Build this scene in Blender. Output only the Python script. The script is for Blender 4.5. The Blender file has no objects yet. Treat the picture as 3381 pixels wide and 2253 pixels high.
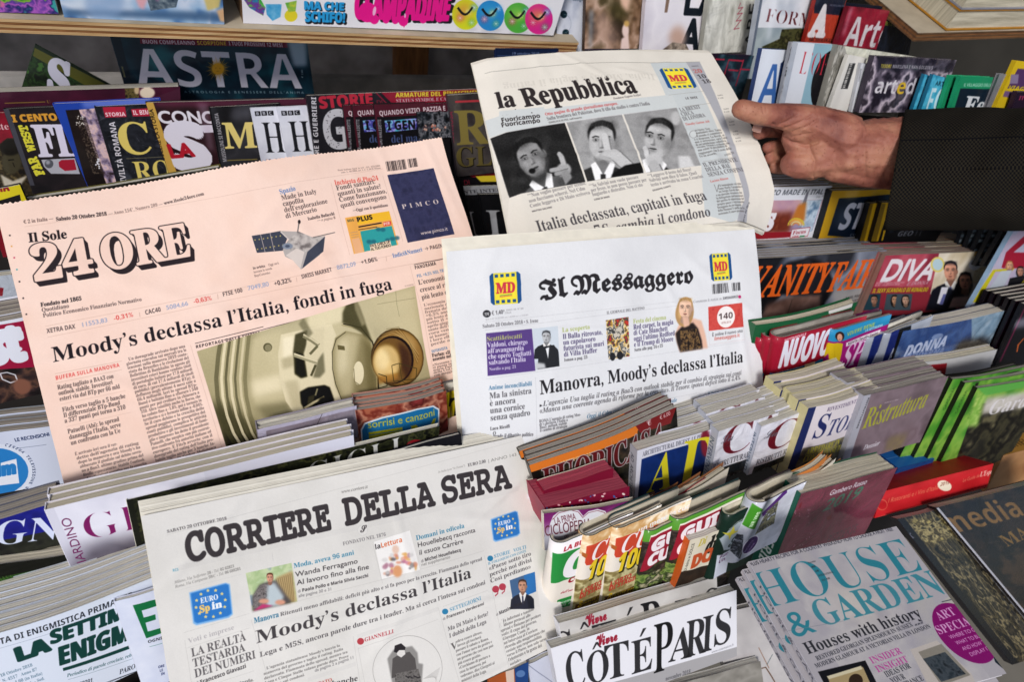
import bpy, math, random
import numpy as np
from mathutils import Matrix, Vector
rnd = random.Random(7)
# ------------------------------------------------------------------ camera, world, sun, exposure
PW, PH, F = 3381.0, 2253.0, 2150.0            # photograph size and focal length in its pixels
def nrm(v):
    v = np.array(v, float); return v/np.linalg.norm(v)
RX = nrm((.904, .245, -.350))                  # along the rack rows (camera frame)
RL = nrm(np.cross(np.cross(RX, (0, .82, .573)), RX))   # up along the leaning covers
RN = nrm(np.cross(RX, RL))                     # out of the rack, towards the reader
LEAN = math.radians(20)
UPW = nrm(math.cos(LEAN)*RL + math.sin(LEAN)*RN)
BACK = nrm(np.cross(UPW, RX))                  # world +Y, into the kiosk
RW = np.array([RX, BACK, UPW])                 # rows: world axes seen in the camera frame
CAMPOS = np.array([0, 0, 1.62])
def W(p): return RW @ np.asarray(p, float) + CAMPOS     # camera frame -> world
scene = bpy.context.scene
cam = bpy.data.cameras.new('camera'); camo = bpy.data.objects.new('camera', cam)
scene.collection.objects.link(camo)
cam.sensor_width = 36.0; cam.lens = 36.0*F/PW; cam.clip_start = .02; cam.clip_end = 200
m4 = Matrix.Identity(4)
for i in range(3):
    for j in range(3): m4[i][j] = RW[i][j]
    m4[i][3] = CAMPOS[i]
camo.matrix_world = m4; scene.camera = camo
cam.dof.use_dof = True; cam.dof.focus_distance = .56; cam.dof.aperture_fstop = 10
world = bpy.data.worlds.new('World'); scene.world = world; world.use_nodes = True
nt = world.node_tree; bg = nt.nodes['Background']
sky = nt.nodes.new('ShaderNodeTexSky'); sky.sky_type = 'NISHITA'; sky.sun_disc = False
SUN_EL, SUN_AZ = math.radians(48), math.radians(222)      # azimuth from +Y towards +X
sky.sun_elevation = SUN_EL; sky.sun_rotation = SUN_AZ; sky.air_density = 1.0; sky.dust_density = 2.5
nt.links.new(sky.outputs[0], bg.inputs[0]); bg.inputs[1].default_value = .10
sun = bpy.data.lights.new('sun', 'SUN'); suno = bpy.data.objects.new('sun', sun)
scene.collection.objects.link(suno); sun.energy = 2.0; sun.angle = math.radians(11); sun.color = (1, .98, .96)
sd = Vector((math.sin(SUN_AZ)*math.cos(SUN_EL), math.cos(SUN_AZ)*math.cos(SUN_EL), math.sin(SUN_EL)))
suno.rotation_euler = sd.to_track_quat('Z', 'Y').to_euler()
scene.view_settings.view_transform = 'Standard'; scene.view_settings.look = 'None'
scene.view_settings.exposure = 0.22; scene.view_settings.gamma = 1
# ------------------------------------------------------------------ glyph outlines
STY = {'s': None, 'b': (0x1D5D4, 0x1D5EE, 0x1D7EC), 'R': (0x1D400, 0x1D41A, 0x1D7CE), 'i': (0x1D434, 0x1D44E, 0),
       'I': (0x1D468, 0x1D482, 0), 'f': (0x1D56C, 0x1D586, 0x1D7CE), 'm': (0x1D670, 0x1D68A, 0x1D7F6),
       'c': (0x1D4D0, 0x1D4EA, 0), 'B': (0x1D63C, 0x1D656, 0x1D7EC)}
ALPHA = 'ABCDEFGHIJKLMNOPQRSTUVWXYZabcdefghijklmnopqrstuvwxyz0123456789'
PUNCT = '.,:;!?’\'"()-–—&%€+/°*«»“”@→•§=|'
def mchar(c, st):
    r = STY[st]
    if r is None: return c
    if 'A' <= c <= 'Z': return chr(r[0]+ord(c)-65)
    if 'a' <= c <= 'z':
        return chr(0x210E) if (st == 'i' and c == 'h') else chr(r[1]+ord(c)-97)
    if c.isdigit(): return chr((r[2] or 0x1D7CE)+int(c))
    return c
GL = {}
try:                                             # Blender's own bundled mathematical alphabets, named directly so they load fast
    import os
    MATHF = bpy.data.fonts.load(os.path.join(bpy.utils.system_resource('DATAFILES'), 'fonts', 'NotoSansMath-Regular.woff2'))
except Exception: MATHF = None
def load_style(st):
    """outlines and advances of one alphabet, read from Blender's own text object as bezier splines"""
    chars = ALPHA + (PUNCT if st == 's' else '')
    cu = bpy.data.curves.new('glyphs', 'FONT'); cu.body = '\n'.join(mchar(c, st)+'\u2003|' for c in chars)+'\n\u2003|'
    if MATHF and STY[st]: cu.font = MATHF
    cu.space_line = 1; cu.fill_mode = 'NONE'
    ob = bpy.data.objects.new('glyphs', cu); scene.collection.objects.link(ob)
    dg = bpy.context.evaluated_depsgraph_get(); dg.update()
    c2 = ob.to_curve(dg); raw = {}; bars = {}
    ts = np.linspace(0, 1, 5)[:-1][:, None]
    for sp in c2.splines:
        n = len(sp.bezier_points)
        if n < 2: continue
        P = np.zeros(n*3); L = np.zeros(n*3); R_ = np.zeros(n*3)
        sp.bezier_points.foreach_get('co', P); sp.bezier_points.foreach_get('handle_left', L); sp.bezier_points.foreach_get('handle_right', R_)
        P, L, R_ = P.reshape(-1, 3)[:, :2], L.reshape(-1, 3)[:, :2], R_.reshape(-1, 3)[:, :2]
        P2, L2 = np.roll(P, -1, 0), np.roll(L, -1, 0)
        q = np.concatenate([((1-t)**3)*P+3*(1-t)**2*t*R_+3*(1-t)*t*t*L2+t**3*P2 for t in ts[:, 0]]).reshape(4, n, 2).transpose(1, 0, 2).reshape(-1, 2)
        ci = sp.character_index; line, k = divmod(ci, 4)
        e = np.concatenate([q, np.roll(q, -1, 0)], 1)
        if line >= len(chars): bars['base'] = (q[:, 0].min(), 0)
        elif k == 0: raw.setdefault(chars[line], []).append((e, line))
        else: bars[chars[line]] = (q[:, 0].min(), q[:, 1].min())
    Hh = raw['H'][0][0]; cap = Hh[:, 1].max()-Hh[:, 1].min()
    for c, ls in raw.items():
        e = np.concatenate([x[0] for x in ls]); off = bars[c][1]-bars['A'][1]
        e[:, 1] -= off; e[:, 3] -= off; ad = bars[c][0]-bars['base'][0]
        if st == 'm': m0 = e[:, 0].min(); ad = e[:, 0].max()-m0+.13*cap; e[:, [0, 2]] += .065*cap-m0      # set solid
        GL[(st, c)] = (e/cap, ad/cap)
    ob.to_curve_clear(); bpy.data.objects.remove(ob); bpy.data.curves.remove(cu)
for st in STY: load_style(st)
ACC = {'è': ('e', 0), 'é': ('e', 1), 'à': ('a', 0), 'ò': ('o', 0), 'ù': ('u', 0), 'ì': ('i', 0), 'È': ('E', 0), 'É': ('E', 1), 'À': ('A', 0), 'Ô': ('O', 2), 'Ù': ('U', 0)}
def poly_edges(p):
    p = np.asarray(p, float)
    if np.sum(p[:, 0]*np.roll(p[:, 1], -1)-np.roll(p[:, 0], -1)*p[:, 1]) < 0: p = p[::-1]
    return np.concatenate([p, np.roll(p, -1, 0)], 1)
def layout(st, s, track=0):
    out = []; x = 0
    for c in s:
        acc = None
        if c in ACC: c, acc = ACC[c]
        if c == ' ': x += .38+track; continue
        g = GL.get((st, c)) or GL.get(('s', c))
        if g is None: x += .4; continue
        e = g[0].copy(); e[:, 0] += x; e[:, 2] += x; out.append(e)
        if acc is not None:
            cx = x+g[1]*.5; yy = 1.08 if c.isupper() else .82
            if acc == 0: p = [(cx-.2, yy+.22), (cx-.05, yy+.22), (cx+.1, yy), (cx+.02, yy)]
            elif acc == 1: p = [(cx+.2, yy+.22), (cx+.05, yy+.22), (cx-.1, yy), (cx-.02, yy)]
            else: p = [(cx-.22, yy), (cx-.05, yy+.2), (cx+.05, yy+.2), (cx+.22, yy), (cx+.14, yy), (cx, yy+.13), (cx-.14, yy)]
            out.append(poly_edges(p))
        x += g[1]+track
    return (np.concatenate(out) if out else np.zeros((0, 4))), max(x-track, .01)
def coverage(e, w, h, ss=4):
    """exact-in-x, sampled-in-y area coverage of directed edges (pixel units)"""
    x0, y0, x1, y1 = e.T
    sg = np.where(y1 > y0, 1.0, -1.0)
    fl = y1 < y0
    xa = np.where(fl, x1, x0); ya = np.where(fl, y1, y0); xb = np.where(fl, x0, x1); yb = np.where(fl, y0, y1)
    ra = np.ceil(ya*ss-.5).astype(int); rb = np.ceil(yb*ss-.5).astype(int)
    ra = np.clip(ra, 0, h*ss); rb = np.clip(rb, 0, h*ss)
    n = rb-ra; k = n > 0
    if not k.any(): return np.zeros((h, w), np.float32)
    n = n[k]; idx = np.repeat(np.arange(len(n)), n)
    off = np.arange(n.sum())-np.repeat(np.cumsum(n)-n, n)
    row = ra[k][idx]+off; yy = (row+.5)/ss
    X = xa[k][idx]+(yy-ya[k][idx])*((xb-xa)[k]/(yb-ya)[k])[idx]
    X = np.clip(X, 0, w-1e-3); ix = X.astype(int); fr = X-ix; s = sg[k][idx]/ss
    r = row//ss
    acc = np.bincount(r*(w+2)+ix, s*(1-fr), minlength=h*(w+2)) + np.bincount(r*(w+2)+ix+1, s*fr, minlength=h*(w+2))[:h*(w+2)]
    return np.clip(np.abs(np.cumsum(acc.reshape(h, w+2), 1)[:, :w]), 0, 1).astype(np.float32)
def col(c):
    if isinstance(c, str): return np.array([int(c[i:i+2], 16)/255 for i in (0, 2, 4)], np.float32)
    return np.array(c, np.float32)
def vnoise(h, w, n, seed, octv=4, asp=1.0):
    r = np.random.RandomState(seed); out = np.zeros((h, w), np.float32); amp = 1; tot = 0
    for o in range(octv):
        gx = max(2, int(n*2**o)+1); gy = max(2, int(n*asp*2**o*h/max(w, 1))+1)
        g = r.rand(gy+1, gx+1); y = np.linspace(0, gy-1e-3, h); x = np.linspace(0, gx-1e-3, w)
        iy = y.astype(int); ixx = x.astype(int); fy = (y-iy)[:, None]; fx = (x-ixx)[None]
        fy = fy*fy*(3-2*fy); fx = fx*fx*(3-2*fx)
        v = (g[iy][:, ixx]*(1-fy)*(1-fx)+g[iy+1][:, ixx]*fy*(1-fx)+g[iy][:, ixx+1]*(1-fy)*fx+g[iy+1][:, ixx+1]*fy*fx)
        out += amp*v; tot += amp; amp *= .55
    return out/tot
def blur(a, k):
    for _ in range(2):
        for ax in (0, 1):
            if a.shape[ax] <= 2*k+1: continue
            p = np.pad(a, [(k+1, k) if i == ax else (0, 0) for i in (0, 1)], mode='edge'); c = np.cumsum(p, ax)
            a = (np.take(c, range(2*k+1, c.shape[ax]), ax)-np.take(c, range(0, c.shape[ax]-2*k-1), ax))/(2*k+1)
    return a
# ------------------------------------------------------------------ printed sheets placed in space
ORG = [0, 0, 2.6133]
def O(x, y, k=2.6133): ORG[:] = [x, y, k]
def px(p): return (ORG[0]+p[0]/ORG[2], ORG[1]+p[1]/ORG[2])
def ray(p): return np.array([(p[0]-PW/2)/F, -(p[1]-PH/2)/F, -1.0])
def hit(p, P0, n):
    r = ray(p); return r*(P0@n)/(r@n)
class Sheet:
    """a flat frame in space: P0 top-left, Ud right, Vd down, unit vectors; canvas painted in its own metres"""
    def __init__(s, tl, tr, bl, D=None, z=None, yaw=0, tilt=0, w=None, h=None, br=None, bgc='ffffff', res=1.0, sq=0, hk=1, wk=1):
        tl, tr, bl = px(tl), px(tr), px(bl)
        if br is not None:
            br = px(br); r = [ray(q) for q in (tl, tr, br, bl)]
            if z is None: z = D/(-(r[0]@RN))
            q = np.linalg.solve(np.array([r[1], -r[2], r[3]]).T, z*r[0])
            s.P0 = z*r[0]; U = q[0]*r[1]-s.P0; V = q[2]*r[3]-s.P0
        else:
            n = RN.copy()
            for ax, an in ((RL, yaw), (RX, tilt)):
                a = math.radians(an); n = n*math.cos(a)+np.cross(ax, n)*math.sin(a)+ax*(ax@n)*(1-math.cos(a))
            r = ray(tl)
            if z is None: z = D/(-(r@RN))
            s.P0 = z*r; U = hit(tr, s.P0, n)-s.P0; V = hit(bl, s.P0, n)-s.P0
        s.W = np.linalg.norm(U); s.H = np.linalg.norm(V); s.U = U/s.W; s.V = V/s.H
        if sq:                                             # make it square-cornered, keeping the top edge
            s.V = nrm((1-sq)*s.V+sq*nrm(s.V-s.U*(s.V@s.U)))
        if w: s.W = w
        if h: s.H = h
        s.H *= hk; s.W *= wk
        s.N = nrm(np.cross(s.V, s.U))                       # towards the reader
        d = math.hypot(tr[0]-tl[0], tr[1]-tl[1])
        s.ppm = min(res*d/np.linalg.norm(U), 1500/max(s.W, s.H))
        s.cw = max(8, int(s.W*s.ppm)); s.ch = max(8, int(s.H*s.ppm))
        s.a = np.empty((s.ch, s.cw, 3), np.float32); s.a[:] = col(bgc)
    def uv(s, p):
        P = hit(px(p), s.P0, s.N)-s.P0; c = s.U@s.V
        a, b = P@s.U, P@s.V; d = 1-c*c
        return np.array([(a-c*b)/d, (b-c*a)/d])*s.ppm
    def at(s, u, v, n=0): return s.P0+s.U*u+s.V*v+s.N*n
    def pxat(s, c):
        P = s.at(c[0]/s.ppm, c[1]/s.ppm); return np.array([P[0]/-P[2], -P[1]/-P[2]])*F*ORG[2]
    def blend(s, e, color, alpha=1, w=0, soft=0, img=None):
        if not len(e): return
        soft = soft*getattr(s, 'softk', 1)
        pad = int(abs(w)+soft*3+2)
        xs = e[:, [0, 2]]; ys = e[:, [1, 3]]
        x0 = max(0, int(xs.min())-pad); x1 = min(s.cw, int(xs.max())+pad+1)
        y0 = max(0, int(ys.min())-pad); y1 = min(s.ch, int(ys.max())+pad+1)
        if x1 <= x0 or y1 <= y0: return
        f = e-np.array([x0, y0, x0, y0]); cov = coverage(f, x1-x0, y1-y0)
        if w:
            nd = 8 if abs(w) < 2.5 else 16
            for k in range(nd):
                dx, dy = abs(w)*math.cos(k*2*math.pi/nd), abs(w)*math.sin(k*2*math.pi/nd)
                c2 = coverage(f+np.array([dx, dy, dx, dy]), x1-x0, y1-y0)
                cov = np.maximum(cov, c2) if w > 0 else np.minimum(cov, c2)
        if soft >= 1: cov = blur(cov, int(soft))
        cov = (cov*alpha)[..., None]; t = s.a[y0:y1, x0:x1]
        t[:] = t*(1-cov)+(col(color) if img is None else img(y0, y1, x0, x1))*cov
    def T(s, st, txt, p, q, h, c='1a1a1a', w=0, alpha=1, sh=0, track=0, soft=0, fixw=None):
        """text on baseline p->q (photo units), cap height h (photo units)"""
        a, b = s.uv(p), s.uv(q); e, adv = layout(st, txt, track)
        if not len(e): return
        L = np.linalg.norm(b-a); d = (b-a)/L; up = np.array([d[1], -d[0]])
        k = 5.0; q1 = s.pxat(a); q2 = s.pxat(a+up*k); hs = h/np.linalg.norm(q2-q1)*k
        sx = L/adv if fixw is None else fixw*hs
        def tf(X, Y): return a[0]+d[0]*(X+sh*Y*hs/sx)*sx+up[0]*Y*hs, a[1]+d[1]*(X+sh*Y*hs/sx)*sx+up[1]*Y*hs
        if w < 0 and hs*abs(w) < .9: w = 0; alpha *= .86            # too fine to thin: print it lighter
        ax, ay = tf(e[:, 0], e[:, 1]); bx, by = tf(e[:, 2], e[:, 3])
        s.blend(np.stack([ax, ay, bx, by], 1), c, alpha, w*hs, soft)
    def P(s, st, lines, p, q, r, h, c='2a2a2a', w=0, alpha=1, just=False):
        """paragraph: p->q first baseline with full measure, r = start of last baseline"""
        n = len(lines); a, b, e = s.uv(p), s.uv(q), s.uv(r)
        adv = [layout(st, t)[1] for t in lines]; M = max(adv)
        A, B, E = np.array(s.pxat(a)), np.array(s.pxat(b)), np.array(s.pxat(e))
        off = np.array([-ORG[0]+PW/2, -ORG[1]+PH/2])*ORG[2]
        for i, t in enumerate(lines):
            if not t: continue
            a1 = a+(e-a)*(i/max(n-1, 1)); b1 = a1+(b-a)*(1 if (just and adv[i] > .7*M) else adv[i]/M)
            s.T(st, t, tuple(s.pxat(a1)+off), tuple(s.pxat(b1)+off), h, c, w, alpha)
    def Q(s, c, pts, alpha=1, soft=0):
        s.blend(poly_edges([s.uv(p) for p in pts]), c, alpha, 0, soft)
    def Rr(s, p, q):
        a, b = s.uv(p), s.uv(q); return [a, (b[0], a[1]), b, (a[0], b[1])]
    def R(s, c, p, q, alpha=1, soft=0, rad=0):
        r = s.Rr(p, q)
        if rad:
            (x0, y0), (x1, y1) = r[0], r[2]; k = rad*min(abs(x1-x0), abs(y1-y0)); o = []
            for cx, cy, a0 in ((x1-k, y0+k, -90), (x1-k, y1-k, 0), (x0+k, y1-k, 90), (x0+k, y0+k, 180)):
                for j in range(6):
                    t = math.radians(a0+j*18); o.append((cx+k*math.cos(t), cy+k*math.sin(t)))
            r = o
        s.blend(poly_edges(r), c, alpha, 0, soft)
    def E(s, c, p, rx, ry=None, alpha=1, soft=0, rot=0):
        ry = ry or rx; o = []; R0 = math.radians(rot)
        for k in range(28):
            t = k*math.pi/14; x, y = rx*math.cos(t), ry*math.sin(t)
            o.append(s.uv((p[0]+x*math.cos(R0)-y*math.sin(R0), p[1]+x*math.sin(R0)+y*math.cos(R0))))
        s.blend(poly_edges(o), c, alpha, 0, soft)
    def L(s, c, p, q, wd, alpha=1):
        a, b = s.uv(p), s.uv(q); d = b-a; L = np.linalg.norm(d)
        if L < 1e-6: return
        k = wd*s.lpx(a)/2
        n = np.array([-d[1], d[0]])/L*k; s.blend(poly_edges([a-n, a+n, b+n, b-n]), c, alpha)
    def lpx(s, a):
        return 4/np.linalg.norm(s.pxat(a+np.array([0, 4.]))-s.pxat(a))
    def C(s, c, pts, wd, alpha=1):
        for i in range(len(pts)-1):
            s.L(c, pts[i], pts[i+1], wd, alpha)
            if i and wd > 4 and alpha > .95: s.E(c, pts[i], wd/2)
    def only(s, before, pts):
        """keep what was painted since `before` only inside the polygon"""
        m = coverage(poly_edges([s.uv(p) for p in pts]), s.cw, s.ch)[..., None]; s.a = s.a*m+before*(1-m)
    def G(s, cols, pts, n=3, seed=1, asp=1, alpha=1, soft=0, con=1.6, octv=4, grad=0):
        """photographic mottling through a palette; grad>0 biases top to bottom"""
        P = [col(c) for c in cols]; xp = np.linspace(0, 1, len(P))
        def img(y0, y1, x0, x1):
            v = vnoise(y1-y0, x1-x0, n, seed, octv, asp); v = (v-.5)*con+.5
            if grad: v = v*(1-grad)+grad*np.linspace(0, 1, y1-y0)[:, None]
            v = np.clip(v, 0, 1)
            return np.stack([np.interp(v, xp, [p[k] for p in P]) for k in range(3)], -1)
        if len(pts) == 2: e = poly_edges(s.Rr(*pts))
        else: e = poly_edges([s.uv(p) for p in pts])
        s.blend(e, 'ffffff', alpha, 0, soft, img)
    def bars(s, p, q, r, n=26, c='202020', seed=3):
        """barcode: p->q along the bars' row, r gives bar height end"""
        rg = random.Random(seed); p, q, r = map(np.array, (p, q, r)); v = r-p; t = 0
        while t < 1:
            a = rg.choice((.5, 1, 1.5))/n; x = p+(q-p)*t; y = p+(q-p)*min(1, t+a)
            s.Q(c, [tuple(x), tuple(y), tuple(y+v), tuple(x+v)]); t += a+rg.choice((.5, .8, 1.2))/n
    def face(s, p, h, skin='d8a88a', hair='3a2a20', cloth='303040', bw=None, long=0, sh=1, tie=None, glass=0, rot=0, turn=0):
        """a plain generic head and shoulders; rot tilts it (radians), turn slides the features sideways"""
        x, y = p; S_ = col(skin); m = lambda k: tuple(np.clip(S_*k, 0, 1)); c, d = math.cos(rot), math.sin(rot)
        q = lambda a, b: (x+(a*c-b*d)*h, y+(a*d+b*c)*h); R_ = math.degrees(rot); sf = lambda k: max(0, int(h*k*s.lpx(s.uv(p)))); T_ = turn; hh = tuple(np.clip(col(hair)*1.5+.04, 0, 1))
        if sh:
            s.Q(cloth, [q(-1.05, 1.9), q(-.98, 1.1), q(-.7, .82), q(-.2, .62), q(.2, .62), q(.7, .82), q(.98, 1.1), q(1.05, 1.9)], 1, sf(.01)); s.Q(tuple(col(cloth)*.6), [q(.3, .75), q(.7, .85), q(.98, 1.2), q(1, 1.9), q(.5, 1.9)], .5, sf(.06))
        if long: s.E(hair, q(-.02, .1+.1*long), h*.46, h*(.56+.16*long), rot=R_, soft=sf(.03)); s.E(hh, q(-.25, .1), h*.1, h*.4, .35, rot=R_, soft=sf(.05))
        s.Q(m(.68), [q(-.18, .2), q(.22, .2), q(.25, .7), q(.03, .84), q(-.22, .7)], 1, sf(.02))
        if tie or (sh and bw):
            s.Q('e4e2de', [q(-.3, .6), q(-.18, .52), q(.02, .86), q(.22, .52), q(.33, .6), q(.06, 1.5), q(-.05, 1.5)]); s.Q(tie or '3a3a40', [q(-.05, .84), q(.08, .84), q(.11, 1.5), q(-.04, 1.5)])
        s.E(hair, q(.01, -.17), h*.365, h*.375, rot=R_, soft=sf(.015)); s.E(m(.78), q(.34-T_*.5, .05), h*.07, h*.12, rot=R_)
        s.Q(skin, [q(-.32, -.2), q(-.2, -.4), q(.02, -.45), q(.22, -.4), q(.33, -.2), q(.335, .1), q(.27, .33), q(.12, .49), q(-.1, .49), q(-.26, .33), q(-.33, .1)], 1, sf(.012))
        s.E(m(1.14), q(-.13+T_*.3, -.22), h*.16, h*.1, .55, rot=R_, soft=sf(.05)); s.E(m(1.12), q(-.19+T_*.3, .13), h*.1, h*.1, .5, rot=R_, soft=sf(.04)); s.E(m(.66), q(.27, .16), h*.1, h*.3, .6, rot=R_, soft=sf(.05)); s.E(m(.7), q(0, .46), h*.2, h*.06, .6, rot=R_, soft=sf(.03))
        s.Q(hair, [q(-.335, -.06), q(-.355, -.26), q(-.25, -.47), q(.03, -.55), q(.28, -.47), q(.375, -.24), q(.345, .02), q(.31, -.12), q(.29, -.27), q(.16, -.36), q(.02, -.40), q(-.14, -.38), q(-.27, -.28), q(-.31, -.16)], 1, sf(.012)); s.G([tuple(np.clip(col(hair)*.6, 0, 1)), hair, hh], [q(-.33, -.5), q(.36, -.5), q(.36, -.3), q(-.33, -.3)], 7, int(x) % 97, alpha=.35, soft=sf(.05))
        for k in range(7): s.L(hh, q(-.26+k*.08, -.34), q(-.2+k*.085, -.52), h*.014, .45)
        for k in (-.15, .14):
            s.E(m(.62), q(k+T_, -.04), h*.095, h*.055, .75, rot=R_, soft=sf(.02)); s.E('d8d4d0', q(k+T_, -.035), h*.05, h*.018, .7, rot=R_); s.E('181414', q(k+T_, -.035), h*.024, h*.022, rot=R_); s.C('221a18', [q(k-.09+T_, -.1), q(k+T_, -.135), q(k+.09+T_, -.11)], h*.028)
        s.Q(m(.72), [q(.0+T_*1.3, -.05), q(.06+T_*1.3, .15), q(-.01+T_*1.4, .17)], .8, sf(.012)); s.E(m(.55), q(.0+T_*1.3, .17), h*.065, h*.018, .8, rot=R_); s.E(m(1.2), q(-.02+T_*1.4, .09), h*.02, h*.07, .7, rot=R_, soft=sf(.015))
        s.E('8f4440' if bw is None else m(.45), q(.0+T_*1.1, .285), h*.1, h*.026, rot=R_); s.L(m(.4), q(-.1+T_*1.1, .283), q(.1+T_*1.1, .283), h*.012); s.E(m(.7), q(0+T_, .345), h*.07, h*.02, .7, rot=R_, soft=sf(.01))
    def image(s, name, grain=.012):
        a = s.a; r = np.random.RandomState(len(name)*7+s.cw)
        a = a+(r.rand(s.ch, s.cw, 1).astype(np.float32)-.5)*grain*2
        im = bpy.data.images.new(name, s.cw, s.ch, alpha=False)
        buf = np.ones((s.ch, s.cw, 4), np.float32); buf[..., :3] = np.clip(a[::-1], 0, 1)
        im.pixels.foreach_set(buf.ravel()); im.update(); im.pack(); return im
# ------------------------------------------------------------------ materials
def new_mat(name):
    m = bpy.data.materials.new(name); m.use_nodes = True; return m, m.node_tree, m.node_tree.nodes['Principled BSDF']
def add_bump(t, b, scale, strength, dist=.001, detail=3, vec=None):
    n = t.nodes.new('ShaderNodeTexNoise'); n.inputs['Scale'].default_value = scale; n.inputs['Detail'].default_value = detail
    bp = t.nodes.new('ShaderNodeBump'); bp.inputs['Strength'].default_value = strength; bp.inputs['Distance'].default_value = dist
    tc = t.nodes.new('ShaderNodeTexCoord'); t.links.new(vec or tc.outputs['Object'], n.inputs['Vector'])
    t.links.new(n.outputs['Fac'], bp.inputs['Height']); t.links.new(bp.outputs[0], b.inputs['Normal']); return n
def print_mat(name, im, kind):
    m, t, b = new_mat(name); i = t.nodes.new('ShaderNodeTexImage'); i.image = im; i.extension = 'EXTEND'; i.interpolation = 'Cubic'
    t.links.new(i.outputs[0], b.inputs['Base Color'])
    if kind == 'news':
        b.inputs['Roughness'].default_value = .8; b.inputs['Specular IOR Level'].default_value = .12
        n = add_bump(t, b, 30, .55, .002, 6)
    elif kind == 'wrap':
        b.inputs['Roughness'].default_value = .4; b.inputs['Specular IOR Level'].default_value = .2; b.inputs['Coat Weight'].default_value = .75; b.inputs['Coat Roughness'].default_value = .03
        n = add_bump(t, b, 18, 1, .008, 5); n.inputs['Distortion'].default_value = 1.5
    else:
        b.inputs['Roughness'].default_value = .5; b.inputs['Specular IOR Level'].default_value = .12; b.inputs['Coat Weight'].default_value = .16; b.inputs['Coat Roughness'].default_value = .05
        add_bump(t, b, 9, .35, .002, 2)
    return m
def plain(name, c, rough=.6, var=.12, scale=60, bump=.2, spec=.4, metal=0):
    m, t, b = new_mat(name); c = np.array(col(c))**2.2; lo = c*(1-var); hi = np.clip(c*(1+var), 0, 1)
    n = add_bump(t, b, scale, bump); r = t.nodes.new('ShaderNodeValToRGB')
    r.color_ramp.elements[0].position = .3; r.color_ramp.elements[1].position = .7
    r.color_ramp.elements[0].color = (*lo, 1); r.color_ramp.elements[1].color = (*hi, 1)
    t.links.new(n.outputs['Fac'], r.inputs[0]); t.links.new(r.outputs[0], b.inputs['Base Color'])
    b.inputs['Roughness'].default_value = rough; b.inputs['Specular IOR Level'].default_value = spec; b.inputs['Metallic'].default_value = metal
    return m
MC = {}
def plainc(c, rough=.45):
    k = (c, rough)
    if k not in MC: MC[k] = plain('plain_'+c, c, rough)
    return MC[k]
def pages_mat(name, c, c2, scale=1.0):
    """cut page edges: fine lines stacked along the thickness (UV.y), slow change along the edge (UV.x)"""
    m, t, b = new_mat(name); uv = t.nodes.new('ShaderNodeUVMap'); mp = t.nodes.new('ShaderNodeMapping')
    mp.inputs['Scale'].default_value = (9*scale, 520*scale, 1); t.links.new(uv.outputs[0], mp.inputs[0])
    n = t.nodes.new('ShaderNodeTexNoise'); n.inputs['Scale'].default_value = 1; n.inputs['Detail'].default_value = 6; n.inputs['Roughness'].default_value = .7
    t.links.new(mp.outputs[0], n.inputs[0]); r = t.nodes.new('ShaderNodeValToRGB')
    e = r.color_ramp.elements; e[0].position = .30; e[1].position = .62
    e[0].color = (*(np.array(col(c2))**2.2), 1); e[1].color = (*(np.array(col(c))**2.2), 1)
    t.links.new(n.outputs['Fac'], r.inputs[0]); t.links.new(r.outputs[0], b.inputs['Base Color'])
    bp = t.nodes.new('ShaderNodeBump'); bp.inputs['Strength'].default_value = .6; bp.inputs['Distance'].default_value = .0006
    t.links.new(n.outputs['Fac'], bp.inputs['Height']); t.links.new(bp.outputs[0], b.inputs['Normal'])
    b.inputs['Roughness'].default_value = .75; return m
PG = {'white': pages_mat('page_edges_white', 'd8d4c8', '8a857a'), 'cream': pages_mat('page_edges_cream', 'd2cab4', '948c78'),
      'grey': pages_mat('page_edges_grey', 'a9a298', '5a544c'), 'red': pages_mat('page_edges_red', 'b04a5c', '7c2c3e'),
      'pink': pages_mat('page_edges_pink', 'e8bfa8', 'b08a74'), 'news': pages_mat('page_edges_newsprint', 'd9d2bc', 'a8a088')}
# ------------------------------------------------------------------ mesh helpers
def link(o, parent=None, label=None, cat=None, group=None, kind=None):
    scene.collection.objects.link(o)
    if parent is not None: o.parent = parent
    for k, v in (('label', label), ('category', cat), ('group', group), ('kind', kind)):
        if v: o[k] = v
    return o
def mesh(name, V, Fc, mats, parent=None, uvs=None, smooth=True, base=None, mi=None, **kw):
    """V in the camera frame; base (camera frame) = origin of the thing"""
    me = bpy.data.meshes.new(name); b = W(base) if base is not None else np.zeros(3)
    VV = (np.asarray(V, float)@RW.T)+CAMPOS-b
    me.from_pydata([tuple(v) for v in VV], [], [tuple(int(i) for i in f) for f in Fc])
    for m in (mats if isinstance(mats, (list, tuple)) else [mats]): me.materials.append(m)
    if uvs is not None:
        l = me.uv_layers.new(name='UVMap'); fl = np.array([uvs[i] for f in Fc for i in f], np.float32)
        l.data.foreach_set('uv', fl.ravel())
    if smooth: me.polygons.foreach_set('use_smooth', [True]*len(me.polygons))
    if mi is not None: me.polygons.foreach_set('material_index', mi)
    me.update(); o = bpy.data.objects.new(name, me)
    if parent is None and base is not None: o.location = tuple(b)
    return link(o, parent, **kw)
def empty(name, base, **kw):
    o = bpy.data.objects.new(name, None); o.empty_display_size = .02; o.location = tuple(W(base)); return link(o, **kw)
def grid_faces(nu, nv, o=0):
    return [(o+j*(nu+1)+i, o+(j+1)*(nu+1)+i, o+(j+1)*(nu+1)+i+1, o+j*(nu+1)+i+1) for j in range(nv) for i in range(nu)]
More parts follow.
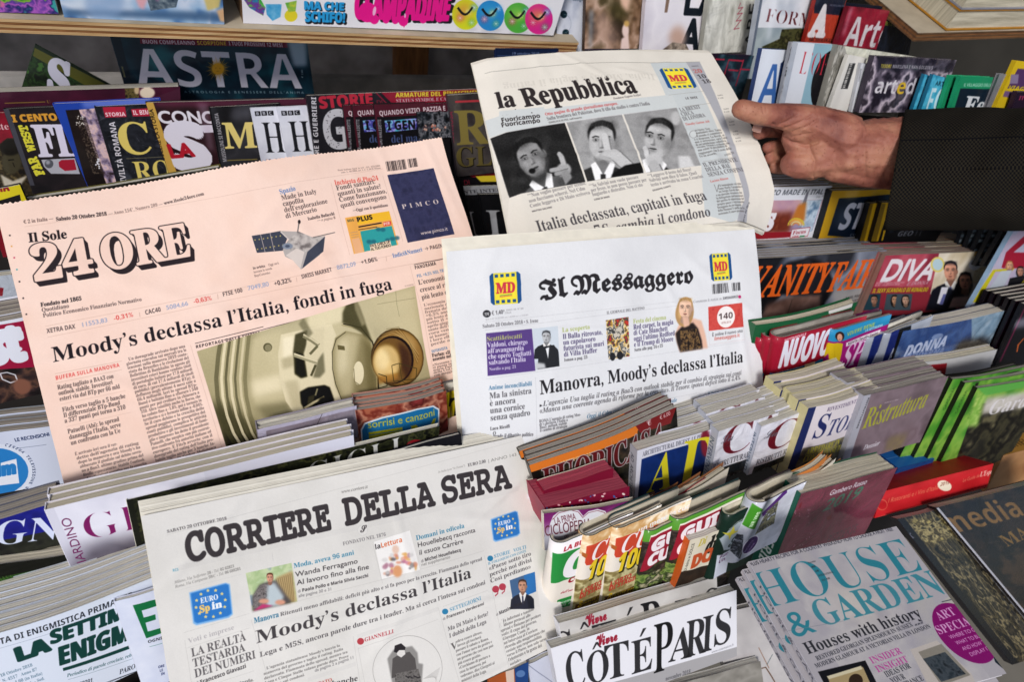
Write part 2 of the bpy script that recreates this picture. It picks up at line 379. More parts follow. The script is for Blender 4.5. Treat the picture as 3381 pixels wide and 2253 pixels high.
def boxes(s, bs, disp=None):
    """joined boxes in the sheet's frame: (u0,u1,v0,v1,n0,n1) split along u so they can follow a bend"""
    V, Fc, UV = [], [], []
    for (u0, u1, v0, v1, n0, n1) in bs:
        K = 14; o = len(V)
        for i in range(K+1):
            u = u0+(u1-u0)*i/K; d = disp(u, v0) if disp else 0; d2 = disp(u, v1) if disp else 0
            for (v, n, dd) in ((v0, n1, d), (v0, n0, d), (v1, n0, d2), (v1, n1, d2)):
                V.append(s.at(u, v, n+dd)); UV.append((u, n+v*.2))
        for i in range(K):
            a = o+i*4; c = a+4
            for k in range(4): Fc.append((a+k, c+k, c+(k+1) % 4, a+(k+1) % 4))
        Fc.append((o, o+1, o+2, o+3)); e = o+K*4; Fc.append((e+3, e+2, e+1, e))
    return V, Fc, UV
def copy_thing(root, delta, **kw):
    r = root.copy(); scene.collection.objects.link(r); d = RW@np.asarray(delta, float)
    r.location = root.location+Vector(d)
    for k, v in kw.items(): r[k] = v
    for ch in root.children:
        c = ch.copy(); scene.collection.objects.link(c); c.parent = r
        for g in ch.children:
            e = g.copy(); scene.collection.objects.link(e); e.parent = c
    return r
def bow(s, amp=0, amp2=0, tw=0, ph=0):
    """gentle bend of a paper block: amp across the width, amp2 down the height, tw twists"""
    def f(u, v):
        a, b = u/s.W, v/s.H
        return amp*math.sin(math.pi*min(max(a, 0), 1))+amp2*math.sin(math.pi*min(max(b, 0), 1))+tw*a*b+.0004*math.sin(9*a+ph)
    return f
def mag(s, name, label, cat='magazine', t=.006, kind='gloss', pages='white', spine=None, back='dddddd', amp=0, amp2=0, tw=0,
        nu=14, nv=12, group=None, stack=0, step=None, glabel=None, spread=0, ptop=.0008, gap=.0, loop=0, grain=.012, ragged=0, spinetext=None, layers=None, nuj=None):
    """one magazine/book: cover (printed), page block, spine, back cover; then copies behind it"""
    if stack and step: t = step-.0003; ptop = .0002; ragged = min(ragged, .0011)
    base = s.at(s.W/2, s.H, -t/2)
    root = link_empty(name, base, label, cat, group)
    s.a = s.a*(1-.34*(1-s.a.mean(-1, keepdims=True))**2.2)          # printing black is denser than screen black
    pm = print_mat(name+'_print', s.image(name+'_print', grain), kind); fn = bow(s, amp, amp2, tw, rnd.random()*6)
    V, UV, tc = [], [], .0004
    r = loop
    if loop:
        # the copy is rolled over: the sheet comes from behind, turns round the left edge and runs on as the front
        path = [(s.W*.96, -2*r*1.0), (s.W*.6, -2*r), (s.W*.3, -2*r), (1.4*r, -2.05*r)]
        path += [(r*1.3-r*1.3*math.cos(a), -r+r*1.05*math.sin(a)) for a in [math.radians(x) for x in range(-80, 91, 17)]]
        path += [(s.W*q, 0) for q in (.2, .4, .6, .8, 1)]
        path = [p for i, p in enumerate(path)]
        pts = np.array(path); tg = np.gradient(pts, axis=0); tg /= np.linalg.norm(tg, axis=1)[:, None]
        nrmv = np.stack([-tg[:, 1], tg[:, 0]], 1)          # outward
        n_ = len(path); nv_ = 8
        def sweep(o0, o1, nm, mt, ins):
            Vv, Ff, Uu, mi = [], [], [], []
            for j in range(nv_+1):
                v = ins+(s.H-ins)*j/nv_
                for k, off in enumerate((o0, o1)):
                    for i in range(n_):
                        q = pts[i]+nrmv[i]*off; Vv.append(s.at(q[0], v, q[1]+fn(q[0], v)))
                        Uu.append((min(max(q[0]/s.W, 0.002), 1) if k == 0 and mt is pm else (q[0] if mt is not pm else .5), (1-v/s.H) if mt is pm else off))
            w2 = 2*n_
            for j in range(nv_):
                for k in (0, 1):
                    for i in range(n_-1):
                        a = j*w2+k*n_+i; f = (a, a+w2, a+w2+1, a+1); Ff.append(f if k == 0 else f[::-1]); mi.append(k)
            for i in range(n_-1): Ff.append((i, i+1, n_+i+1, n_+i)); mi.append(1)
            for j in range(nv_):
                for i in (0, n_-1):
                    a = j*w2+i; Ff.append((a, a+n_, a+n_+w2, a+w2)); mi.append(1)
            mesh(nm, Vv, Ff, [mt, plainc(back)] if mt is pm else [PG[pages], PG[pages]], root, Uu, base=base, mi=mi)
        sweep(.0002, -.0004, 'cover', pm, 0)
        sweep(-.0005, -t, 'page_block', None, ptop)
    else:
        for j in range(nv+1):
            for i in range(nu+1):
                u, v = s.W*i/nu, s.H*j/nv; V.append(s.at(u, v, fn(u, v))); UV.append((i/nu, 1-j/nv))
        Fc = grid_faces(nu, nv); n0 = len(V)
        cov = mesh('cover', V, Fc, pm, root, UV, base=base)
        # page block in slightly uneven gatherings
        k = layers or max(2, min(9, int(t/.0022))); bs = []
        for i in range(k):
            a0 = tc+(t-2*tc)*i/k; a1 = tc+(t-2*tc)*(i+.94)/k; ji = rnd.random()*ragged
            bs.append((.0006, s.W-.0012-rnd.random()*max(ragged, .0006), ptop+ji, s.H-.001, -a1, -a0-.00005))
        V, Fc, UV = boxes(s, bs, fn); mesh('page_block', V, Fc, PG[pages], root, UV, smooth=False, base=base)
        V, Fc, UV = boxes(s, [(0, s.W, 0, s.H, -t-tc, -t)], fn); mesh('back_cover', V, Fc, plainc(back), root, UV, smooth=False, base=base)
        V, Fc, UV = boxes(s, [(-.0004, .0003, 0, s.H, -t-tc, -.0002)], fn)
        sp = mesh('spine', V, Fc, plainc(spine or back), root, UV, smooth=False, base=base)
        if spinetext:
            st_, tx_, fg_, v0_, v1_, hh_ = spinetext      # lettering on the spine, running down it
            e, adv = layout(st_, tx_); sx = (v1_-v0_)/adv
            spine_text(s, e, sx, v0_, t, hh_, fg_, sp, base, fn)
    for i in range(stack):
        d = (step if step is not None else t+.0012)
        dl = -s.N*d*(i+1)+s.U*(rnd.uniform(-1, 1)*spread+(nuj or 0)*(i+1))+s.V*rnd.uniform(-1, 1)*spread*.6
        gl = (glabel or 'copy stacked behind the '+' '.join(label.split()[:8])); gl = ORD[i]+' '+gl if gl.startswith('copy') else gl+', '+ORD[i]+' back'
        tw_ = (rnd.uniform(-.004, .004), rnd.uniform(-.004, .004), rnd.uniform(-.004, .004)); cp_ = copy_thing(root, dl, label=gl, category=cat, group=group or 'stacked copies of the '+name.replace('_', ' ')); cp_.rotation_euler = tw_
    if stack and not group: root['group'] = 'stacked copies of the '+name.replace('_', ' ')
    return root
ORD = ('second', 'third', 'fourth', 'fifth', 'sixth', 'seventh', 'eighth', 'ninth', 'tenth', 'eleventh', 'twelfth', 'last')
def link_empty(name, base, label, cat, group=None):
    o = bpy.data.objects.new(name, None); o.empty_display_size = .02; o.location = tuple(W(base))
    return link(o, None, label, cat, group)
def spine_text(s, e, sx, v0, t, hh, fg, parent, base, fn):
    """lettering as thin raised ink on the spine strip (a small canvas would be coarser)"""
    k = Sheet.__new__(Sheet); ppm = 2200; k.cw = max(8, int(s.H*ppm)) if s.H*ppm < 1400 else 1400; k.ppm = k.cw/s.H; k.ch = max(6, int(t*k.ppm))
    k.a = np.empty((k.ch, k.cw, 3), np.float32); k.a[:] = col(fg[1])
    E2 = e.copy(); E2[:, [0, 2]] = (v0+e[:, [0, 2]]*sx)*k.ppm; E2[:, [1, 3]] = k.ch*.5+hh*.5*k.ppm-e[:, [1, 3]]*hh*k.ppm
    k.blend(E2, fg[0]); m = print_mat('spine_print', k.image('spine_print'), 'gloss')
    K = 10; V = []; UV = []
    for i in range(K+1):
        v = s.H*i/K
        V += [s.at(-.0007, v, -.0003+fn(0, v)), s.at(-.0007, v, -t+fn(0, v))]; UV += [(i/K, 0 if fg[2] else 1), (i/K, 1 if fg[2] else 0)]
    Fc = [(2*i, 2*i+1, 2*i+3, 2*i+2) for i in range(K)]
    mesh('spine_lettering', V, Fc, m, parent, UV, base=base)
# ------------------------------------------------------------------ newspapers
def creases(seed, n, fold=.5):
    """outward ridges where the paper was folded and handled, plus one flattened cross fold"""
    rg = random.Random(seed); L = []
    for k in range(n):
        t = rg.uniform(-.6, .9) if k % 2 else rg.uniform(1.2, 2.4); L.append((rg.random(), rg.random(), math.cos(t), math.sin(t), rg.uniform(.12, .4), rg.uniform(.0005, .0013), rg.uniform(.012, .03)))
    def f(a, b):
        h = .0011*max(0, 1-abs(b-fold)/.02)
        for (x, y, c, d, ln, am, w) in L:
            u = (a-x)*c+(b-y)*d; v = abs(-(a-x)*d+(b-y)*c)
            if v < w and abs(u) < ln: h += am*(1-v/w)*(1-(u/ln)**2)
        return h+.0022*(1+math.sin(7*a+3*b+seed))*.5+.0016*(1+math.sin(9*b-5*a+2*seed))*.5
    return f
def newspaper(s, name, label, disp, nu=110, nv=80, ser='', cr=None, push=None, sheets=6, gap=.0007, pages='news', col2='e4dfd0', group='daily newspapers on the rack', ext=0, lift=0):
    base = s.at(s.W/2, s.H, 0); root = link_empty(name, base, label, 'newspaper', group)
    pm = print_mat(name+'_print', s.image(name+'_print', .016), 'news')
    def P(i, j, nu, nv, off, ex=0, ey=0, jt=0):
        a, b = i/nu, j/nv; u, v = a*s.W, b*s.H; du = dv = 0
        if 't' in ser and j == 0: dv = .0006*((i % 2)*2-1)+rnd.uniform(-.0004, .0004)
        if 'r' in ser and i == nu: du = .0007*((j % 2)*2-1)+rnd.uniform(-.0004, .0004)
        r = disp(a, b); n, sh = r if isinstance(r, tuple) else (r, 0)
        if off == 0 and cr: n += cr(a, b)
        P_ = s.at(u+du+ex*a+sh, v+dv+ey*(1-b)+jt, n-off)
        return P_*(1+push(a, b)) if push else P_
    V = [P(i, j, nu, nv, 0) for j in range(nv+1) for i in range(nu+1)]; UV = [(i/nu, 1-j/nv) for j in range(nv+1) for i in range(nu+1)]
    mesh('front_page', V, grid_faces(nu, nv), pm, root, UV, base=base)
    n2, m2 = (nu if 't' in ser else 60), (nv if 'r' in ser else 50)
    V, Fc, UV = [], [], []
    for k in range(1, sheets+1):
        off = .0003+gap*k; o = len(V); ex = rnd.uniform(-.0005, .0012)+ext*k; ey = -rnd.uniform(.0002, .0012)-lift*k
        for j in range(m2+1):
            for i in range(n2+1): V.append(P(i, j, n2, m2, off, ex, ey)); UV.append((i/n2*s.W, off+j*.0001))
        Fc += grid_faces(n2, m2, o)
    mesh('inner_pages', V, Fc, plain(name+'_paper', col2, .8, .06, 80, .3), root, UV, base=base)
    return root
def md_logo(s, p, w, h, dx=0, dy=0):
    """supermarket badge: blue ticket with yellow field; p centre, (dx,dy) = lean of its sides"""
    x, y = p; q = lambda a, b: (x+a*w+dx*b, y+b*h+dy*a)
    s.Q('1f4f86', [q(-.5, -.42), q(-.42, -.5), q(.42, -.5), q(.5, -.42), q(.5, .42), q(.42, .5), q(-.42, .5), q(-.5, .42)])
    s.Q('eedc3c', [q(-.37, -.5), q(.37, -.5), q(.37, .5), q(-.37, .5)])
    for k in range(4):
        a = -.33+k*.18
        s.Q('1f4f86', [q(a, -.46), q(a+.11, -.46), q(a+.11, -.36), q(a, -.36)]); s.Q('1f4f86', [q(a, .36), q(a+.11, .36), q(a+.11, .46), q(a, .46)])
    s.T('R', 'MD', q(-.31, .14), q(.31, .14), h*.32, 'c83a48', w=.05)
    s.L('3f8f5a', q(-.2, .22), q(.2, .2), h*.02); s.L('c83a48', q(-.2, .26), q(.2, .24), h*.02)
# ---- broadsheet lower centre
O(0, 0, 1)
s = Sheet((463, 1699), (1775, 1428), (632, 2665), br=(1878, 2120), z=.44, bgc='e0ddd7')
s.G(['d9d6cf', 'e3e0da', 'dfdcd6'], [(463, 1699), (1890, 2700)], 5, 3)
GR = 'b9b6b0'
O(0, 1653)
s.T('R', 'SABATO 20 OTTOBRE 2018', (1430, 262), (1940, 150), 26, '4a4648')
s.L(GR, (1430, 278), (6800, -1130), 2)
O(800, 1100)
s.T('i', 'www.corriere.it', (835, 1375), (1060, 1330), 26, '77736f', w=.02)
s.T('i', 'In Italia (con “Io Donna”)', (1670, 1205), (1905, 1150), 18, '8a8680'); s.T('R', 'EURO 2,00', (1930, 1152), (2090, 1118), 26, '4a4648')
s.T('s', '| ANNO 143 - N. 249', (2110, 1118), (2535, 1025), 26, '8a8680')
O(0, 0, 1)
for w, p, q, h in (('CORRIERE', (612, 1846), (1084, 1741), 88), ('DELLA', (1128, 1730), (1430, 1664), 83), ('SERA', (1452, 1659), (1692, 1609), 80)):
    s.T('m', w, p, q, h, '3c3739', w=.048)
O(800, 1653)
for k in range(5): s.L('c9c6c2', (-600, 540+k*9), (960, 200+k*9), 2); s.L('c9c6c2', (1050, 180+k*9), (2400, -120+k*9), 2)
s.E('c9c6c2', (1005, 242), 44); s.E('dfdcd6', (1005, 242), 41); s.T('c', 'S', (985, 262), (1030, 254), 55, '3c3739', w=.02)
s.T('R', 'FONDATO NEL 1876', (835, 370), (1205, 290), 30, '6a6668', w=-.02)
O(0, 1653)
s.P('i', ['Milano, Via Solferino 28 - Tel. 02 62821', 'Roma, Via Campania 59/C - Tel. 06 688281'], (1492, 685), (2050, 535), (1498, 722), 24, '77736f')
s.L('c9c6c2', (1480, 750), (2060, 610), 2)
s.T('b', 'RCS', (1475, 583), (1525, 572), 22, '5f9fb5')
def euro(s, x, y, w, h):
    s.Q('7fb5e6', [(x, y+30), (x+w*.9, y-h*.17), (x+w, y-h*.13), (x+w*1.08, y+h*.75), (x+w*.98, y+h*.85), (x+w*.18, y+h*1.06), (x+w*.1, y+h)], 1, 1)
    s.Q('2f78c4', [(x+12, y+38), (x+w*.9, y-h*.14), (x+w*.97, y-h*.1), (x+w*1.05, y+h*.72), (x+w*.96, y+h*.8), (x+w*.2, y+h*1.0), (x+w*.13, y+h*.95)], 1, 1)
    cx, cy = x+w*.53, y+h*.43
    for k in range(12):
        t = k*math.pi/6; a, b = cx+w*.36*math.cos(t)+w*.07*math.sin(t), cy+h*.38*math.sin(t)-w*.09*math.cos(t)
        s.Q('e8d68a', [(a+(9 if i % 2 else 16)*w/340*math.sin(i*math.pi/5), b-(7 if i % 2 else 17)*w/340*math.cos(i*math.pi/5)) for i in range(10)])
    s.T('R', 'EURO', (x+w*.28, y+h*.42), (x+w*.72, y+h*.3), h*.15, 'f4f4f4', w=.02)
    s.T('R', 'Sp', (x+w*.26, y+h*.7), (x+w*.52, y+h*.62), h*.2, 'f0c870', w=.05); s.T('R', 'in', (x+w*.56, y+h*.6), (x+w*.82, y+h*.53), h*.2, 'f4f4f4', w=.05)
euro(s, 1615, 730, 345, 295)
O(800, 1653); euro(s, 2130, 130, 255, 215)
# portrait on the garden chair
s.G(['7e93a8', 'c8d6a8', 'a8bf8a', 'dfe8cf'], [(5, 600), (395, 515), (445, 845), (65, 925)], 3, 5)
s.Q('b89a6a', [(260, 640), (400, 580), (440, 845), (300, 870)], .9, 3)
for k in range(9): s.L('6e5a3a', (262+k*17, 650-k*6), (320+k*12, 850), 5, .7)
s.Q('57504f', [(65, 925), (60, 800), (120, 700), (170, 680), (260, 660), (350, 790), (400, 850), (380, 860)], 1, 3)
s.G(['3a3636', '8a8280', '55504e'], [(70, 905), (75, 780), (150, 690), (190, 700), (210, 880)], 14, 2)
s.Q('bcc8cc', [(190, 700), (250, 680), (330, 800), (300, 880), (180, 890)], 1, 4); s.face((210, 640), 78, 'd79a80', '5a3020', 'bcc8cc', sh=0)
s.Q('c03a70', [(70, 925), (150, 862), (240, 880)], 1, 2); s.E('d79a80', (160, 840), 44, 20, soft=2); s.E('d79a80', (300, 850), 44, 22, soft=2)
s.T('R', 'Moda, aveva 96 anni', (415, 560), (930, 445), 40, '2f7fa0')
s.P('s', ['Wanda Ferragamo', 'Al lavoro fino alla fine'], (428, 635), (1045, 500), (440, 705), 42, '3a3638', w=.01)
s.T('s', 'di', (448, 770), (475, 763), 26, '6a6668'); s.T('b', 'Paola Pollo e Maria Silvia Sacchi', (485, 762), (1050, 635), 28, '2e2a2c')
s.T('s', 'alle pagine 30 e 31', (455, 810), (740, 748), 26, '6a6668')
s.L(GR, (60, 940), (2070, 430), 2); s.L(GR, (1090, 360), (1170, 690), 2); s.L(GR, (230, 430), (240, 500), 2)
s.L(GR, (1400, 240), (1430, 330), 2)
# supplement cover thumbnail
s.Q('f4f1ec', [(1100, 340), (1410, 245), (1495, 580), (1165, 655)])
s.T('b', 'la', (1110, 405), (1160, 392), 42, '2a2628'); s.T('b', 'Lettura', (1160, 392), (1345, 340), 42, 'd9683a')
rg = random.Random(4)
for k in range(46):
    a, b = rg.uniform(0, 1), rg.uniform(0, 1); s.E(rg.choice(['d9a48c', '8a8684', 'c87a90', 'e0a860', 'b0788c', 'd8d4d0', 'e09070', '56525a']), (1175+a*270+b*20, 470-a*55+b*150), rg.uniform(10, 26), rg.uniform(8, 24), .8, soft=2)
s.E('e8c8b4', (1285, 405), 30, 36, soft=2); s.E('e0a070', (1300, 590), 40, 50, soft=3)
s.T('R', 'Domani in edicola', (1465, 330), (1895, 228), 40, '2f7fa0')
s.P('s', ['Houellebecq racconta', 'il «suo» Carrère'], (1477, 390), (1995, 268), (1490, 455), 40, '3a3638', w=.01)
s.T('s', 'di', (1505, 520), (1530, 513), 26, '6a6668'); s.T('b', 'Michel Houellebecq', (1537, 510), (1862, 430), 28, '2e2a2c')
s.T('s', 'nel supplemento', (1508, 550), (1765, 485), 26, '77736f')
s.T('R', 'Manovra', (80, 1030), (292, 975), 46, '2f6f90', w=.01); s.T('R', 'Ritenuti meno affidabili: deficit più alto e si fa poco per la crescita. Fiammata dello spread', (302, 972), (2052, 510), 34, '4a4648', w=-.02)
s.T('R', 'Moody’s declassa l’Italia', (100, 1210), (1955, 655), 112, '2c282b', w=-.004)
s.T('R', 'Lega e M5S, ancora parole dure tra i leader. Ma si cerca l’intesa sui condoni', (135, 1330), (2080, 715), 44, '3c383b', w=-.02)
s.P('R', ['   L’agenzia statunitense Moody’s boccia la', 'manovra del governo e taglia il rating. Italia', 'declassata. Fiammata dello spread, mentre tra', 'Lega e Cinque Stelle volano parole dure. Prove', 'di intesa sui condoni.'], (165, 1450), (880, 1220), (190, 1610), 24, '55514f', w=-.02)
s.T('s', 'da pagina 2 a pagina 11', (610, 1465), (945, 1345), 26, '6a6668')
for k in range(4): s.L('c9c6c2', (550, 1520+k*9), (960, 1380+k*9), 2); s.L('c9c6c2', (960, 1140+k*9), (1660, 905+k*9), 2)
s.T('R', 'Milano, attese le banche', (180, 1720), (980, 1540), 50, '3a3638'); s.T('R', 'GUASTATO', (520, 1620), (760, 1545), 30, 'b9483a')
s.E('b54048', (995, 1195), 30, 30); s.T('R', 'GIANNELLI', (1030, 1200), (1275, 1120), 34, 'b54048')
s.C(GR, [(975, 1260), (1660, 1010)], 2); s.L(GR, (975, 1250), (1040, 1560), 2); s.L(GR, (930, 1150), (1000, 1560), 2)
c0 = (1402, 1440); ring = [(c0[0]+300*math.cos(k*math.pi/20)+5, c0[1]+292*math.sin(k*math.pi/20)) for k in range(41)]; s.C('77736f', ring, 2.5)
s.Q('8f8c88', [(1230, 1350), (1280, 1270), (1440, 1240), (1490, 1300), (1500, 1390), (1540, 1400), (1530, 1560), (1280, 1580)], 1, 2)
s.Q('55514f', [(1275, 1350), (1330, 1310), (1420, 1290), (1470, 1350), (1490, 1480), (1270, 1520)]); s.G(['4a4644', '77736f', '3a3634'], [(1300, 1480), (1500, 1440), (1540, 1600), (1300, 1620)], 10, 4)
s.Q('dedad4', [(1300, 1270), (1370, 1250), (1385, 1310), (1350, 1340), (1315, 1320)]); s.Q('2c282b', [(1285, 1290), (1290, 1235), (1345, 1215), (1385, 1250), (1380, 1275), (1330, 1275), (1310, 1300)])
for k in range(6): s.L('2c282b', (1390+k*22, 1500+(k % 3)*8), (1420+k*20, 1520-(k % 2)*10), 9)
for k in range(14): s.L('9a9692', (1540+k*9, 1530-k*2), (1690-k*3, 1430+k*10), 1.5)
s.E('2f7fa8', (1720, 943), 27, 25); s.T('R', 'SETTEGIORNI', (1760, 945), (2042, 848), 32, '5f9ab8')
s.T('s', 'di', (1702, 1020), (1727, 1012), 24, '6a6668'); s.T('b', 'Francesco Verderami', (1735, 1008), (2065, 893), 28, '2e2a2c')
s.P('R', ['Ma Di Maio è forte?', 'I dubbi della Lega'], (1750, 1115), (2110, 985), (1765, 1175), 36, '3c383b', w=-.02)
s.T('R', 'V', (1785, 1285), (1840, 1265), 60, '55514f', w=-.03)
s.P('R', ['   oleva essere altrove,', '   invece gli toccherà', 'passare il sabato a Roma,', 'con l’umor nero da gestire e', 'un governo che così non può', 'più essere gestito.', '«Cerchiamo di portare a', 'casa la manovra, poi', 'vedremo», dice Giorgetti ai', 'ministri della Lega.'], (1810, 1225), (2130, 1115), (1875, 1560), 24, '4a4644', w=-.02)
s.L(GR, (1658, 905), (1900, 1700), 2); s.L(GR, (2070, 470), (2320, 1560), 2); s.L(GR, (1700, 900), (2100, 770), 2)
s.E('2f7fa8', (2125, 497), 27, 24); s.T('R', 'STORIE   VOLTI', (2160, 497), (2460, 420), 30, '5f9ab8')
s.T('R', 'IL COLLOQUIO CON CONTE', (2105, 552), (2458, 450), 20, '4f8fae')
s.P('R', ['«Paese sotto tiro', 'perché noi divisi', 'Così perdiamo»'], (2112, 600), (2502, 480), (2125, 708), 36, '3c383b', w=-.02)
for k in (0, 62): s.E('b54050', (2172+k, 762-k*.3), 32, 30); s.C('b54050', [(2195+k, 775-k*.3), (2190+k, 800-k*.3), (2165+k, 820-k*.3)], 10)
s.Q('47668c', [(2300, 690), (2525, 620), (2540, 790), (2325, 862)]); s.Q('2f6fae', [(2430, 650), (2525, 620), (2540, 790), (2450, 820)]); s.face((2415, 740), 105, 'c89478', '4a3428', '2a2c38', tie='3a3c50')
s.T('s', 'di', (2178, 995), (2200, 988), 24, '6a6668'); s.T('b', 'Massimo Franco', (2207, 985), (2440, 890), 30, '2e2a2c')
s.T('R', '«T', (2205, 1105), (2272, 1080), 70, 'a8a4a0', w=-.03)
s.P('R', ['     ra infortuni e tensioni', '     diamo pretesti allo', 'spread e finiamo per perdere', 'voti»: il capo del governo,', 'Giuseppe Conte, in', 'un’intervista al Corriere', 'ricorda alla maggioranza che', '«esiste una responsabilità', 'verso il Paese, non solo verso', 'l’elettorato e la gente del', 'sociale».'], (2205, 1065), (2570, 935), (2300, 1425), 26, '4a4644', w=-.02)
O(0, 1653)
s.T('R', 'Voti e imprese', (1612, 1200), (2002, 1080), 42, 'b4b0b0'); s.L(GR, (1570, 1105), (2130, 945), 2); s.L(GR, (1600, 1240), (2130, 1070), 2)
s.P('R', ['LA REALTÀ', 'TESTARDA', 'DEI NUMERI'], (1640, 1320), (2165, 1160), (1670, 1505), 74, '4a4648', w=-.035)
s.T('s', 'di', (1680, 1565), (1705, 1558), 30, '6a6668'); s.T('b', 'Francesco Giavazzi', (1718, 1562), (2112, 1420), 36, '2e2a2c')
s.L(GR, (1580, 1170), (1650, 1600), 2); s.L(GR, (2145, 1000), (2330, 1620), 2); s.L(GR, (1680, 1610), (2180, 1450), 2)
s.P('R', ['La crescita è testarda.', 'un Paese che non', 'investe non ha'], (1700, 1650), (2180, 1540), (1720, 1750), 30, '4a4644', w=-.02)
corr = newspaper(s, 'newspaper', 'white broadsheet with large dark slab masthead, lowest and nearest of the four newspapers', 
    lambda a, b: .006*math.sin(2.6*a+1.2)+.004*math.sin(5*b)*(1-a)-.003*math.sin(7*a)*b-.004*max(0, a-.9)*10*max(0, b-.7), ser='r', sheets=9, lift=.0009, nv=170, nu=90, cr=creases(3, 9, .985))
# ---- pink financial daily, upper left
O(0, 550)
s = Sheet((0, 385), (3805, -245), (350, 1910), br=(4160, 895), z=.53, hk=2.0, bgc='f1d2c2')
s.G(['edcbb9', 'f3d6c7', 'f0d0c0'], s_all := [(-50, 380), (4000, -300), (4700, 2400), (600, 3100)], 6, 8)
PK = 'c9a594'
s.T('R', '€ 2 in Italia — ', (240, 537), (500, 500), 30, '5a4440'); s.T('R', 'Sabato 20 Ottobre 2018', (512, 510), (940, 455), 32, '2c2224', w=.02)
s.T('R', '— Anno 154°, Numero 289 —', (955, 455), (1415, 368), 28, '6a5450', w=-.01); s.T('R', 'www.ilsole24ore.com', (1428, 365), (1768, 288), 28, '2c2224')
s.C(PK, [(248, 562), (1900, 305), (2352, 220), (3300, 30)], 2)
for k, (x, y, c) in enumerate(((122, 635, '2a2226'), (135, 725, 'd9a050'), (155, 820, 'c04060'), (175, 918, '3aa0a0'), (194, 1018, '2a2226'), (222, 1156, '2a2226'), (246, 1291, '2a2226'))): s.R(c, (x-8, y-5), (x+8, y+5))
s.T('R', 'Il Sole', (280, 692), (605, 652), 76, '231c20', w=.02)
def shade(txt, p, q, h):
    for k in range(9, -1, -1): s.T('R', txt, (p[0]+k*4, p[1]+k*4.2), (q[0]+k*4, q[1]+k*4.2), h, '2a2226', w=.03)
    s.T('R', txt, p, q, h, '2a2226', w=.055); s.T('R', txt, p, q, h, 'f0d0c0', w=.025)
shade('24', (315, 1015), (835, 930), 285); shade('ORE', (905, 920), (1660, 790), 290)
s.T('R', 'Fondato nel 1865', (370, 1228), (720, 1170), 34, '231c20', w=.02); s.P('R', ['Quotidiano', 'Politico Economico Finanziario Normativo'], (378, 1272), (1220, 1130), (388, 1318), 34, '3a2e30', w=-.02)
s.C(PK, [(405, 1392), (2352, 1010), (3780, 700)], 2.5); s.C(PK, [(420, 1485), (2352, 1090), (3860, 800)], 2.5)
s.T('b', 'XETRA DAX', (418, 1450), (662, 1408), 38, '3a2e30', w=-.01); s.T('s', '11553,83', (712, 1397), (940, 1350), 36, '98a0bc', w=.02); s.T('b', '-0,31%', (990, 1340), (1158, 1305), 38, 'd9504c')
s.L(PK, (1208, 1270), (1214, 1310), 4); s.T('b', 'CAC40', (1260, 1290), (1395, 1260), 38, '3a2e30', w=-.01); s.T('s', '5084,66', (1440, 1248), (1630, 1210), 36, '98a0bc', w=.02); s.T('b', '-0,63%', (1675, 1198), (1832, 1165), 38, 'd9504c')
s.L(PK, (1878, 1115), (1884, 1160), 4); s.T('b', 'FTSE 100', (1925, 1138), (2095, 1100), 38, '3a2e30', w=-.01)
O(800, 550)
s.T('s', '7049,80', (48, 1088), (230, 1048), 36, '98a0bc', w=.02); s.T('b', '+0,32%', (275, 1050), (422, 1015), 38, '3a2e30')
s.L(PK, (460, 975), (466, 1015), 4); s.T('b', 'SWISS MARKET', (508, 990), (765, 930), 36, '3a2e30', w=-.01); s.T('s', '8872,09', (808, 915), (972, 880), 36, '98a0bc', w=.02); s.T('b', '+1,06%', (1015, 870), (1155, 838), 36, '3a2e30')
s.L(PK, (1225, 800), (1231, 840), 4); s.T('R', 'Indici&Numeri', (1285, 812), (1540, 752), 36, '3f6fae'); s.T('b', '→ PAGINE 28-31', (1560, 748), (1838, 690), 34, '3a2e30', w=-.01)
s.T('R', 'Spazio', (320, 285), (455, 250), 42, '3f6fb0'); s.P('R', ['Made in Italy', 'capofila', 'dell’esplorazione', 'di Mercurio'], (335, 335), (705, 250), (372, 482), 40, '3a2e30', w=-.02)
s.T('R', 'Isabella Bufacchi', (560, 495), (788, 445), 26, '3a2e30', w=.01); s.T('i', '— a pagina 8', (640, 505), (795, 478), 22, '5a4440')
s.T('R', 'Inchiesta di Plus24', (790, 190), (1170, 130), 42, 'd9483c')
s.P('R', ['Fondi sanitari:', 'quanti in salute?', 'Come funzionano,', 'quali convengono'], (805, 235), (1215, 145), (842, 385), 42, '3a2e30', w=-.02)
s.T('R', '—Oggi con il quotidiano', (945, 418), (1248, 362), 26, '2c2224')
s.T('R', 'Poste Italiane Sped. in A.P. - D.L. 353/2003', (815, 68), (1185, 10), 14, '8a7068'); s.T('R', 'conv. L. 46/2004, art. 1, C. 1, DCB Milano', (845, 85), (1190, 28), 14, '8a7068')
s.L(PK, (755, 170), (915, 790), 2); s.L(PK, (1205, 90), (1370, 670), 2)
O(800, 0); s.bars((1228, 1405), (1398, 1378), (1245, 1490), 30, '2e2628'); s.bars((1420, 1378), (1500, 1365), (1435, 1452), 14, '2e2628'); O(800, 550)
s.Q('2f3050', [(1245, 85), (1648, 15), (1818, 598), (1412, 680)]); s.G(['2c2e4c', '38395a', '2a2b46'], [(1245, 85), (1648, 15), (1818, 598), (1412, 680)], 7, 3)
s.T('R', 'PIMCO', (1370, 385), (1690, 330), 40, 'f0dcd0', track=.6, w=-.02); s.T('s', 'www.pimco.it', (1528, 612), (1762, 565), 32, 'f0dcd0')
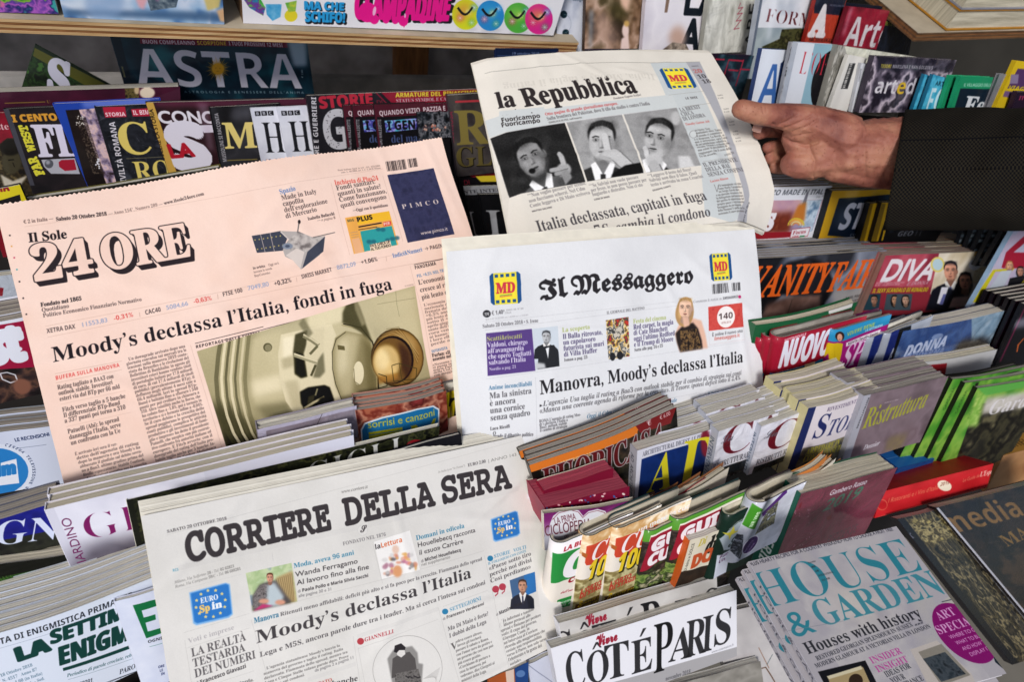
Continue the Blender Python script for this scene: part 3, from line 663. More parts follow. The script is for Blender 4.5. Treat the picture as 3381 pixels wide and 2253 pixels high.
# supplement thumbnail
s.Q('e9a850', [(875, 470), (1255, 405), (1330, 700), (950, 780)]); s.Q('efb830', [(975, 455), (1255, 405), (1272, 480), (985, 530)]); s.T('b', 'M&G', (897, 508), (955, 498), 24, '3a4a3a'); s.T('b', 'PLUS', (980, 505), (1115, 478), 40, '1c1a20', w=.05)
s.L('1c1a20', (990, 548), (1190, 510), 12); s.L('1c1a20', (990, 572), (1150, 545), 6); s.Q('d9483c', [(1200, 505), (1268, 492), (1274, 528), (1206, 542)]); s.T('b', 'PIR', (1208, 534), (1264, 522), 24, 'f4e0d0')
s.Q('2f9a9a', [(1005, 585), (1275, 535), (1320, 700), (1040, 760)]); rg = random.Random(2)
for k in range(7): s.E('1f5f70', (1080+k*40, 620+rg.uniform(-60, 60)), 22, 18, .8, soft=2)
s.Q('f0d8b8', [(1085, 700), (1260, 660), (1275, 720), (1095, 760)]); s.P('s', ['FAI IL CHECK UP', 'AL TUO FONDO'], (1092, 722), (1262, 684), (1100, 752), 24, '2c2224', w=.03)
for k in range(9): s.L('b09080', (920+k*5, 600+k*20), (985+k*5, 588+k*20), 4)
s.Q('e8b080', [(930, 655), (995, 640), (1035, 760), (960, 775)])
# space probe
s.Q('3e4250', [(80, 630), (325, 585), (385, 640), (345, 750), (125, 768)]); s.L('c9b8b0', (155, 616), (195, 765), 4); s.L('c9b8b0', (235, 600), (275, 762), 4)
for i in range(7):
    for j in range(2): s.E('b0a060', (108+i*36+j*22, 662-i*6+j*76), 6)
s.Q('b0a8a4', [(325, 585), (480, 590), (600, 640), (705, 625), (660, 790), (500, 912), (430, 830), (365, 800), (345, 740), (400, 660)]); s.G(['8f8884', 'c4bcb6', 'a8a09c', '6f6866'], [(400, 650), (480, 590), (600, 640), (700, 630), (540, 760), (440, 760), (350, 720)], 6, 5)
s.Q('3e4250', [(555, 760), (705, 630), (690, 760), (510, 905)]); s.Q('d8ccc4', [(370, 790), (460, 730), (530, 760), (495, 905), (430, 830)], .9); s.E('7f8898', (385, 712), 46, 26, 1, 1); s.E('4a5264', (385, 712), 20, 12)
s.L('6f6866', (470, 600), (485, 500), 10); s.E('2a2226', (484, 510), 12, 18); s.L('6f6866', (600, 640), (790, 595), 8); s.L('d8ccc4', (325, 590), (400, 660), 8)
s.T('b', 'In orbita.', (92, 908), (200, 886), 20, '3a2e30'); s.P('s', ['                     Oggi sarà', 'lanciata la sonda', 'BepiColombo'], (92, 908), (312, 862), (105, 972), 20, '6a5450')
s.T('R', 'Moody’s declassa l’Italia, fondi in fuga', (-1625, 1698), (1285, 1078), 128, '1f1a20', w=0)
s.L('3a2e30', (-160, 1508), (1455, 1095), 5); O(0, 1100); s.T('b', 'REPORTAGE DALLA SVIZZERA', (1692, 140), (2275, 18), 26, '2c2224', track=.12); s.L('3a2e30', (1685, 98), (2270, -40), 5)
O(800, 550)
s.L('3a2e30', (1465, 868), (2010, 750), 6); s.T('b', 'PANORAMA', (1475, 908), (1660, 865), 30, '2c2224', track=.08); s.T('b', 'PIL +6,5% NEL TRIMESTRE', (1495, 975), (1850, 890), 26, '4a78a8', w=-.01)
s.P('R', ['L’economia cinese', 'cresce al ritmo', 'più lento dal 2009'], (1510, 1035), (1900, 945), (1542, 1158), 40, '2c2224', w=-.01)
s.P('R', ['L’economia cinese rallenta', 'nazionale di statistica la', 'frenata del Pil del terzo', '+6,5% annuo, valore il', 'più lento dal primo trime', 'sotto il +6,6% atteso', 'aprile-giugno. E l’elemento', 'sante dell’economia anco-', 'cora venire, visto che', 'ni hanno appena iniziato', 'i loro effetti. In arrivo', 'perde ancora quota'], (1560, 1215), (1990, 1120), (1625, 1550), 24, '6a5450', w=-.01, just=True)
s.L(PK, (1430, 880), (1560, 1300), 2); s.L(PK, (1560, 1300), (1640, 1750), 2)
O(800, 1100)
s.T('b', 'INTERVISTA', (1632, 175), (1770, 140), 24, '4a78a8'); s.P('R', ['Furlan: «Il lavoro', 'assente nella manovra'], (1635, 212), (1960, 145), (1640, 245), 30, '2c2224', w=.02)
s.P('R', ['«Nessuna svolta nella', 'si punta sugli investi', 'maria Furlan, Segre', 'della Cisl in un’inter', 'con maggiori fondi'], (1638, 290), (1960, 215), (1650, 380), 20, '6a5450')
s.T('i', 'BLOOMBERG', (1390, -382), (1470, -400), 12, '8a7068')
# press photograph: polished metal tunnel segments
O(800, 1100)
s.softk = .45; keep = s.a.copy()
fr = [(-392, 165), (1475, -395), (1640, 520), (-100, 1110)]
s.G(['8f8c70', 'bcb592', 'cfc7a4', 'a7a082'], fr, 2, 11, con=1.1)
s.Q('e2dabb', [(100, 0), (900, -260), (1475, -395), (1540, 60), (1200, 120), (760, 260), (300, 380)], .6, 30); s.Q('55543f', [(-330, 600), (-100, 640), (200, 860), (260, 1010), (-100, 1110)], .8, 40); s.Q('3c3c30', [(-200, 850), (100, 930), (160, 1050), (-100, 1110)], .7, 30)
for x, w, c, a in ((-210, 34, '6f6e56', .6), (-165, 22, 'f0e8cc', .8), (-128, 20, '706f58', .7), (-85, 20, 'eee6ca', .8), (-48, 18, '75745c', .7), (-5, 20, 'e6dec0', .7), (36, 30, '8a8768', .6)):
    s.C(c, [(x+26, 60-(x+210)*.3), (x+2, 220), (x-14, 400), (x-2, 560), (x+34, 720), (x+90, 870), (x+170, 1000)], w, a)
s.Q('d8d0ae', [(90, 60), (330, 10), (322, 260), (340, 450), (420, 700), (180, 790), (90, 560), (60, 300)], .8, 14); s.Q('f2ead0', [(70, 430), (330, 370), (360, 500), (100, 560)], .75, 26); s.Q('7a785c', [(110, 640), (400, 600), (440, 740), (210, 820)], .6, 24)
s.E('7c7a60', (216, 138), 38, 38); s.E('a5a184', (220, 142), 29, 31, 1, 2)
s.Q('e6dec2', [(330, 30), (560, -20), (760, -60), (800, 40), (770, 180), (765, 330), (790, 470), (850, 600), (640, 650), (440, 700), (370, 600), (320, 420), (305, 200)], 1, 3)
s.Q('f4eeda', [(345, 60), (440, 40), (430, 200), (350, 230)], .8, 10); s.Q('b9b192', [(330, 240), (430, 215), (440, 300), (345, 330)], .6, 12); s.Q('c9c1a2', [(360, 430), (470, 420), (520, 640), (430, 690)], .7, 14)
s.Q('6f6d58', [(450, 30), (560, -10), (545, 120), (520, 200), (556, 390), (500, 405), (446, 370), (432, 180)], 1, 5); s.Q('3f4034', [(450, 180), (520, 200), (550, 388), (500, 400), (450, 360)], .8, 8); s.Q('8e8c74', [(640, 250), (690, 180), (704, 350), (660, 400), (600, 398)], .9, 8)
s.Q('e0d8bc', [(555, -10), (700, -60), (690, 160), (640, 250), (600, 395), (556, 390), (545, 200)], .85, 5); s.C('9f9c82', [(520, 40), (590, 80), (650, 125)], 34); s.C('ded6ba', [(520, 30), (590, 70), (650, 112)], 14); s.C('8a886e', [(640, 130), (575, 200)], 22); s.C('b5b196', [(440, 205), (540, 240), (640, 272)], 32); s.C('e6dec2', [(440, 195), (540, 230), (640, 262)], 12); s.C('77755e', [(625, 290), (585, 385)], 20)
s.Q('33342c', [(490, 520), (560, 482), (700, 462), (745, 480), (785, 590), (760, 640), (640, 665), (540, 690), (500, 620)], 1, 5); s.Q('6a685a', [(560, 560), (620, 540), (600, 660), (545, 680)], .8, 6); s.C('c9c0a0', [(530, 660), (610, 610), (700, 562)], 20); s.C('9a967c', [(640, 492), (622, 552)], 14); s.E('22231e', (700, 600), 50, 40, .8, 8)
s.Q('a9a07a', [(790, 60), (880, 0), (1040, 30), (1110, 120), (1165, 260), (1170, 480), (1090, 600), (850, 590), (785, 420), (765, 180)], 1, 3); s.Q('d6cdaa', [(800, 70), (880, 10), (1000, 30), (960, 300), (940, 560), (850, 560), (795, 400), (780, 190)], .8, 22); s.Q('e9e2c4', [(830, 100), (900, 60), (900, 300), (850, 400), (810, 300)], .6, 24); s.Q('8a815c', [(1040, 60), (1110, 140), (1160, 280), (1160, 470), (1090, 580), (1060, 400)], .7, 22)
s.C('4e4830', [(860, -60), (1010, -30), (1110, 90), (1160, 260), (1168, 490)], 10); s.C('b8ac80', [(845, -50), (1000, -15), (1095, 100), (1146, 262), (1152, 480)], 7)
s.Q('6a6850', [(850, -150), (935, -330), (1000, -200), (1050, -60), (1118, 110), (1010, 10), (930, -40), (850, -70)], .9, 8); s.Q('b9b292', [(935, -330), (1000, -200), (1050, -60), (1020, -40), (960, -180)], .7, 8); s.Q('f0e8cc', [(560, -160), (850, -240), (850, -80), (700, -40), (560, -20)], .7, 12); s.Q('8c8a72', [(480, -60), (520, -120), (600, 20), (560, 60)], .7, 8)
s.E('ece4c6', (993, 357), 46, 100, 1, 2); s.C('8a8260', [(952, 320), (960, 430), (1000, 456)], 5); s.Q('8a8260', [(810, 120), (870, 130), (875, 165), (815, 160)]); s.C('5a5640', [(880, 10), (800, 70), (765, 180), (770, 330), (795, 450), (850, 590)], 5)
s.E('6e5a38', (1330, 220), 232, 252, 1, 2); s.E('b98f52', (1335, 220), 218, 238, 1, 8); s.E('e0bc7c', (1380, 120), 110, 110, .6, 24); s.E('4a3a20', (1292, 240), 182, 206, 1, 2); s.E('9c7740', (1284, 246), 170, 194, 1, 4); s.Q('6a4c24', [(1340, 80), (1440, 160), (1460, 300), (1420, 420), (1360, 300)], .8, 18); s.E('f2cf88', (1235, 262), 118, 150, 1, 14); s.E('fbe8b4', (1200, 240), 60, 90, .7, 16); s.Q('c98f40', [(1160, 380), (1330, 350), (1340, 400), (1170, 450)], .8, 10)
for k in range(6): s.C(('e8cc94', '7a6034')[k % 2], [(1160+k*14, 60-k*16), (1290+k*10, 8-k*10), (1420+k*4, 60+k*6), (1520-k*3, 190+k*16)], 4, .5)
s.C('5f5a40', [(1165, 360), (1236, 382), (1242, 462), (1170, 485)], 7); s.C('6a6446', [(1280, 290), (1345, 268), (1500, 310), (1492, 400), (1300, 425), (1280, 290)], 6); s.C('6a6446', [(1345, 268), (1370, 420), (1400, 440)], 4)
s.C('a39e84', [(1310, -345), (1322, -230), (1345, -130)], 3); s.C('a39e84', [(1150, -230), (1320, -262), (1480, -290)], 3)
s.a = np.clip((s.a-.60)*1.3+np.array([.50, .49, .455]), .05, 1).astype(np.float32); lum = s.a.mean(-1, keepdims=True); s.a = ((s.a*.6+lum*.4)*np.array([1.02, 1, .95])+(np.random.RandomState(3).rand(s.ch, s.cw, 1)-.5)*.05).astype(np.float32); s.only(keep, fr); s.softk = 1
O(0, 1100)
s.T('b', 'BUFERA SULLA MANOVRA', (485, 410), (1035, 295), 34, 'd9504c', track=.08); s.L(PK, (480, 357), (1055, 245), 3); s.L(PK, (485, 435), (1055, 320), 3)
s.P('R', ['Rating tagliato a BAA3 con', 'outlook stabile. Investitori', 'esteri via dal BTp per 66 mld'], (500, 492), (1020, 385), (518, 590), 38, '2c2224', w=-.015)
s.L(PK, (525, 618), (1085, 500), 2)
s.P('R', ['Fitch verso taglio a 5 banche', 'Il differenziale BTp-Bund', 'a 337 punti poi torna a 310'], (540, 683), (1085, 560), (558, 778), 38, '2c2224', w=-.015)
s.L(PK, (570, 810), (1130, 685), 2)
s.P('R', ['Patuelli (Abi): lo spread', 'danneggia l’Italia, serve', 'un confronto con la Ue'], (583, 870), (1030, 758), (608, 968), 38, '2c2224', w=-.015)
s.P('R', ['   Un downgrade arrivato dopo una', 'giornata convulsa sui mercati tra le', 'tensioni sulla manovra 2019 conte-', 'stata da Bruxelles e le rivelazioni del', 'Bollettino di Bankitalia: in agosto gli', 'investitori esteri hanno venduto titoli', 'di portafoglio italiani per 17,8 miliardi', 'di euro, di cui 17,4 miliardi di titoli', 'pubblici (prevalentemente BTp); il', 'deflusso negli ultimi 4 mesi sale a', '66,4 miliardi. Ieri lo spread BTp-', 'Bund è balzato fino a sfiorare i 340', 'punti per poi crollare in chiusura a', '310. Altra volatilità anche in Borsa, che', 'ha ceduto fino a -1,8%, poi è tornata in', 'territorio e si è fermata infine a -0,04%.', 'Se il caro debito e la crescita dello', 'spread peggiorano le prospettive dei', 'conti pubblici, complica le attività', 'produttive e gli investimenti di fami-', 'glie e imprese» ha detto il presidente', 'Patuelli, che auspica «un più costrut-', 'tivo confronto fra autorità italiane ed', 'europee». E Fitch avverte: con il', 'downgrade del rating dell’Italia pro-', 'babile taglio anche per 5 banche: In-', 'tesa, UniCredit, Credem, Mediobanca'], (1085, 250), (1602, 130), (1350, 1150), 27, '4a3a3a', w=-.01, just=True)
s.P('R', ['È arrivato ieri sera il ver-', 'detto dell’agenzia di rating', 'dopo la manovra e ora Moody’s ha', 'abbassato il giudizio sul debito sovra-', 'no a Baa3, ultimo gradino prima del', 'livello «spazzatura». Stabile l’outlook.', '«Implicazioni negative per la crescita', 'dalla mancanza di riforme strutturali', 'e aumento del deficit» le motiva-', 'zioni dell’agenzia. Ieri intanto', 'la lettera a Bruxelles del'], (640, 1058), (1180, 925), (780, 1420), 27, '4a3a3a', w=-.01, just=True)
s.L(PK, (1645, 110), (1930, 1040), 2)
def sole_d(a, b):
    return .008*math.sin(3.0*a+.3)*(1-.4*b)+.0035*math.sin(11*a+2)*max(0, 1-4*b)+.004*math.sin(6*b+1)*(1-a)-.012*max(0, b-.62)**1*2*(1-a)-.002*math.sin(14*a*b)
newspaper(s, 'pink_newspaper', 'pink financial broadsheet with serrated top edge at the upper left', sole_d, nu=230, nv=110, ser='t', sheets=7, cr=creases(8, 12, .44), pages='pink', col2='e6bfa8', lift=-.0003)
# ---- tabloid with blackletter masthead, centre
O(1600, 550)
s = Sheet((-320, 730), (2305, 545), (-215, 1985), br=(2375, 1520), z=.585, hk=1.85, bgc='e9e9e9')
s.G(['d6d7d9', 'dfe0e2', 'dadbdd'], [(-400, 500), (2600, 500), (2600, 3000), (-400, 3000)], 5, 9)
md_logo(s, (166, 1054), 258, 270, 14, -18); md_logo(s, (1998, 872), 186, 232, 14, -14)
s.T('f', 'Il', (455, 1160), (680, 1120), 215, '28262a', w=.028); s.T('f', 'Messaggero', (722, 1112), (1762, 1005), 205, '28262a', w=.028)
s.bars((1920, 1022), (2055, 1008), (1928, 1105), 26, '2e2c30'); s.bars((2092, 1010), (2165, 1003), (2097, 1080), 12, '2e2c30')
s.E('2a2a2e', (10, 1272), 32, 32); s.T('f', 'M', (-12, 1290), (32, 1286), 34, 'e9e9e9'); s.T('b', '€ 1,40*', (50, 1285), (160, 1270), 34, '3a383c', w=-.02); s.T('s', 'ANNO 140- N° 289', (170, 1250), (316, 1235), 16, '8a888c'); s.T('s', 'ITALIA', (160, 1275), (215, 1268), 16, '8a888c')
s.T('s', 'Sped. in A.P. DL353/2003 conv. L.46/2004 art.1 c.1 DCB-RM', (0, 1328), (355, 1290), 15, '9a989c')
BL = 'b0b0b4'
s.L(BL, (-10, 1345), (1610, 1170), 2); s.L(BL, (-10, 1412), (1620, 1205), 2); s.L(BL, (1790, 1180), (2180, 1135), 2)
s.T('R', 'Sabato 20 Ottobre 2018 • S. Irene', (-25, 1395), (440, 1345), 32, '4a484c', w=-.01); s.T('R', 'IL GIORNALE DEL MATTINO', (1020, 1278), (1345, 1235), 24, '4a484c', w=-.01)
s.T('i', 'Commenta le notizie su', (1765, 1180), (2010, 1150), 20, '6a686c'); s.T('b', 'ILMESSAGGERO.IT', (2018, 1150), (2145, 1135), 20, '3a383c'); s.E('c02a68', (2160, 1128), 14)
s.Q('57407f', [(2, 1440), (385, 1402), (412, 1762), (13, 1807)]); s.T('R', 'Scatti&riscatti', (8, 1508), (302, 1480), 40, 'b9c070')
s.P('R', ['Valdoni, chirurgo', 'all’avanguardia', 'che operò Togliatti', 'salvando l’Italia'], (12, 1562), (372, 1530), (22, 1712), 42, 'e8e4f0'); 
O(1600, 1100)
s.T('R', 'Nordio a pag. 21', (26, 325), (250, 300), 26, 'd8d4e0'); O(1600, 550)
s.Q('c9d2da', [(388, 1402), (605, 1378), (617, 1722), (412, 1755)]); s.face((505, 1470), 100, 'b8babc', '3c3e42', '26282c', bw=1, tie='3a3a40'); s.Q('26282c', [(440, 1600), (480, 1555), (570, 1540), (608, 1600), (617, 1722), (430, 1750)]); s.Q('e4e6e8', [(500, 1570), (530, 1560), (520, 1660)]); s.Q('c0c2c4', [(414, 1750), (418, 1690), (490, 1700), (500, 1740)], 1, 2)
def hatch(p, q, n, c='cfd0d2'):
    for k in range(n):
        t = k/n; x = p[0]+(q[0]-p[0])*t; s.L(c, (x, p[1]), (x-60, q[1]), 2, .8)
hatch((640, 1370), (1230, 1400), 40); hatch((670, 1660), (900, 1715), 16); hatch((1260, 1300), (1640, 1340), 26); hatch((820, 1640), (1030, 1690), 14)
s.T('R', 'La scoperta', (640, 1432), (878, 1402), 38, '9aa848', w=-.01); s.P('R', ['Il Balla ritrovato,', 'un capolavoro', 'futurista sui muri', 'di Villa Huffer'], (645, 1490), (995, 1448), (655, 1642), 42, '3f3560')
O(1600, 1100); s.T('R', 'Isman a pag. 23', (657, 245), (858, 218), 26, '3a383c'); O(1600, 550)
s.G(['b93a2c', '2c3a4a', 'd9a43a', 'e8e0d0', '1c2024', 'c8c0b0'], [(1012, 1330), (1208, 1300), (1225, 1637), (1040, 1667)], 5, 21, con=2.6); s.E('26262a', (1075, 1640), 24, 36); s.E('26262a', (1140, 1630), 28, 36)
s.T('R', 'Festa del cinema', (1250, 1358), (1535, 1320), 38, '9aa848', w=-.01); s.P('R', ['Red carpet, la magia', 'di Cate Blanchett', 'oggi l’ultimo Redford', 'e il Trump di Moore'], (1253, 1408), (1610, 1360), (1262, 1557), 42, '3f3560')
O(1600, 1100); s.T('R', 'Satta alle pag. 24 e 25', (1265, 160), (1515, 120), 26, '3a383c'); O(1600, 550)
s.Q('e0b49c', [(1650, 1360), (1760, 1310), (1840, 1330), (1880, 1450), (1905, 1567), (1850, 1575), (1660, 1602), (1615, 1450)], 1, 2)
s.Q('2a2220', [(1690, 1365), (1770, 1350), (1815, 1400), (1850, 1500), (1860, 1572), (1665, 1602), (1635, 1520), (1620, 1440)], 1, 2); s.G(['2a2220', '8a6a40', '3a2c24', '1c1614'], [(1660, 1420), (1800, 1400), (1850, 1572), (1670, 1600)], 12, 4, con=2)
s.face((1695, 1225), 175, 'ebc0a4', 'b08a5a', '2a2220', long=1, sh=0); s.Q('e0b49c', [(1670, 1300), (1725, 1300), (1740, 1370), (1690, 1390)], 1, 2)
s.Q('c0413c', [(1895, 1215), (2180, 1180), (2205, 1385), (1908, 1420)]); s.G(['b83a38', 'cf5048', 'c0443e'], [(1895, 1215), (2180, 1180), (2205, 1385), (1908, 1420)], 12, 3); s.E('efe9e6', (2050, 1300), 76, 92); s.T('b', '140', (1985, 1325), (2112, 1308), 52, '3a2628', w=-.01); s.T('s', '1878-2018', (2010, 1362), (2095, 1350), 18, '9a6a68')
s.C('c9b0b0', [(1908, 1425), (1918, 1540), (2220, 1495), (2205, 1385)], 2); s.T('s', 'È online il nuovo sito', (1938, 1468), (2198, 1430), 28, '4a484c', w=.01); s.T('b', 'ilmessaggero.it', (1958, 1503), (2175, 1470), 30, 'c0483c', w=-.01)
O(1600, 1100)
s.L(BL, (0, 395), (2220, 75), 2); s.T('R', 'Manovra, Moody’s declassa l’Italia', (450, 528), (2215, 250), 118, '242226', w=.004)
s.T('I', '▸', (450, 630), (470, 628), 20); s.Q('242226', [(450, 612), (474, 622), (450, 636)])
s.T('I', 'L’agenzia Usa taglia il rating a Baa3 con outlook stabile per il cambio di strategia sui conti', (480, 628), (2205, 358), 44, '3a383c', w=-.02)
s.T('I', '«Manca una coerente agenda di riforme per la crescita». Il Tesoro: ipotesi deficit sotto il 2,4%', (450, 690), (2195, 400), 44, '3a383c', w=-.02)
s.T('R', 'Anime inconciliabili', (22, 490), (383, 450), 38, '35688f'); s.P('R', ['Ma la sinistra', 'è ancora', 'una cornice', 'senza quadro'], (28, 565), (380, 518), (38, 755), 50, '333136', w=-.03)
s.T('R', 'Luca Ricolfi', (38, 838), (200, 812), 28, '2c2a2e'); s.P('R', ['Q', 'uando il dibattito politico'], (60, 880), (400, 860), (60, 905), 34, '3a383c')
s.L(BL, (413, 380), (432, 900), 2); s.L(BL, (855, 690), (1860, 510), 2); s.L(BL, (1885, 505), (1895, 640), 2); s.L(BL, (1890, 500), (2180, 455), 2)
s.T('I', 'Oggi il Cdm con le correzioni al decreto fiscale', (858, 735), (1640, 590), 36, '2f6088', w=-.005); s.T('R', 'Governo, mini-condono', (1190, 722), (1820, 608), 42, '3a383c', w=-.01); s.T('R', 'intesa tra Salvini e Di Maio', (1100, 775), (1825, 655), 42, '2c2a2e', w=-.01)
s.P('R', ['ROMA L’agenzia di rating Moo-', 'dy’s declassa l’Italia a', 'Baa3, outlook stabile', 'il cambio di strategia'], (448, 770), (805, 710), (455, 850), 26, '4a484c', just=True)
s.T('I', 'L’intervista', (1905, 540), (2070, 512), 30, '2f6088'); s.P('I', ['Il capo della Lega:', '«Basta sceneggiate', 'sulla manovra»'], (1900, 582), (2140, 542), (1895, 635), 30, '3a383c', w=-.02)
newspaper(s, 'blackletter_newspaper', 'white tabloid with black gothic-letter masthead in the centre of the rack',
    lambda a, b: .004*math.sin(3*a)+.0035*math.sin(4*b+1)*a-.006*max(0, .1-a)*6, sheets=10, gap=.0009, lift=.0012, ser='', cr=creases(5, 9, .97))
# ---- newspaper held up in the hand, top right
O(1600, 0)
def held(a, b):
    c = max(0, a-.70)/.30
    return (.006*math.sin(3*a)+.010*(1-b)*math.sin(2*b)-.008*c*c*max(0, b-.55)**1.2-.006*max(0, .06-a)*12-.03*max(0, a-.8)*max(0, b-.75)*20*.5, -.022*max(0, (a-.78)/.22)*max(0, (b-.82)/.18)**1.5)
s = Sheet((-105, 540), (1950, 460), (240, 2150), br=(2640, 1900), z=.725, bgc='d9d4ca')
s.G(['d3cec4', 'dcd7cd', 'd8d3c9'], [(-150, 300), (2900, 300), (2900, 2400), (-150, 2400)], 4, 15)
DG = '8f8b84'
s.C('8a8780', [(0, 640), (500, 630), (1410, 595), (1845, 555)], 4)
s.Q('bfc5c6', [(1408, 597), (1722, 570), (2030, 1270), (2240, 1900), (2100, 1960), (1870, 1900), (1830, 1600), (1480, 760)])
s.Q('a5a6ac', [(1722, 568), (1843, 555), (2110, 1250), (2280, 1700), (2300, 1990), (2120, 2020), (2240, 1750), (2040, 1200)])
s.Q('c4c9c9', [(0, 1050), (860, 970), (1590, 880), (1640, 990), (680, 1130), (40, 1205)])
s.T('R', 'la', (112, 972), (268, 962), 150, '2c2627', w=.02); s.T('R', 'Repubblica', (335, 975), (1300, 870), 172, '2c2627', w=.02)
s.T('i', 'Fondatore Eugenio Scalfari', (1090, 932), (1325, 895), 18, '4a4446', w=.02)
for y in (1040, 1100, 1142): s.T('b', 'Fuoricampo', (140, y), (470 if y > 1050 else 450, y-22), 40, '2c2627', w=.01)
s.Q('c4c9c9', [(120, 1000), (500, 985), (500, 1020), (120, 1040)]); s.Q('c4c9c9', [(140, 1148), (500, 1125), (500, 1160), (140, 1180)])
s.T('R', 'Otto pagine di grande giornalismo europeo.', (512, 1063), (1128, 975), 28, 'b94040'); s.T('R', 'Sulla frontiera del Pakistan, dove il tifo da stadio è contro l’India', (527, 1105), (1402, 972), 32, '4a4648', w=-.02); s.T('b', 'GIANLUCA DI FEO, nell’inserto', (540, 1132), (820, 1092), 16, '55514f')
s.T('R', 'Italia, Moody’s taglia il rating', (1430, 700), (150, 760), 60, 'c9c4ba', w=-.02)
md_logo(s, (1645, 728), 250, 185, 82, -22)
s.T('R', '20', (1792, 672), (1868, 660), 40, 'b9524c'); s.T('R', '10', (1825, 722), (1900, 710), 40, '3a3638'); s.T('R', '18', (1862, 768), (1938, 756), 40, '3a3638')
s.T('b', 'SABATO', (1772, 608), (1832, 602), 10, '4a4648'); s.T('b', 'LE IDEE', (1708, 918), (1812, 905), 20, '2c2627', track=.15)
s.L(DG, (1680, 982), (1925, 945), 2.5); s.L(DG, (1560, 885), (1870, 838), 2)
s.P('R', ['LA BREXIT', 'CIECA', 'DI LONDRA'], (1662, 1025), (1850, 988), (1690, 1100), 36, '4a4648', w=-.03); s.T('I', 'Timothy Garton Ash', (1708, 1140), (1915, 1108), 22, 'b9524c')
s.E('c4c9c9', (1772, 1215), 34, 32); s.C('6a6668', [(1772+32*math.cos(k*.4), 1215+30*math.sin(k*.4)) for k in range(17)], 3)
s.P('R', ['     ra basta. Non', '     sentiamoci oltre. Tutto', '     il mondo ci commisera', 'o ci disprezza. La Brexit, se', 'mai ci arriveremo, sarà l’atto', 'di un’autolesione collettiva,', 'recente. Ormai è evidente che', 'non esiste la possibilità di', 'raggiungere con il resto della', 'Ue un accordo.'], (1760, 1195), (2040, 1150), (1830, 1408), 20, '55514f', just=False)
s.T('i', 'pagina 24', (2045, 1390), (2128, 1366), 20, '55514f'); s.L(DG, (1858, 1445), (2145, 1395), 2)
s.P('R', ['IL PRESIDENTE', 'DELLA RAI', 'SENZA CONFINI'], (1865, 1490), (2170, 1432), (1905, 1575), 38, '4a4648', w=-.03); s.T('I', 'Lucinia Ritosso', (1922, 1625), (2078, 1590), 22, 'b9524c')
s.P('R', ['     e li immaginate voi una', '     Anna Maria Tarantola o', '     un Sergio Zavoli dire', 'a un giornale straniero che', 'la delegazione parlamentare', 'del partito di opposizione del', 'proprio paese è segretamente', 'foraggiata da un magnate', 'della finanza? E quello che ha', 'sostenuto il nuovo presidente'], (1960, 1665), (2220, 1620), (1990, 1900), 20, '55514f', just=False)
s.C('55514f', [(1950, 1640), (1975, 1705), (1990, 1640)], 3)
for y in (880, 1000, 1110, 1190, 1245): x = 1985+(y-880)*.42; s.T('s', 'Italia', (x, y), (x+44, y-8), 12, '55514f'); s.T('s', '€ 2,50', (x+4, y+26), (x+50, y+18), 12, '55514f')
s.T('s', 'La fabbrica del libro', (2235, 2010), (2300, 1760), 22, '3a3c44', w=.02)
def bwp(q, cols, seed): s.G(cols, q, 2, seed, con=1.1)
bwp([(45, 1210), (675, 1130), (865, 1632), (210, 1727)], ['2a2829', '3a3738', '232122'], 3); bwp([(685, 1128), (1160, 1060), (1356, 1555), (862, 1632)], ['8f8c88', 'a19e99', '7c7975'], 4); bwp([(1172, 1058), (1628, 990), (1838, 1477), (1368, 1553)], ['8a8783', '9a9793', '74716e'], 5)
# three grey-scale heads with raised fingers (plain, generic)
keep = s.a.copy()
def bwhead(x, y, h, tilt, sk, hr, cl, turn=0):
    s.face((x, y), h, sk, hr, cl, bw=1, rot=tilt, turn=turn)
    s.G(['000000', 'ffffff'], [(x-h*.5, y-h*.6), (x+h*.5, y-h*.6), (x+h*.5, y+h*.6), (x-h*.5, y+h*.6)], 6, int(x), alpha=.10, soft=6)
bwhead(385, 1420, 330, -.42, '8f8a86', '1c1a1a', '6a6662'); s.E('2a2526', (400, 1530), 24, 20, soft=2); s.Q('2c2828', [(300, 1480), (360, 1560), (450, 1590), (540, 1520), (560, 1420), (585, 1440), (560, 1560), (470, 1630), (360, 1610), (300, 1540)], .6, 6); s.E('1a1616', (398, 1528), 26, 20)
def finger(pts, w, c):
    s.C(tuple(col(c)*.6), [(a+4, b+2) for a, b in pts], w*1.15); s.C(c, pts, w)
    for p in pts: s.E(c, p, w*.5)
s.E('a8a39e', (665, 1530), 62, 58, soft=2); finger([(625, 1395), (660, 1470), (670, 1540)], 34, 'b0aba6'); finger([(560, 1530), (620, 1520), (690, 1500)], 34, 'a49f9a'); finger([(600, 1560), (700, 1545)], 32, '9a9590'); finger([(680, 1560), (740, 1700)], 60, '8f8a86')
bwhead(985, 1290, 330, -.03, 'bab5af', '2e2b2b', '3e3c3c'); finger([(1010, 1240), (1030, 1340), (1050, 1420)], 46, 'c4bfb9'); s.E('bab5af', (1060, 1420), 80, 52, soft=2, rot=20); finger([(1090, 1400), (1210, 1500)], 90, 'bcb7b1'); finger([(985, 1430), (1060, 1450)], 30, 'aca7a1')
s.Q('2e2c2d', [(1165, 1520), (1250, 1480), (1350, 1640), (1200, 1680)], 1, 2)
bwhead(1470, 1260, 340, .18, 'b2ada7', '2a2727', '232122', -.08); s.Q('c9c4be', [(1640, 1400), (1740, 1400), (1835, 1590), (1660, 1600)], 1, 3); s.E('b5b0aa', (1620, 1080), 40, 60, soft=3); finger([(1355, 1340), (1370, 1400), (1400, 1450)], 36, 'c4bfb9'); s.E('bab5af', (1440, 1450), 76, 70, soft=3); finger([(1430, 1480), (1480, 1580)], 80, 'b0aba5')
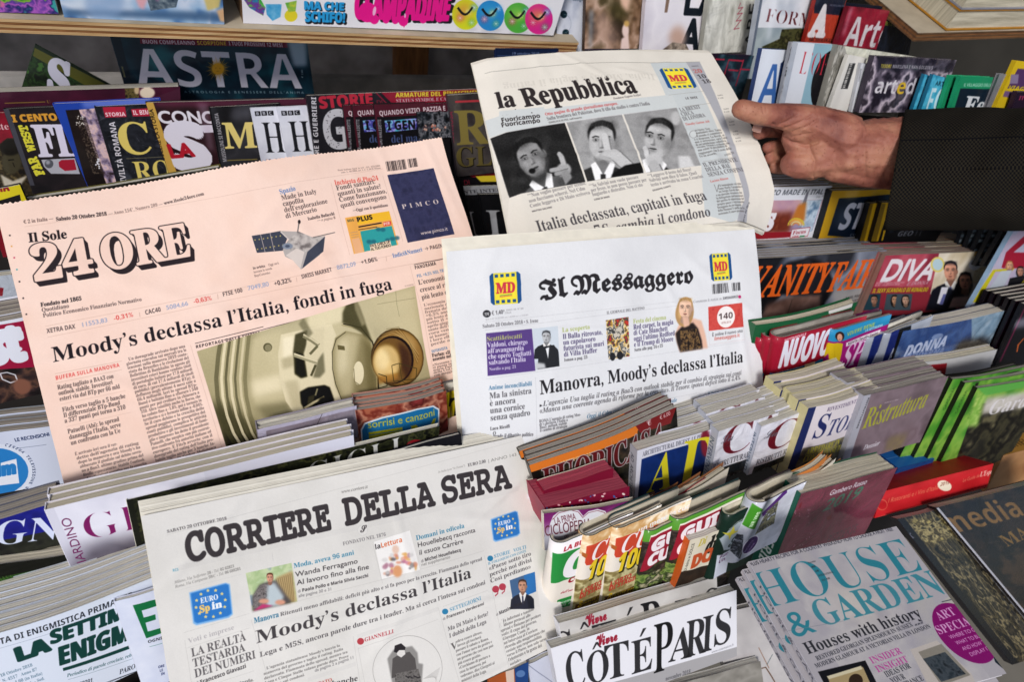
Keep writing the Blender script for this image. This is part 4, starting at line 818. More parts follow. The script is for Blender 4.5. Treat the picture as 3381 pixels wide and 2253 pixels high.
for k in range(3): s.a[..., k] = blur(s.a[..., k], 1)
lum = s.a.mean(-1, keepdims=True); s.a = np.clip((lum-.5)*1.22+.48+(np.random.RandomState(4).rand(s.ch, s.cw, 1)-.5)*.12, .05, .95)*np.ones(3); s.a = s.a.astype(np.float32); s.only(keep, [(45, 1210), (1628, 990), (1838, 1477), (210, 1727)])
s.L('d9d4ca', (680, 1130), (862, 1640), 12); s.L('d9d4ca', (1166, 1060), (1362, 1560), 12)
s.Q('d9d4ca', [(210, 1729), (1842, 1479), (1845, 1600), (1872, 1900), (1900, 2400), (150, 2400)])
O(1600, 550)
s.P('R', ['““Non voglio passare per scemo,', 'non facciamo scherzi. Nel Cdm', 'Conte leggeva e Di Maio scriveva'], (368, 306), (870, 210), (388, 388), 30, '6a6668', w=-.02); s.T('b', 'MATTEO SALVINI', (403, 425), (572, 395), 14, '3a3638')
s.P('R', ['““Se Salvini non vuole passare', 'per fesso, io non posso passare per', 'bugiardo e distratto. Non ci sto'], (888, 240), (1360, 150), (915, 308), 30, '6a6668', w=-.02); s.T('b', 'LUIGI DI MAIO', (928, 342), (1060, 318), 14, '3a3638')
s.P('R', ['““Leggevo il testo del fisco?', 'Salvini non dice il falso. Quel', 'testo è arrivato in zona Cesarini'], (1385, 155), (1830, 75), (1412, 228), 30, '6a6668', w=-.02); s.T('b', 'GIUSEPPE CONTE', (1425, 268), (1580, 232), 14, '3a3638')
s.T('R', 'Italia declassata, capitali in fuga', (455, 588), (1895, 335), 96, '333035', w=-.012)
s.T('I', 'Lite Lega-5S, cambia il condono', (460, 715), (1935, 470), 92, '333035', w=-.015)
newspaper(s, 'held_newspaper', 'newspaper with three black and white portraits, lifted by the hand at the top right', held, nu=100, nv=90, sheets=6, gap=.0006, lift=.0016, cr=creases(11, 10, .62), push=lambda a, b: .135*b, col2='cfcabf')
# ------------------------------------------------------------------ magazines, back rows first
A1, A2, A3, A4 = (0, 0), (800, 0), (1600, 0), (2481, 0)
B1, B2, B3, B4 = (0, 550), (800, 550), (1600, 550), (2481, 550)
C1, C2, C3, C4 = (0, 1100), (800, 1100), (1600, 1100), (2481, 1100)
D1, D2, D3, D4 = (0, 1653), (800, 1653), (1600, 1653), (2481, 1653)
Z3, Z4, Z5, Z6 = (2350, 400, 3.92), (2400, 980, 3.92), (1780, 1500, 3.92), (2300, 1450, 3.92)
def S(o, *a, **k): O(*o); return Sheet(*a, **k)
HROW = 'history magazines in the upper left row'
# --- upper left, top tier
s = S(A1, (305, 380), (1090, 805), (130, 950), D=0.881, hk=1.6, bgc='1c2a1a')
s.G(['131c12', '2c4a22', '1a2616', '3f6a2c'], [(100, 300), (1400, 1500)], 9, 31, con=2.2); s.Q('5a5a22', [(285, 480), (300, 410), (1000, 770), (900, 830)])
s.T('R', 'S', (400, 790), (600, 850), 290, 'b9b8c8', w=.06); s.E('b9b8c8', (675, 760), 34, 26)
mag(s, 'leaning_magazine', 'dark green magazine tipped over sideways behind the top left tier, white S on it', t=.004, back='20301c')
s = S(A1, (932, 250), (2640, 296), (1095, 800), D=0.868, hk=2.2, bgc='10303f')
s.G(['0c1626', '123a4c', '0e2436', '1c6470'], [(900, 200), (2700, 900)], 4, 33, con=1.7)
s.Q('0d2030', [(945, 250), (1020, 250), (1160, 800), (1080, 800)]); s.Q('7a1430', [(1205, 318), (2475, 352), (2480, 410), (1210, 375)])
s.T('b', 'BUON COMPLEANNO', (1230, 372), (1685, 384), 34, 'cfc8d4'); s.T('b', 'SCORPIONE', (1702, 384), (1955, 389), 34, 'd8c030'); s.T('b', 'I TUOI PROSSIMI 12 MESI', (1975, 389), (2440, 404), 34, 'cfc8d4')
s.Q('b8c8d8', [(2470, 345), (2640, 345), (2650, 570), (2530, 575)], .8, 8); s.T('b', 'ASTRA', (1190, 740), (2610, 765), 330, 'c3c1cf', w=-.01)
s.E('d9a028', (1880, 592), 52, 50)
for k in range(32):
    a = k*math.pi/16; r = 118 if k % 2 else 92; s.Q('cf9a28', [(1880+48*math.cos(a-.08), 592+46*math.sin(a-.08)), (1880+r*math.cos(a), 592+r*math.sin(a)), (1880+48*math.cos(a+.08), 592+46*math.sin(a+.08))])
s.E('a87418', (1862, 585), 6, 4); s.E('a87418', (1896, 588), 6, 4); s.L('a87418', (1866, 612), (1892, 614), 4); s.T('s', 'ASTROLOGIA E BENESSERE DELL’ANIMA', (1590, 800), (2620, 806), 20, '9ab4c0', track=.5)
s.T('b', 'PASSIONE', (1085, 665), (1060, 570), 16, 'b0a060'); s.T('s', '€ 2,80', (2614, 670), (2610, 600), 14, 'c0d0d8')
mag(s, 'astrology_magazine', 'teal astrology magazine with huge white letters and a golden sun, under the plywood shelf', t=.005, group=HROW, back='16323e')
s = S(A1, (-60, 795), (1552, 745), (-20, 1010), D=0.835, hk=2, bgc='45122c')
s.G(['3a0f26', '541734', '47132c'], [(-100, 700), (1700, 1200)], 4, 35); s.G(['2a2418', '7a6a3a', '1a1610'], [(1075, 750), (1190, 745), (1200, 860), (1085, 862)], 6, 3)
s.E('e0d0b8', (1270, 800), 66, 50, soft=2); s.E('c9b088', (1180, 775), 22, 40, soft=2); s.L('8a7030', (40, 890), (390, 878), 8); s.T('R', 'U', (405, 890), (440, 885), 26, '8a7030'); s.Q('5a3044', [(1300, 850), (1590, 745), (1590, 1010), (1310, 1010)], .5)
mag(s, 'maroon_book', 'long dark maroon book laid along the ledge at the upper left', t=.02, cat='book', back='3a0f22', ptop=0, ragged=0)
# --- history row, left to right
s = S(A1, (-420, 985), (140, 968), (-180, 1640), D=0.807, hk=2, bgc='8f1226')
s.G(['7c0d20', 'a01830', '8a1024'], [(-500, 900), (600, 1700)], 3, 36); s.G(['1c1814', '4a3c24', '2a2416', '6a5a38'], [(0, 1240), (60, 1190), (180, 1190), (260, 1400), (330, 1900), (-80, 1900), (-60, 1350)], 8, 37, con=2)
s.E('4a4430', (100, 1395), 85, 105, soft=3); s.E('1c1812', (90, 1270), 95, 70, soft=3); s.T('R', 'Cesare ste', (-330, 1130), (82, 1115), 60, 'dcc8c8', w=-.03); s.L('1a1612', (70, 1380), (120, 1376), 10); s.L('2a2418', (110, 1400), (125, 1440), 9); s.Q('d8d0c0', [(0, 1500), (110, 1560), (240, 1510), (160, 1620), (40, 1620)], .8, 3)
mag(s, 'portrait_magazine', 'red magazine with a painted man in a dark hat, leftmost in the history row', t=.005, group=HROW, back='7c0d20')
s = S(A1, (30, 940), (880, 898), (262, 1600), D=0.802, hk=2, bgc='1d1a20')
s.G(['141216', '2a2226', '1b181c'], [(0, 850), (1000, 1900)], 3, 38); s.Q('4a4a54', [(30, 940), (75, 936), (300, 1600), (262, 1600)]); s.T('b', 'I CENTO', (112, 1052), (500, 1036), 62, 'd99a34', w=.06); s.T('m', 'FAR', (385, 1505), (310, 1350), 72, 'd8d03c', w=.09); s.T('m', 'WEST', (310, 1305), (225, 1075), 66, 'd8d03c', w=.08)
s.T('R', 'FIL', (335, 1350), (800, 1335), 270, 'cfcadb', w=.03); s.Q('a9a9b2', [(355, 1380), (645, 1362), (690, 1500), (440, 1500), (380, 1440)]); s.E('5a5c64', (422, 1414), 38, 38); s.E('9a9ca6', (412, 1402), 18, 18, soft=2); s.Q('b01c34', [(505, 1400), (530, 1380), (640, 1375), (660, 1465), (560, 1475), (510, 1440)]); s.Q('cfcadb', [(340, 1710-0), (680, 1690), (700, 1760), (360, 1790)])
mag(s, 'wild_west_magazine', 'black magazine about the far west with yellow slanted lettering, beside the blue-edged one', t=.005, group=HROW, back='1d1a20', pages='grey')
s = S(A1, (455, 895), (1380, 850), (755, 1600), D=0.796, hk=2, bgc='1f45b0')
s.Q('8f9ae0', [(700, 860), (1300, 840), (1300, 925), (720, 935)], .55, 8); s.G(['120c0c', '241816', '180f10'], [(565, 950), (1300, 905), (1500, 1750), (790, 1750)], 3, 39)
s.G(['b9a6c0', 'd8b8b4', '8a7a98', '3a2830'], [(680, 945), (840, 930), (1060, 1700), (960, 1700), (850, 1400)], 3, 40); s.G(['8f7f6a', '2a1c18', '1a1010'], [(650, 1000), (740, 1010), (900, 1500), (800, 1500)], 14, 41, con=2.4, alpha=.6)
for k in range(22): s.E('cfc8c0', (655+rnd.random()*70, 1000+rnd.random()*90), 5)
for k in range(12): s.E('d8d8e0', (825+rnd.random()*36, 1370+rnd.random()*80), 7)
mag(s, 'blue_border_magazine', 'magazine with a thick royal blue border and a dark fur portrait, in the history row', t=.006, group=HROW, back='1f45b0')
s = S(A1, (815, 918), (1500, 885), (1015, 1600), D=0.791, hk=2, bgc='22242c')
s.G(['16181e', '2c2f38', '1e2028', '3f434e'], [(800, 800), (1600, 1900)], 5, 42, con=1.8)
for k in range(26):
    x, y = 850+rnd.random()*500, 950+rnd.random()*600; s.L('8a90a0', (x, y), (x+rnd.uniform(-80, 80), y+rnd.uniform(-60, 60)), 2.5, .5)
s.Q('c02440', [(885, 925), (1078, 918), (1092, 1008), (908, 1015)]); s.T('b', 'STORIA', (912, 1005), (1085, 1000), 34, 'f0e0e4'); s.Q('c02440', [(1130, 940), (1290, 932), (1300, 1000), (1145, 1003)]); s.T('b', 'IL BIMESTRE', (1150, 990), (1420, 978), 40, 'f0e0e4')
s.T('R', 'C', (1040, 1335), (1330, 1322), 275, 'd9c468', w=.005); s.L('8a8468', (1090, 1370), (1400, 1352), 4); s.T('R', 'RO', (1170, 1560), (1500, 1540), 165, 'd9c468'); s.T('b', 'CIVILTÀ ROMANA', (1100, 1610), (990, 1050), 50, 'd8d4dc')
mag(s, 'roman_magazine', 'black marble-patterned magazine with a gold capital C, in the history row', t=.006, group=HROW, back='22242c')
s = S(A1, (1258, 885), (2640, 850), (1492, 1600), D=0.785, hk=2, bgc='2a1418')
s.G(['1c0f12', '3a1a22', '241216'], [(1200, 800), (2700, 1900)], 3, 43); s.Q('7a3050', [(1330, 880), (2640, 850), (2660, 910), (1345, 925)], .6, 6); s.Q('c9a04a', [(1258, 885), (1322, 883), (1492+70, 1600), (1492, 1600)]); s.T('s', 'CONOSCERE LA STORIA', (1452, 1505), (1318, 940), 32, '2a2014', w=.03)
s.T('s', 'CONOSCERE', (1375, 1062), (2300, 1060), 105, 'd8d4dc', w=.05); s.T('s', 'S', (1520, 1450), (1830, 1430), 360, 'd4d0dc', w=.12); s.Q('d4d0dc', [(1710, 1080), (1840, 1075), (1845, 1140), (1760, 1145)]); s.T('s', 'LA', (1470, 1362), (1680, 1345), 115, 'c01c30', w=.08)
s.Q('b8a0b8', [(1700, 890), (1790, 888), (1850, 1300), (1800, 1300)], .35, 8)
mag(s, 'conoscere_magazine', 'dark wine-coloured magazine with gold spine strip and giant white S, in the history row', t=.006, group=HROW, back='2a1418')
s = S(A1, (1805, 925), (2420, 890), (1925, 1560), D=0.780, hk=2, bgc='101014')
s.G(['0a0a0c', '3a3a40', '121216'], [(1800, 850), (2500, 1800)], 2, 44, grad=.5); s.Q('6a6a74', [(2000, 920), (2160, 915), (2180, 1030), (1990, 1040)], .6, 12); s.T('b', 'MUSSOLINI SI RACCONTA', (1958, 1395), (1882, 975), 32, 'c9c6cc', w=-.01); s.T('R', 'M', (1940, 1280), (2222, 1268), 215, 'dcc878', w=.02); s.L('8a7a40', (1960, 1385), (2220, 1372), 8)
mag(s, 'gold_letter_magazine', 'black magazine with one large gold M, left of the two white broadcaster magazines', t=.005, group=HROW, back='101014')
for j, (x, D) in enumerate(((70, 0.774), (298, 0.770))):
    s = S(A2, (x, 935-j*8), (x+480, 915-j*8), (x+112, 1460), D=D, hk=2, bgc='d4d6e2')
    s.G(['c4c6d4', 'dcdee8', 'cfd1de'], [(x-50, 850), (x+600, 1700)], 2, 45)
    for k in range(3): s.Q('1c1c22', [(x+36+k*56, 960-k*2-j*4), (x+84+k*56, 958-k*2-j*4), (x+90+k*56, 998-k*2-j*4), (x+42+k*56, 1000-k*2-j*4)]); s.T('b', 'BBC'[k], (x+50+k*56, 992-k*2-j*4), (x+76+k*56, 991-k*2-j*4), 26, 'd4d6e2')
    s.T('R', 'HISTORY', (x+126, 1322-j*10), (x+1150, 1290-j*10), 265, '24252c', w=-.015); s.T('R', 'IL M', (x+140, 1424), (x+275, 1415), 50, '3a2a50')
    mag(s, 'history_magazine', ('white magazine with a tall black serif H, left one of two alike', 'white magazine with a tall black serif H, right one of two alike')[j], t=.004, group=HROW, back='c8cad6')
s = S(A2, (553, 822), (2150, 762), (632, 1350), D=0.764, hk=2, bgc='1c1a20')
s.G(['121116', '2a2830', '1c1a20'], [(500, 700), (2300, 1800)], 3, 46); s.Q('9a1c34', [(1195, 795), (2150, 762), (2160, 880), (1290, 890)]); s.L('9a1c34', (1150, 795), (1245, 890), 10)
s.T('b', 'STORIE', (668, 935), (1135, 900), 100, 'c02c40', w=.05); s.T('s', 'DI', (1160, 905), (1215, 900), 40, 'a02438'); s.T('b', 'ARMATURE DEL RINASCIMENTO', (1322, 838), (2110, 812), 38, 'd8c83c', w=.03); s.T('R', 'STATUS SYMBOL E CAMPO', (1325, 882), (1850, 862), 30, 'cfc8cc', w=-.02)
s.T('b', 'GUERRE E GUERRIERI', (672, 1490), (636, 835), 40, 'd8d6dc'); s.T('b', 'G', (700, 1290), (960, 1275), 330, 'bdbcc2', w=.01)
for k in range(60): s.E('1c1a20', (720+rnd.random()*140, 960+rnd.random()*330), rnd.uniform(2, 7), rnd.uniform(2, 5), .8)
mag(s, 'war_magazine', 'black and red magazine about wars with a worn white G, tallest of the history row', t=.006, group=HROW, back='1c1a20')
for j, (x, D) in enumerate(((868, 0.759), (948, 0.755), (1135, 0.752))):
    s = S(A2, (x, 908), (x+640, 885), (x+42, 1270), D=D, hk=2.2, bgc='17151a')
    s.Q('5a1c2c', [(x, 908), (x+640, 885), (x+650, 985), (x+10, 1010)]); s.T('b', 'QUANDO VIZIO, PAZZIA E', (x+48, 998), (x+620, 950), 42, 'd8ccd0')
    s.T('b', 'DITTATORI MALEDETTI', (x+80, 1350), (x+62, 1030), 28, 'c4c0c6', w=-.01); s.G(['2a7aa8', '8ac0e0', '3a3a9a', 'a8a0e8', '4ab0c8'], [(x+92, 1040), (x+372, 1020), (x+385, 1112), (x+105, 1140)], 4, 47+j, con=2)
    s.T('b', 'I GENI', (x+118, 1122), (x+400, 1108), 76, '16141a', w=.03); s.T('R', 'del male', (x+150, 1230), (x+440, 1215), 66, '4a5a8a'); s.Q('5a1c2c', [(x, 910), (x+12, 910), (x+60, 1270), (x+42, 1270)])
    mag(s, 'dictators_magazine', ('black magazine with maroon top band, mostly hidden, first of three copies', 'black magazine with maroon top band and a sliver of foil title, second of three copies', 'black magazine with maroon top band and full holographic foil title, third of three copies')[j], t=.004, group=HROW, back='1c1418')
s = S(A2, (1508, 968), (1800, 958), (1525, 1200), D=0.749, bgc='1a1c20')
s.G(['101216', '2a3038', '7a7a80', '15171c'], [(1500, 950), (1850, 1250)], 7, 50, con=2)
for k in range(26): s.E(rnd.choice(['b87060', '4a4048', 'c9a090', '8a9098']), (1560+rnd.random()*190, 1070+rnd.random()*60), 9, 11)
s.T('b', 'Salvo', (1700, 1190), (1790, 1180), 40, '8a8a92')
mag(s, 'picture_booklet', 'small booklet with a dark crowd picture, in front of the holographic magazine', t=.003, back='1a1c20', cat='booklet')
s = S(A2, (1770, 820), (2480, 775), (1852, 1440), D=0.745, hk=1.15, bgc='3a3338')
s.G(['221e24', '5a5450', '3a3438', '756a60'], [(1700, 700), (2600, 1500)], 3, 51, grad=.4); s.L('c03a44', (1838, 878), (2200, 862), 18); s.T('b', 'ROMA GLORIOSA', (1835, 1420), (1815, 960), 38, '9a2c48', w=-.02)
s.T('R', 'R', (1845, 1250), (2130, 1235), 285, '8a7c40', w=.01); s.T('R', 'GLO', (1848, 1445), (2330, 1420), 165, '14120e', w=.02); s.T('R', 'GLO', (1844, 1440), (2326, 1415), 165, '7a6c38', w=-.01)
mag(s, 'rome_magazine', 'grey-brown magazine with raised gold R, right end of the history row beside the held newspaper', t=.006, group=HROW, back='3a3338')
s = S(A2, (1862, 1470), (2620, 1440), (1900, 1800), D=0.752, hk=.9, bgc='15131a')
s.Q('9a1c30', [(1880, 1475), (2600, 1445), (2600, 1500), (1990, 1530)]); s.Q('d8c030', [(2010, 1520), (2600, 1500), (2600, 1560), (2060, 1570)]); s.T('s', 'DI', (1912, 1595), (1965, 1590), 40, 'b02c40')
mag(s, 'lower_war_magazine', 'red, black and yellow magazine below the grey-brown one, beside the held newspaper', t=.006, back='15131a')
s = S(B2, (1905, 170), (2700, 150), (2060, 800), D=0.741, bgc='16171c')
s.Q('9a9ca2', [(1900, 165), (2700, 145), (2700, 230), (1920, 245)]); s.T('R', 'PRESENTE INTELLIGENTE', (1700, 245), (2500, 200), 30, '2a2a30', w=-.01); s.T('R', 'I', (1960, 600), (2040, 598), 210, 'b0b2b8', w=-.01)
mag(s, 'black_wrapped_magazine', 'wrapped black magazine with one white letter, between pink and held newspapers, behind', t=.004, kind='wrap', back='101014')
s = S(B2, (2040, 240), (2700, 220), (2130, 760), D=0.736, hk=1.1, bgc='121318')
s.T('R', 'L', (2125, 602), (2330, 596), 220, 'c0c2c8', w=-.01); s.T('s', 'www.rivista.it', (2130, 662), (2280, 655), 14, '6a6c72')
mag(s, 'black_letter_magazine', 'wrapped black magazine with white serif L, in front of its twin', t=.004, kind='wrap', back='101014')
# --- upper right, top tier
s = S(A3, (630, -200), (905, -200), (622, 470), D=.80, bgc='b9c0d0')
s.G(['a4acc0', 'c9cedb', 'd4d8e2'], [(500, -300), (1000, 600)], 2, 52); s.E('14343f', (683, 122), 31, 33); s.E('14343f', (700, 280), 30, 30); s.C('8a98a8', [(683+65*math.sin(k*.25), 122+ (1-math.cos(k*.25))*80) for k in range(13)], 3); s.T('s', 'design', (760, 5), (850, 8), 24, '3a4a60')
mag(s, 'dotted_magazine', 'pale magazine with dark teal dots, behind the end of the plywood shelf', t=.005, back='a8b0c0')
s = S(A3, (880, -220), (1398, -220), (862, 440), D=.78, bgc='8a7864')
s.G(['3a2a20', '8a6a50', 'c8a894', '5a4a2c'], [(800, -300), (1500, 420)], 3, 53, con=2); s.Q('c9a898', [(960, 100), (1060, 60), (1180, 420), (930, 420)], .7, 20); s.Q('3f3c18', [(1000, -20), (1250, 0), (1230, 200), (1130, 180)], .8, 16); s.Q('e0b8a0', [(1150, -60), (1260, -60), (1240, 110), (1180, 50)], 1, 6)
s.E('ead0c8', (1215, 260), 30, 60, soft=2); s.E('d0a860', (1225, 200), 24, 26, soft=2); s.Q('ead0c8', [(1170, 420), (1180, 330), (1240, 290), (1250, 420)], 1, 2); s.Q('2a2038', [(850, 418), (1360, 416), (1358, 470), (850, 470)]); s.Q('98b0c4', [(905, 80), (940, 80), (925, 410), (900, 410)], .6, 6)
mag(s, 'painting_magazine', 'magazine with a blurred painted figure on its cover, top row beside the plywood shelf', t=.006, back='4a3a30')
s = S(A3, (1410, -200), (1960, -200), (1358, 480), D=.76, bgc='d8d4dc')
s.G(['cfcad4', 'e4e0e6', 'dad6de'], [(1300, -300), (2000, 500)], 2, 54); s.Q('8a7060', [(1565, -10), (1595, -10), (1575, 105), (1550, 105)]); s.T('s', 'LA', (1705, 118), (2010, 130), 330, '16202c', w=.04); s.T('s', 'A', (1680, 440), (1835, 450), 275, '16202c', w=.05); s.T('s', 'A', (1840, 445), (1990, 452), 275, '16202c', w=.05)
s.E('c9a898', (1665, 320), 75, 95, soft=10); s.G(['6a5a50', 'b0a090', '3a322c'], [(1540, 420), (1620, 360), (1740, 380), (1790, 480), (1500, 480)], 6, 5)
mag(s, 'white_fashion_magazine', 'white fashion magazine with thin tall black letters, top row right of centre', t=.007, back='cfcad4')
s = S(A3, (1965, -220), (2380, -210), (1878, 460), D=.745, bgc='c4c4bc')
s.G(['a8a89e', 'd8d8d0', 'bcbcb4', 'e4e4dc'], [(1800, -300), (2500, 500)], 5, 55, asp=.3); s.T('s', 'ARE', (2300, 400), (2350, 20), 60, '3a3a3c', w=.02); s.C('b04058', [(2210, 20), (2190, 70), (2230, 60), (2180, 120), (2225, 110), (2170, 180), (2215, 170), (2150, 250), (2200, 240)], 7)
mag(s, 'silver_magazine', 'silvery plastic-wrapped magazine with pink scribbled writing, top row behind the held newspaper', t=.008, kind='wrap', back='a8a89e')
s = S(A3, (95, 412), (640, 418), (100, 560), D=.78, bgc='16264a'); s.L('4a6aa0', (110, 478), (630, 480), 4); s.T('s', '19 ottobre 2018', (235, 470), (470, 470), 22, '8aa0c8'); s.T('s', 'N. 1278', (545, 472), (625, 474), 20, '8aa0c8')
mag(s, 'navy_magazine', 'navy magazine whose top edge shows just above the held newspaper, left', t=.004, back='16264a')
s = S(A3, (645, 450), (1480, 470), (650, 600), D=.775, bgc='8a2034'); s.G(['6c1226', 'a83a48', '8a2034', 'b0604a'], [(600, 400), (1500, 640)], 8, 56, asp=.3)
mag(s, 'red_book', 'red book whose top edge shows above the held newspaper', t=.006, cat='book', back='7a1a2c')
s = S(A3, (1935, 462), (2325, 478), (1820, 900), D=.68, hk=1.2, bgc='3a2438')
s.G(['2c1c30', '16343f', '3f5a6c', '241a2c'], [(1800, 400), (2400, 1100)], 3, 57, con=2); 
for x in (1990, 2110, 2235):
    s.L('b02c44', (x, 510), (x-70, 740), 12)
s.L('b02c44', (1990, 508), (2070, 512), 14); s.L('b02c44', (2110, 515), (2235, 525), 16); s.L('b02c44', (2105, 600), (2190, 608), 14); s.L('b02c44', (2200, 595), (2320, 600), 14)
mag(s, 'neon_magazine', 'dark magazine with thin glowing red letters, above the thumb of the hand', t=.005, back='2c1c30')
s = S(A4, (95, -120), (585, -100), (-40, 680), D=.70, bgc='c9ccd4')
s.G(['b0b8c4', 'dadce2', 'cfd2da'], [(-100, -200), (700, 240)], 2, 58); s.G(['8a9aa4', 'a8b4b8', '7a8890'], [(40, 235), (620, 235), (560, 700), (-60, 700)], 2, 59); s.G(['3a3c24', '5a5a34', '2a2a18', '6a6440'], [(90, 400), (240, 330), (260, 250), (420, 240), (600, 280), (560, 430), (110, 430)], 9, 60, con=2)
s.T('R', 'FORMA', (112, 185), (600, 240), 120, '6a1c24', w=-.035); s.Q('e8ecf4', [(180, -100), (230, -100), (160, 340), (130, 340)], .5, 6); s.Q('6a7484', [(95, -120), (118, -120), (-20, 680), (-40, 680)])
mag(s, 'landscape_magazine', 'magazine with red serif title over a treetop photo, top row above the wrist', t=.008, back='b0b8c4')
s = S(A4, (575, -60), (830, -40), (450, 400), D=.685, bgc='c0402c'); s.Q('22283c', [(550, -60), (830, -50), (770, 130), (540, 110)]); s.T('s', 'ARCHEOLOGIA VIVA', (675, 48), (800, 56), 14, '9aa0b0'); s.T('R', 'A', (500, 298), (620, 305), 250, 'dcd6d8', w=.09); s.T('R', 'ARCHEOLOGIA', (490, 350), (690, 362), 34, '14141c')
s.Q('12131c', [(770, 60), (840, 60), (730, 400), (690, 400)])
mag(s, 'archaeology_magazine', 'orange-red magazine with one bold white capital A, left of the crimson art magazine', t=.006, kind='wrap', back='8a2018')
s = S(A4, (800, 20), (1210, 60), (760, 150), D=.69, hk=2, bgc='1a1f30'); s.T('s', 'ART DOSSIER', (960, 88), (1150, 105), 18, '6a7080')
mag(s, 'dark_topped_magazine', 'dark blue magazine showing above the crimson art magazine', t=.004, back='1a1f30')
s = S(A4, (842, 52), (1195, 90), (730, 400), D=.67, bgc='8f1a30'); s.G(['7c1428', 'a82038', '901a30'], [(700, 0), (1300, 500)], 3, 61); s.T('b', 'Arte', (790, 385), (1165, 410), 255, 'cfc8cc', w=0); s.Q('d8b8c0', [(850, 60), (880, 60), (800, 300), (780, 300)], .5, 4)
mag(s, 'art_magazine', 'crimson art magazine with large white lower-case title, top row at the right', t=.007, kind='wrap', back='6a1224')
s = S(A4, (1092, 148), (1405, 218), (1030, 520), D=.675, bgc='121826'); s.T('b', 'LA FIERA di Dortmund', (1090, 200), (1395, 268), 36, 'c9c83c', w=-.02); s.G(['0c101c', '1c2436', '0e1220'], [(1080, 250), (1500, 600)], 4, 62)
mag(s, 'fair_magazine', 'dark magazine with a slanted yellow strapline, right of the crimson art magazine', t=.008, kind='wrap', back='121826')
# --- second tier right
R2 = 'art magazines in the tier above the sleeve'
s = S(A4, (95, 420), (330, 432), (-5, 905), D=.60, bgc='d0d6e0'); s.Q('243a6a', [(255, 545), (330, 480), (310, 905), (195, 905)]); s.T('b', 'A', (40, 905), (210, 905), 355, '3c6ab0', w=-.01)
mag(s, 'blue_letter_magazine', 'white magazine with a tall blue capital A, just above the hand', t=.006, group=R2, back='243a6a')
s = S(A4, (345, 362), (520, 368), (232, 905), D=.59, bgc='a0a2a8'); s.T('b', 'ILGIORNALEDELL’', (300, 560), (380, 395), 30, '2c2c34', w=-.02); s.T('b', 'ART', (300, 660), (325, 570), 30, '16161c'); s.T('s', 'N. 382', (262, 800), (285, 730), 20, '5a5a60')
mag(s, 'grey_spine_magazine', 'thin grey magazine with black vertical lettering, between the blue A and the red titled one', t=.004, group=R2, back='8a8c92')
s = S(A4, (405, 366), (735, 386), (288, 905), D=.582, bgc='cdd2da'); s.Q('8ab0c0', [(545, 370), (740, 386), (560, 905), (420, 905)]); s.E('120f16', (690, 720), 170, 300, rot=12); s.T('R', 'L’OFF', (400, 635), (700, 660), 200, 'c8283c', w=-.03)
mag(s, 'red_title_magazine', 'pale blue magazine with narrow red title and a black circle, above the wrist', t=.007, group=R2, back='b0b8c4')
s = S(A4, (745, 388), (1435, 492), (590, 960), D=.575, bgc='a5a39c'); s.G(['8a8880', 'bcbab2', '6f6d66', 'c9c7be'], [(560, 380), (800, 390), (700, 960), (560, 960)], 8, 63, asp=.2); s.G(['c9c9b8', 'dcdccc', '7a7a60'], [(800, 390), (1440, 480), (1400, 700), (850, 560)], 3, 64)
mag(s, 'clear_bagged_magazine', 'magazine in a clear bag with pale crumpled cover, behind the barcode one', t=.008, group=R2, kind='wrap', back='8a8880')
s = S(A4, (840, 470), (1000, 500), (660, 960), D=.565, bgc='d4d2cc'); s.bars((845, 545), (900, 545), (775, 765), 3, '3a3a3c')
for k in range(15): s.L('3a3a3c', (842-k*5, 548+k*15), (897-k*5, 550+k*15), 4+(k*7 % 5)*1.6)
for k in range(9): s.E('a02434', (930-k*10, 570+k*42), 9, 12)
mag(s, 'barcode_magazine', 'white magazine back with a sideways barcode and red dots, in the tier above the sleeve', t=.005, group=R2, back='c9c7c0')
s = S(A4, (950, 545), (1020, 550), (860, 965), D=.56, bgc='c9ccd2'); s.T('s', 'collezione', (930, 700), (950, 590), 14, '5a5a60')
mag(s, 'thin_white_magazine', 'thin white spine standing between the barcode magazine and the silver wrapped one', t=.004, group=R2, back='b4b7bd')
s = S(A4, (1062, 482), (1770, 516), (925, 970), D=.55, bgc='4a4450'); s.G(['2c2634', '7a7080', 'c9bcc8', '3a3440', '5a5058'], [(900, 450), (1800, 1000)], 6, 65, con=2.4); s.Q('2a2838', [(1100, 490), (1760, 515), (1740, 620), (1070, 600)], .7, 3)
s.T('b', 'TESORI', (1110, 582), (1200, 586), 32, 'd0c040'); s.T('b', 'MARILENA E NAN GOLDIN’S', (1212, 586), (1560, 598), 32, 'c4c0c8', w=-.01); s.T('b', 'art', (1050, 800), (1240, 808), 135, 'd4d0d6'); s.T('b', 'e', (1240, 808), (1320, 810), 135, 'e0b82c'); s.T('b', 'do', (1322, 810), (1470, 812), 135, 'c4c0c8')
mag(s, 'wrapped_art_magazine', 'silver plastic-wrapped art magazine with white and yellow lower-case title, above the sleeve', t=.007, group=R2, kind='wrap', back='3a3440')
for j, (x, D) in enumerate(((1500, .54), (1570, .532))):
    s = S(A4, (x, 640), (x+130, 676), (x-118, 980), D=D, bgc='3aa4c8'); s.G(['2a8ab0', '55b8d8', '3aa0c4'], [(x-150, 600), (x+300, 1000)], 3, 66); s.T('s', 'ARTE', (x+15, 735), (x+100, 745), 40, '16384c', w=.03); s.T('b', 'FO', (x-80, 960), (x+60, 968), 210, 'd4e4ec', w=-.01)
    mag(s, 'cyan_magazine', ('cyan magazine, mostly hidden, left of its twin with white letters', 'cyan magazine with white upright letters, next to the green ones')[j], t=.004, group=R2, back='1c6a8a')
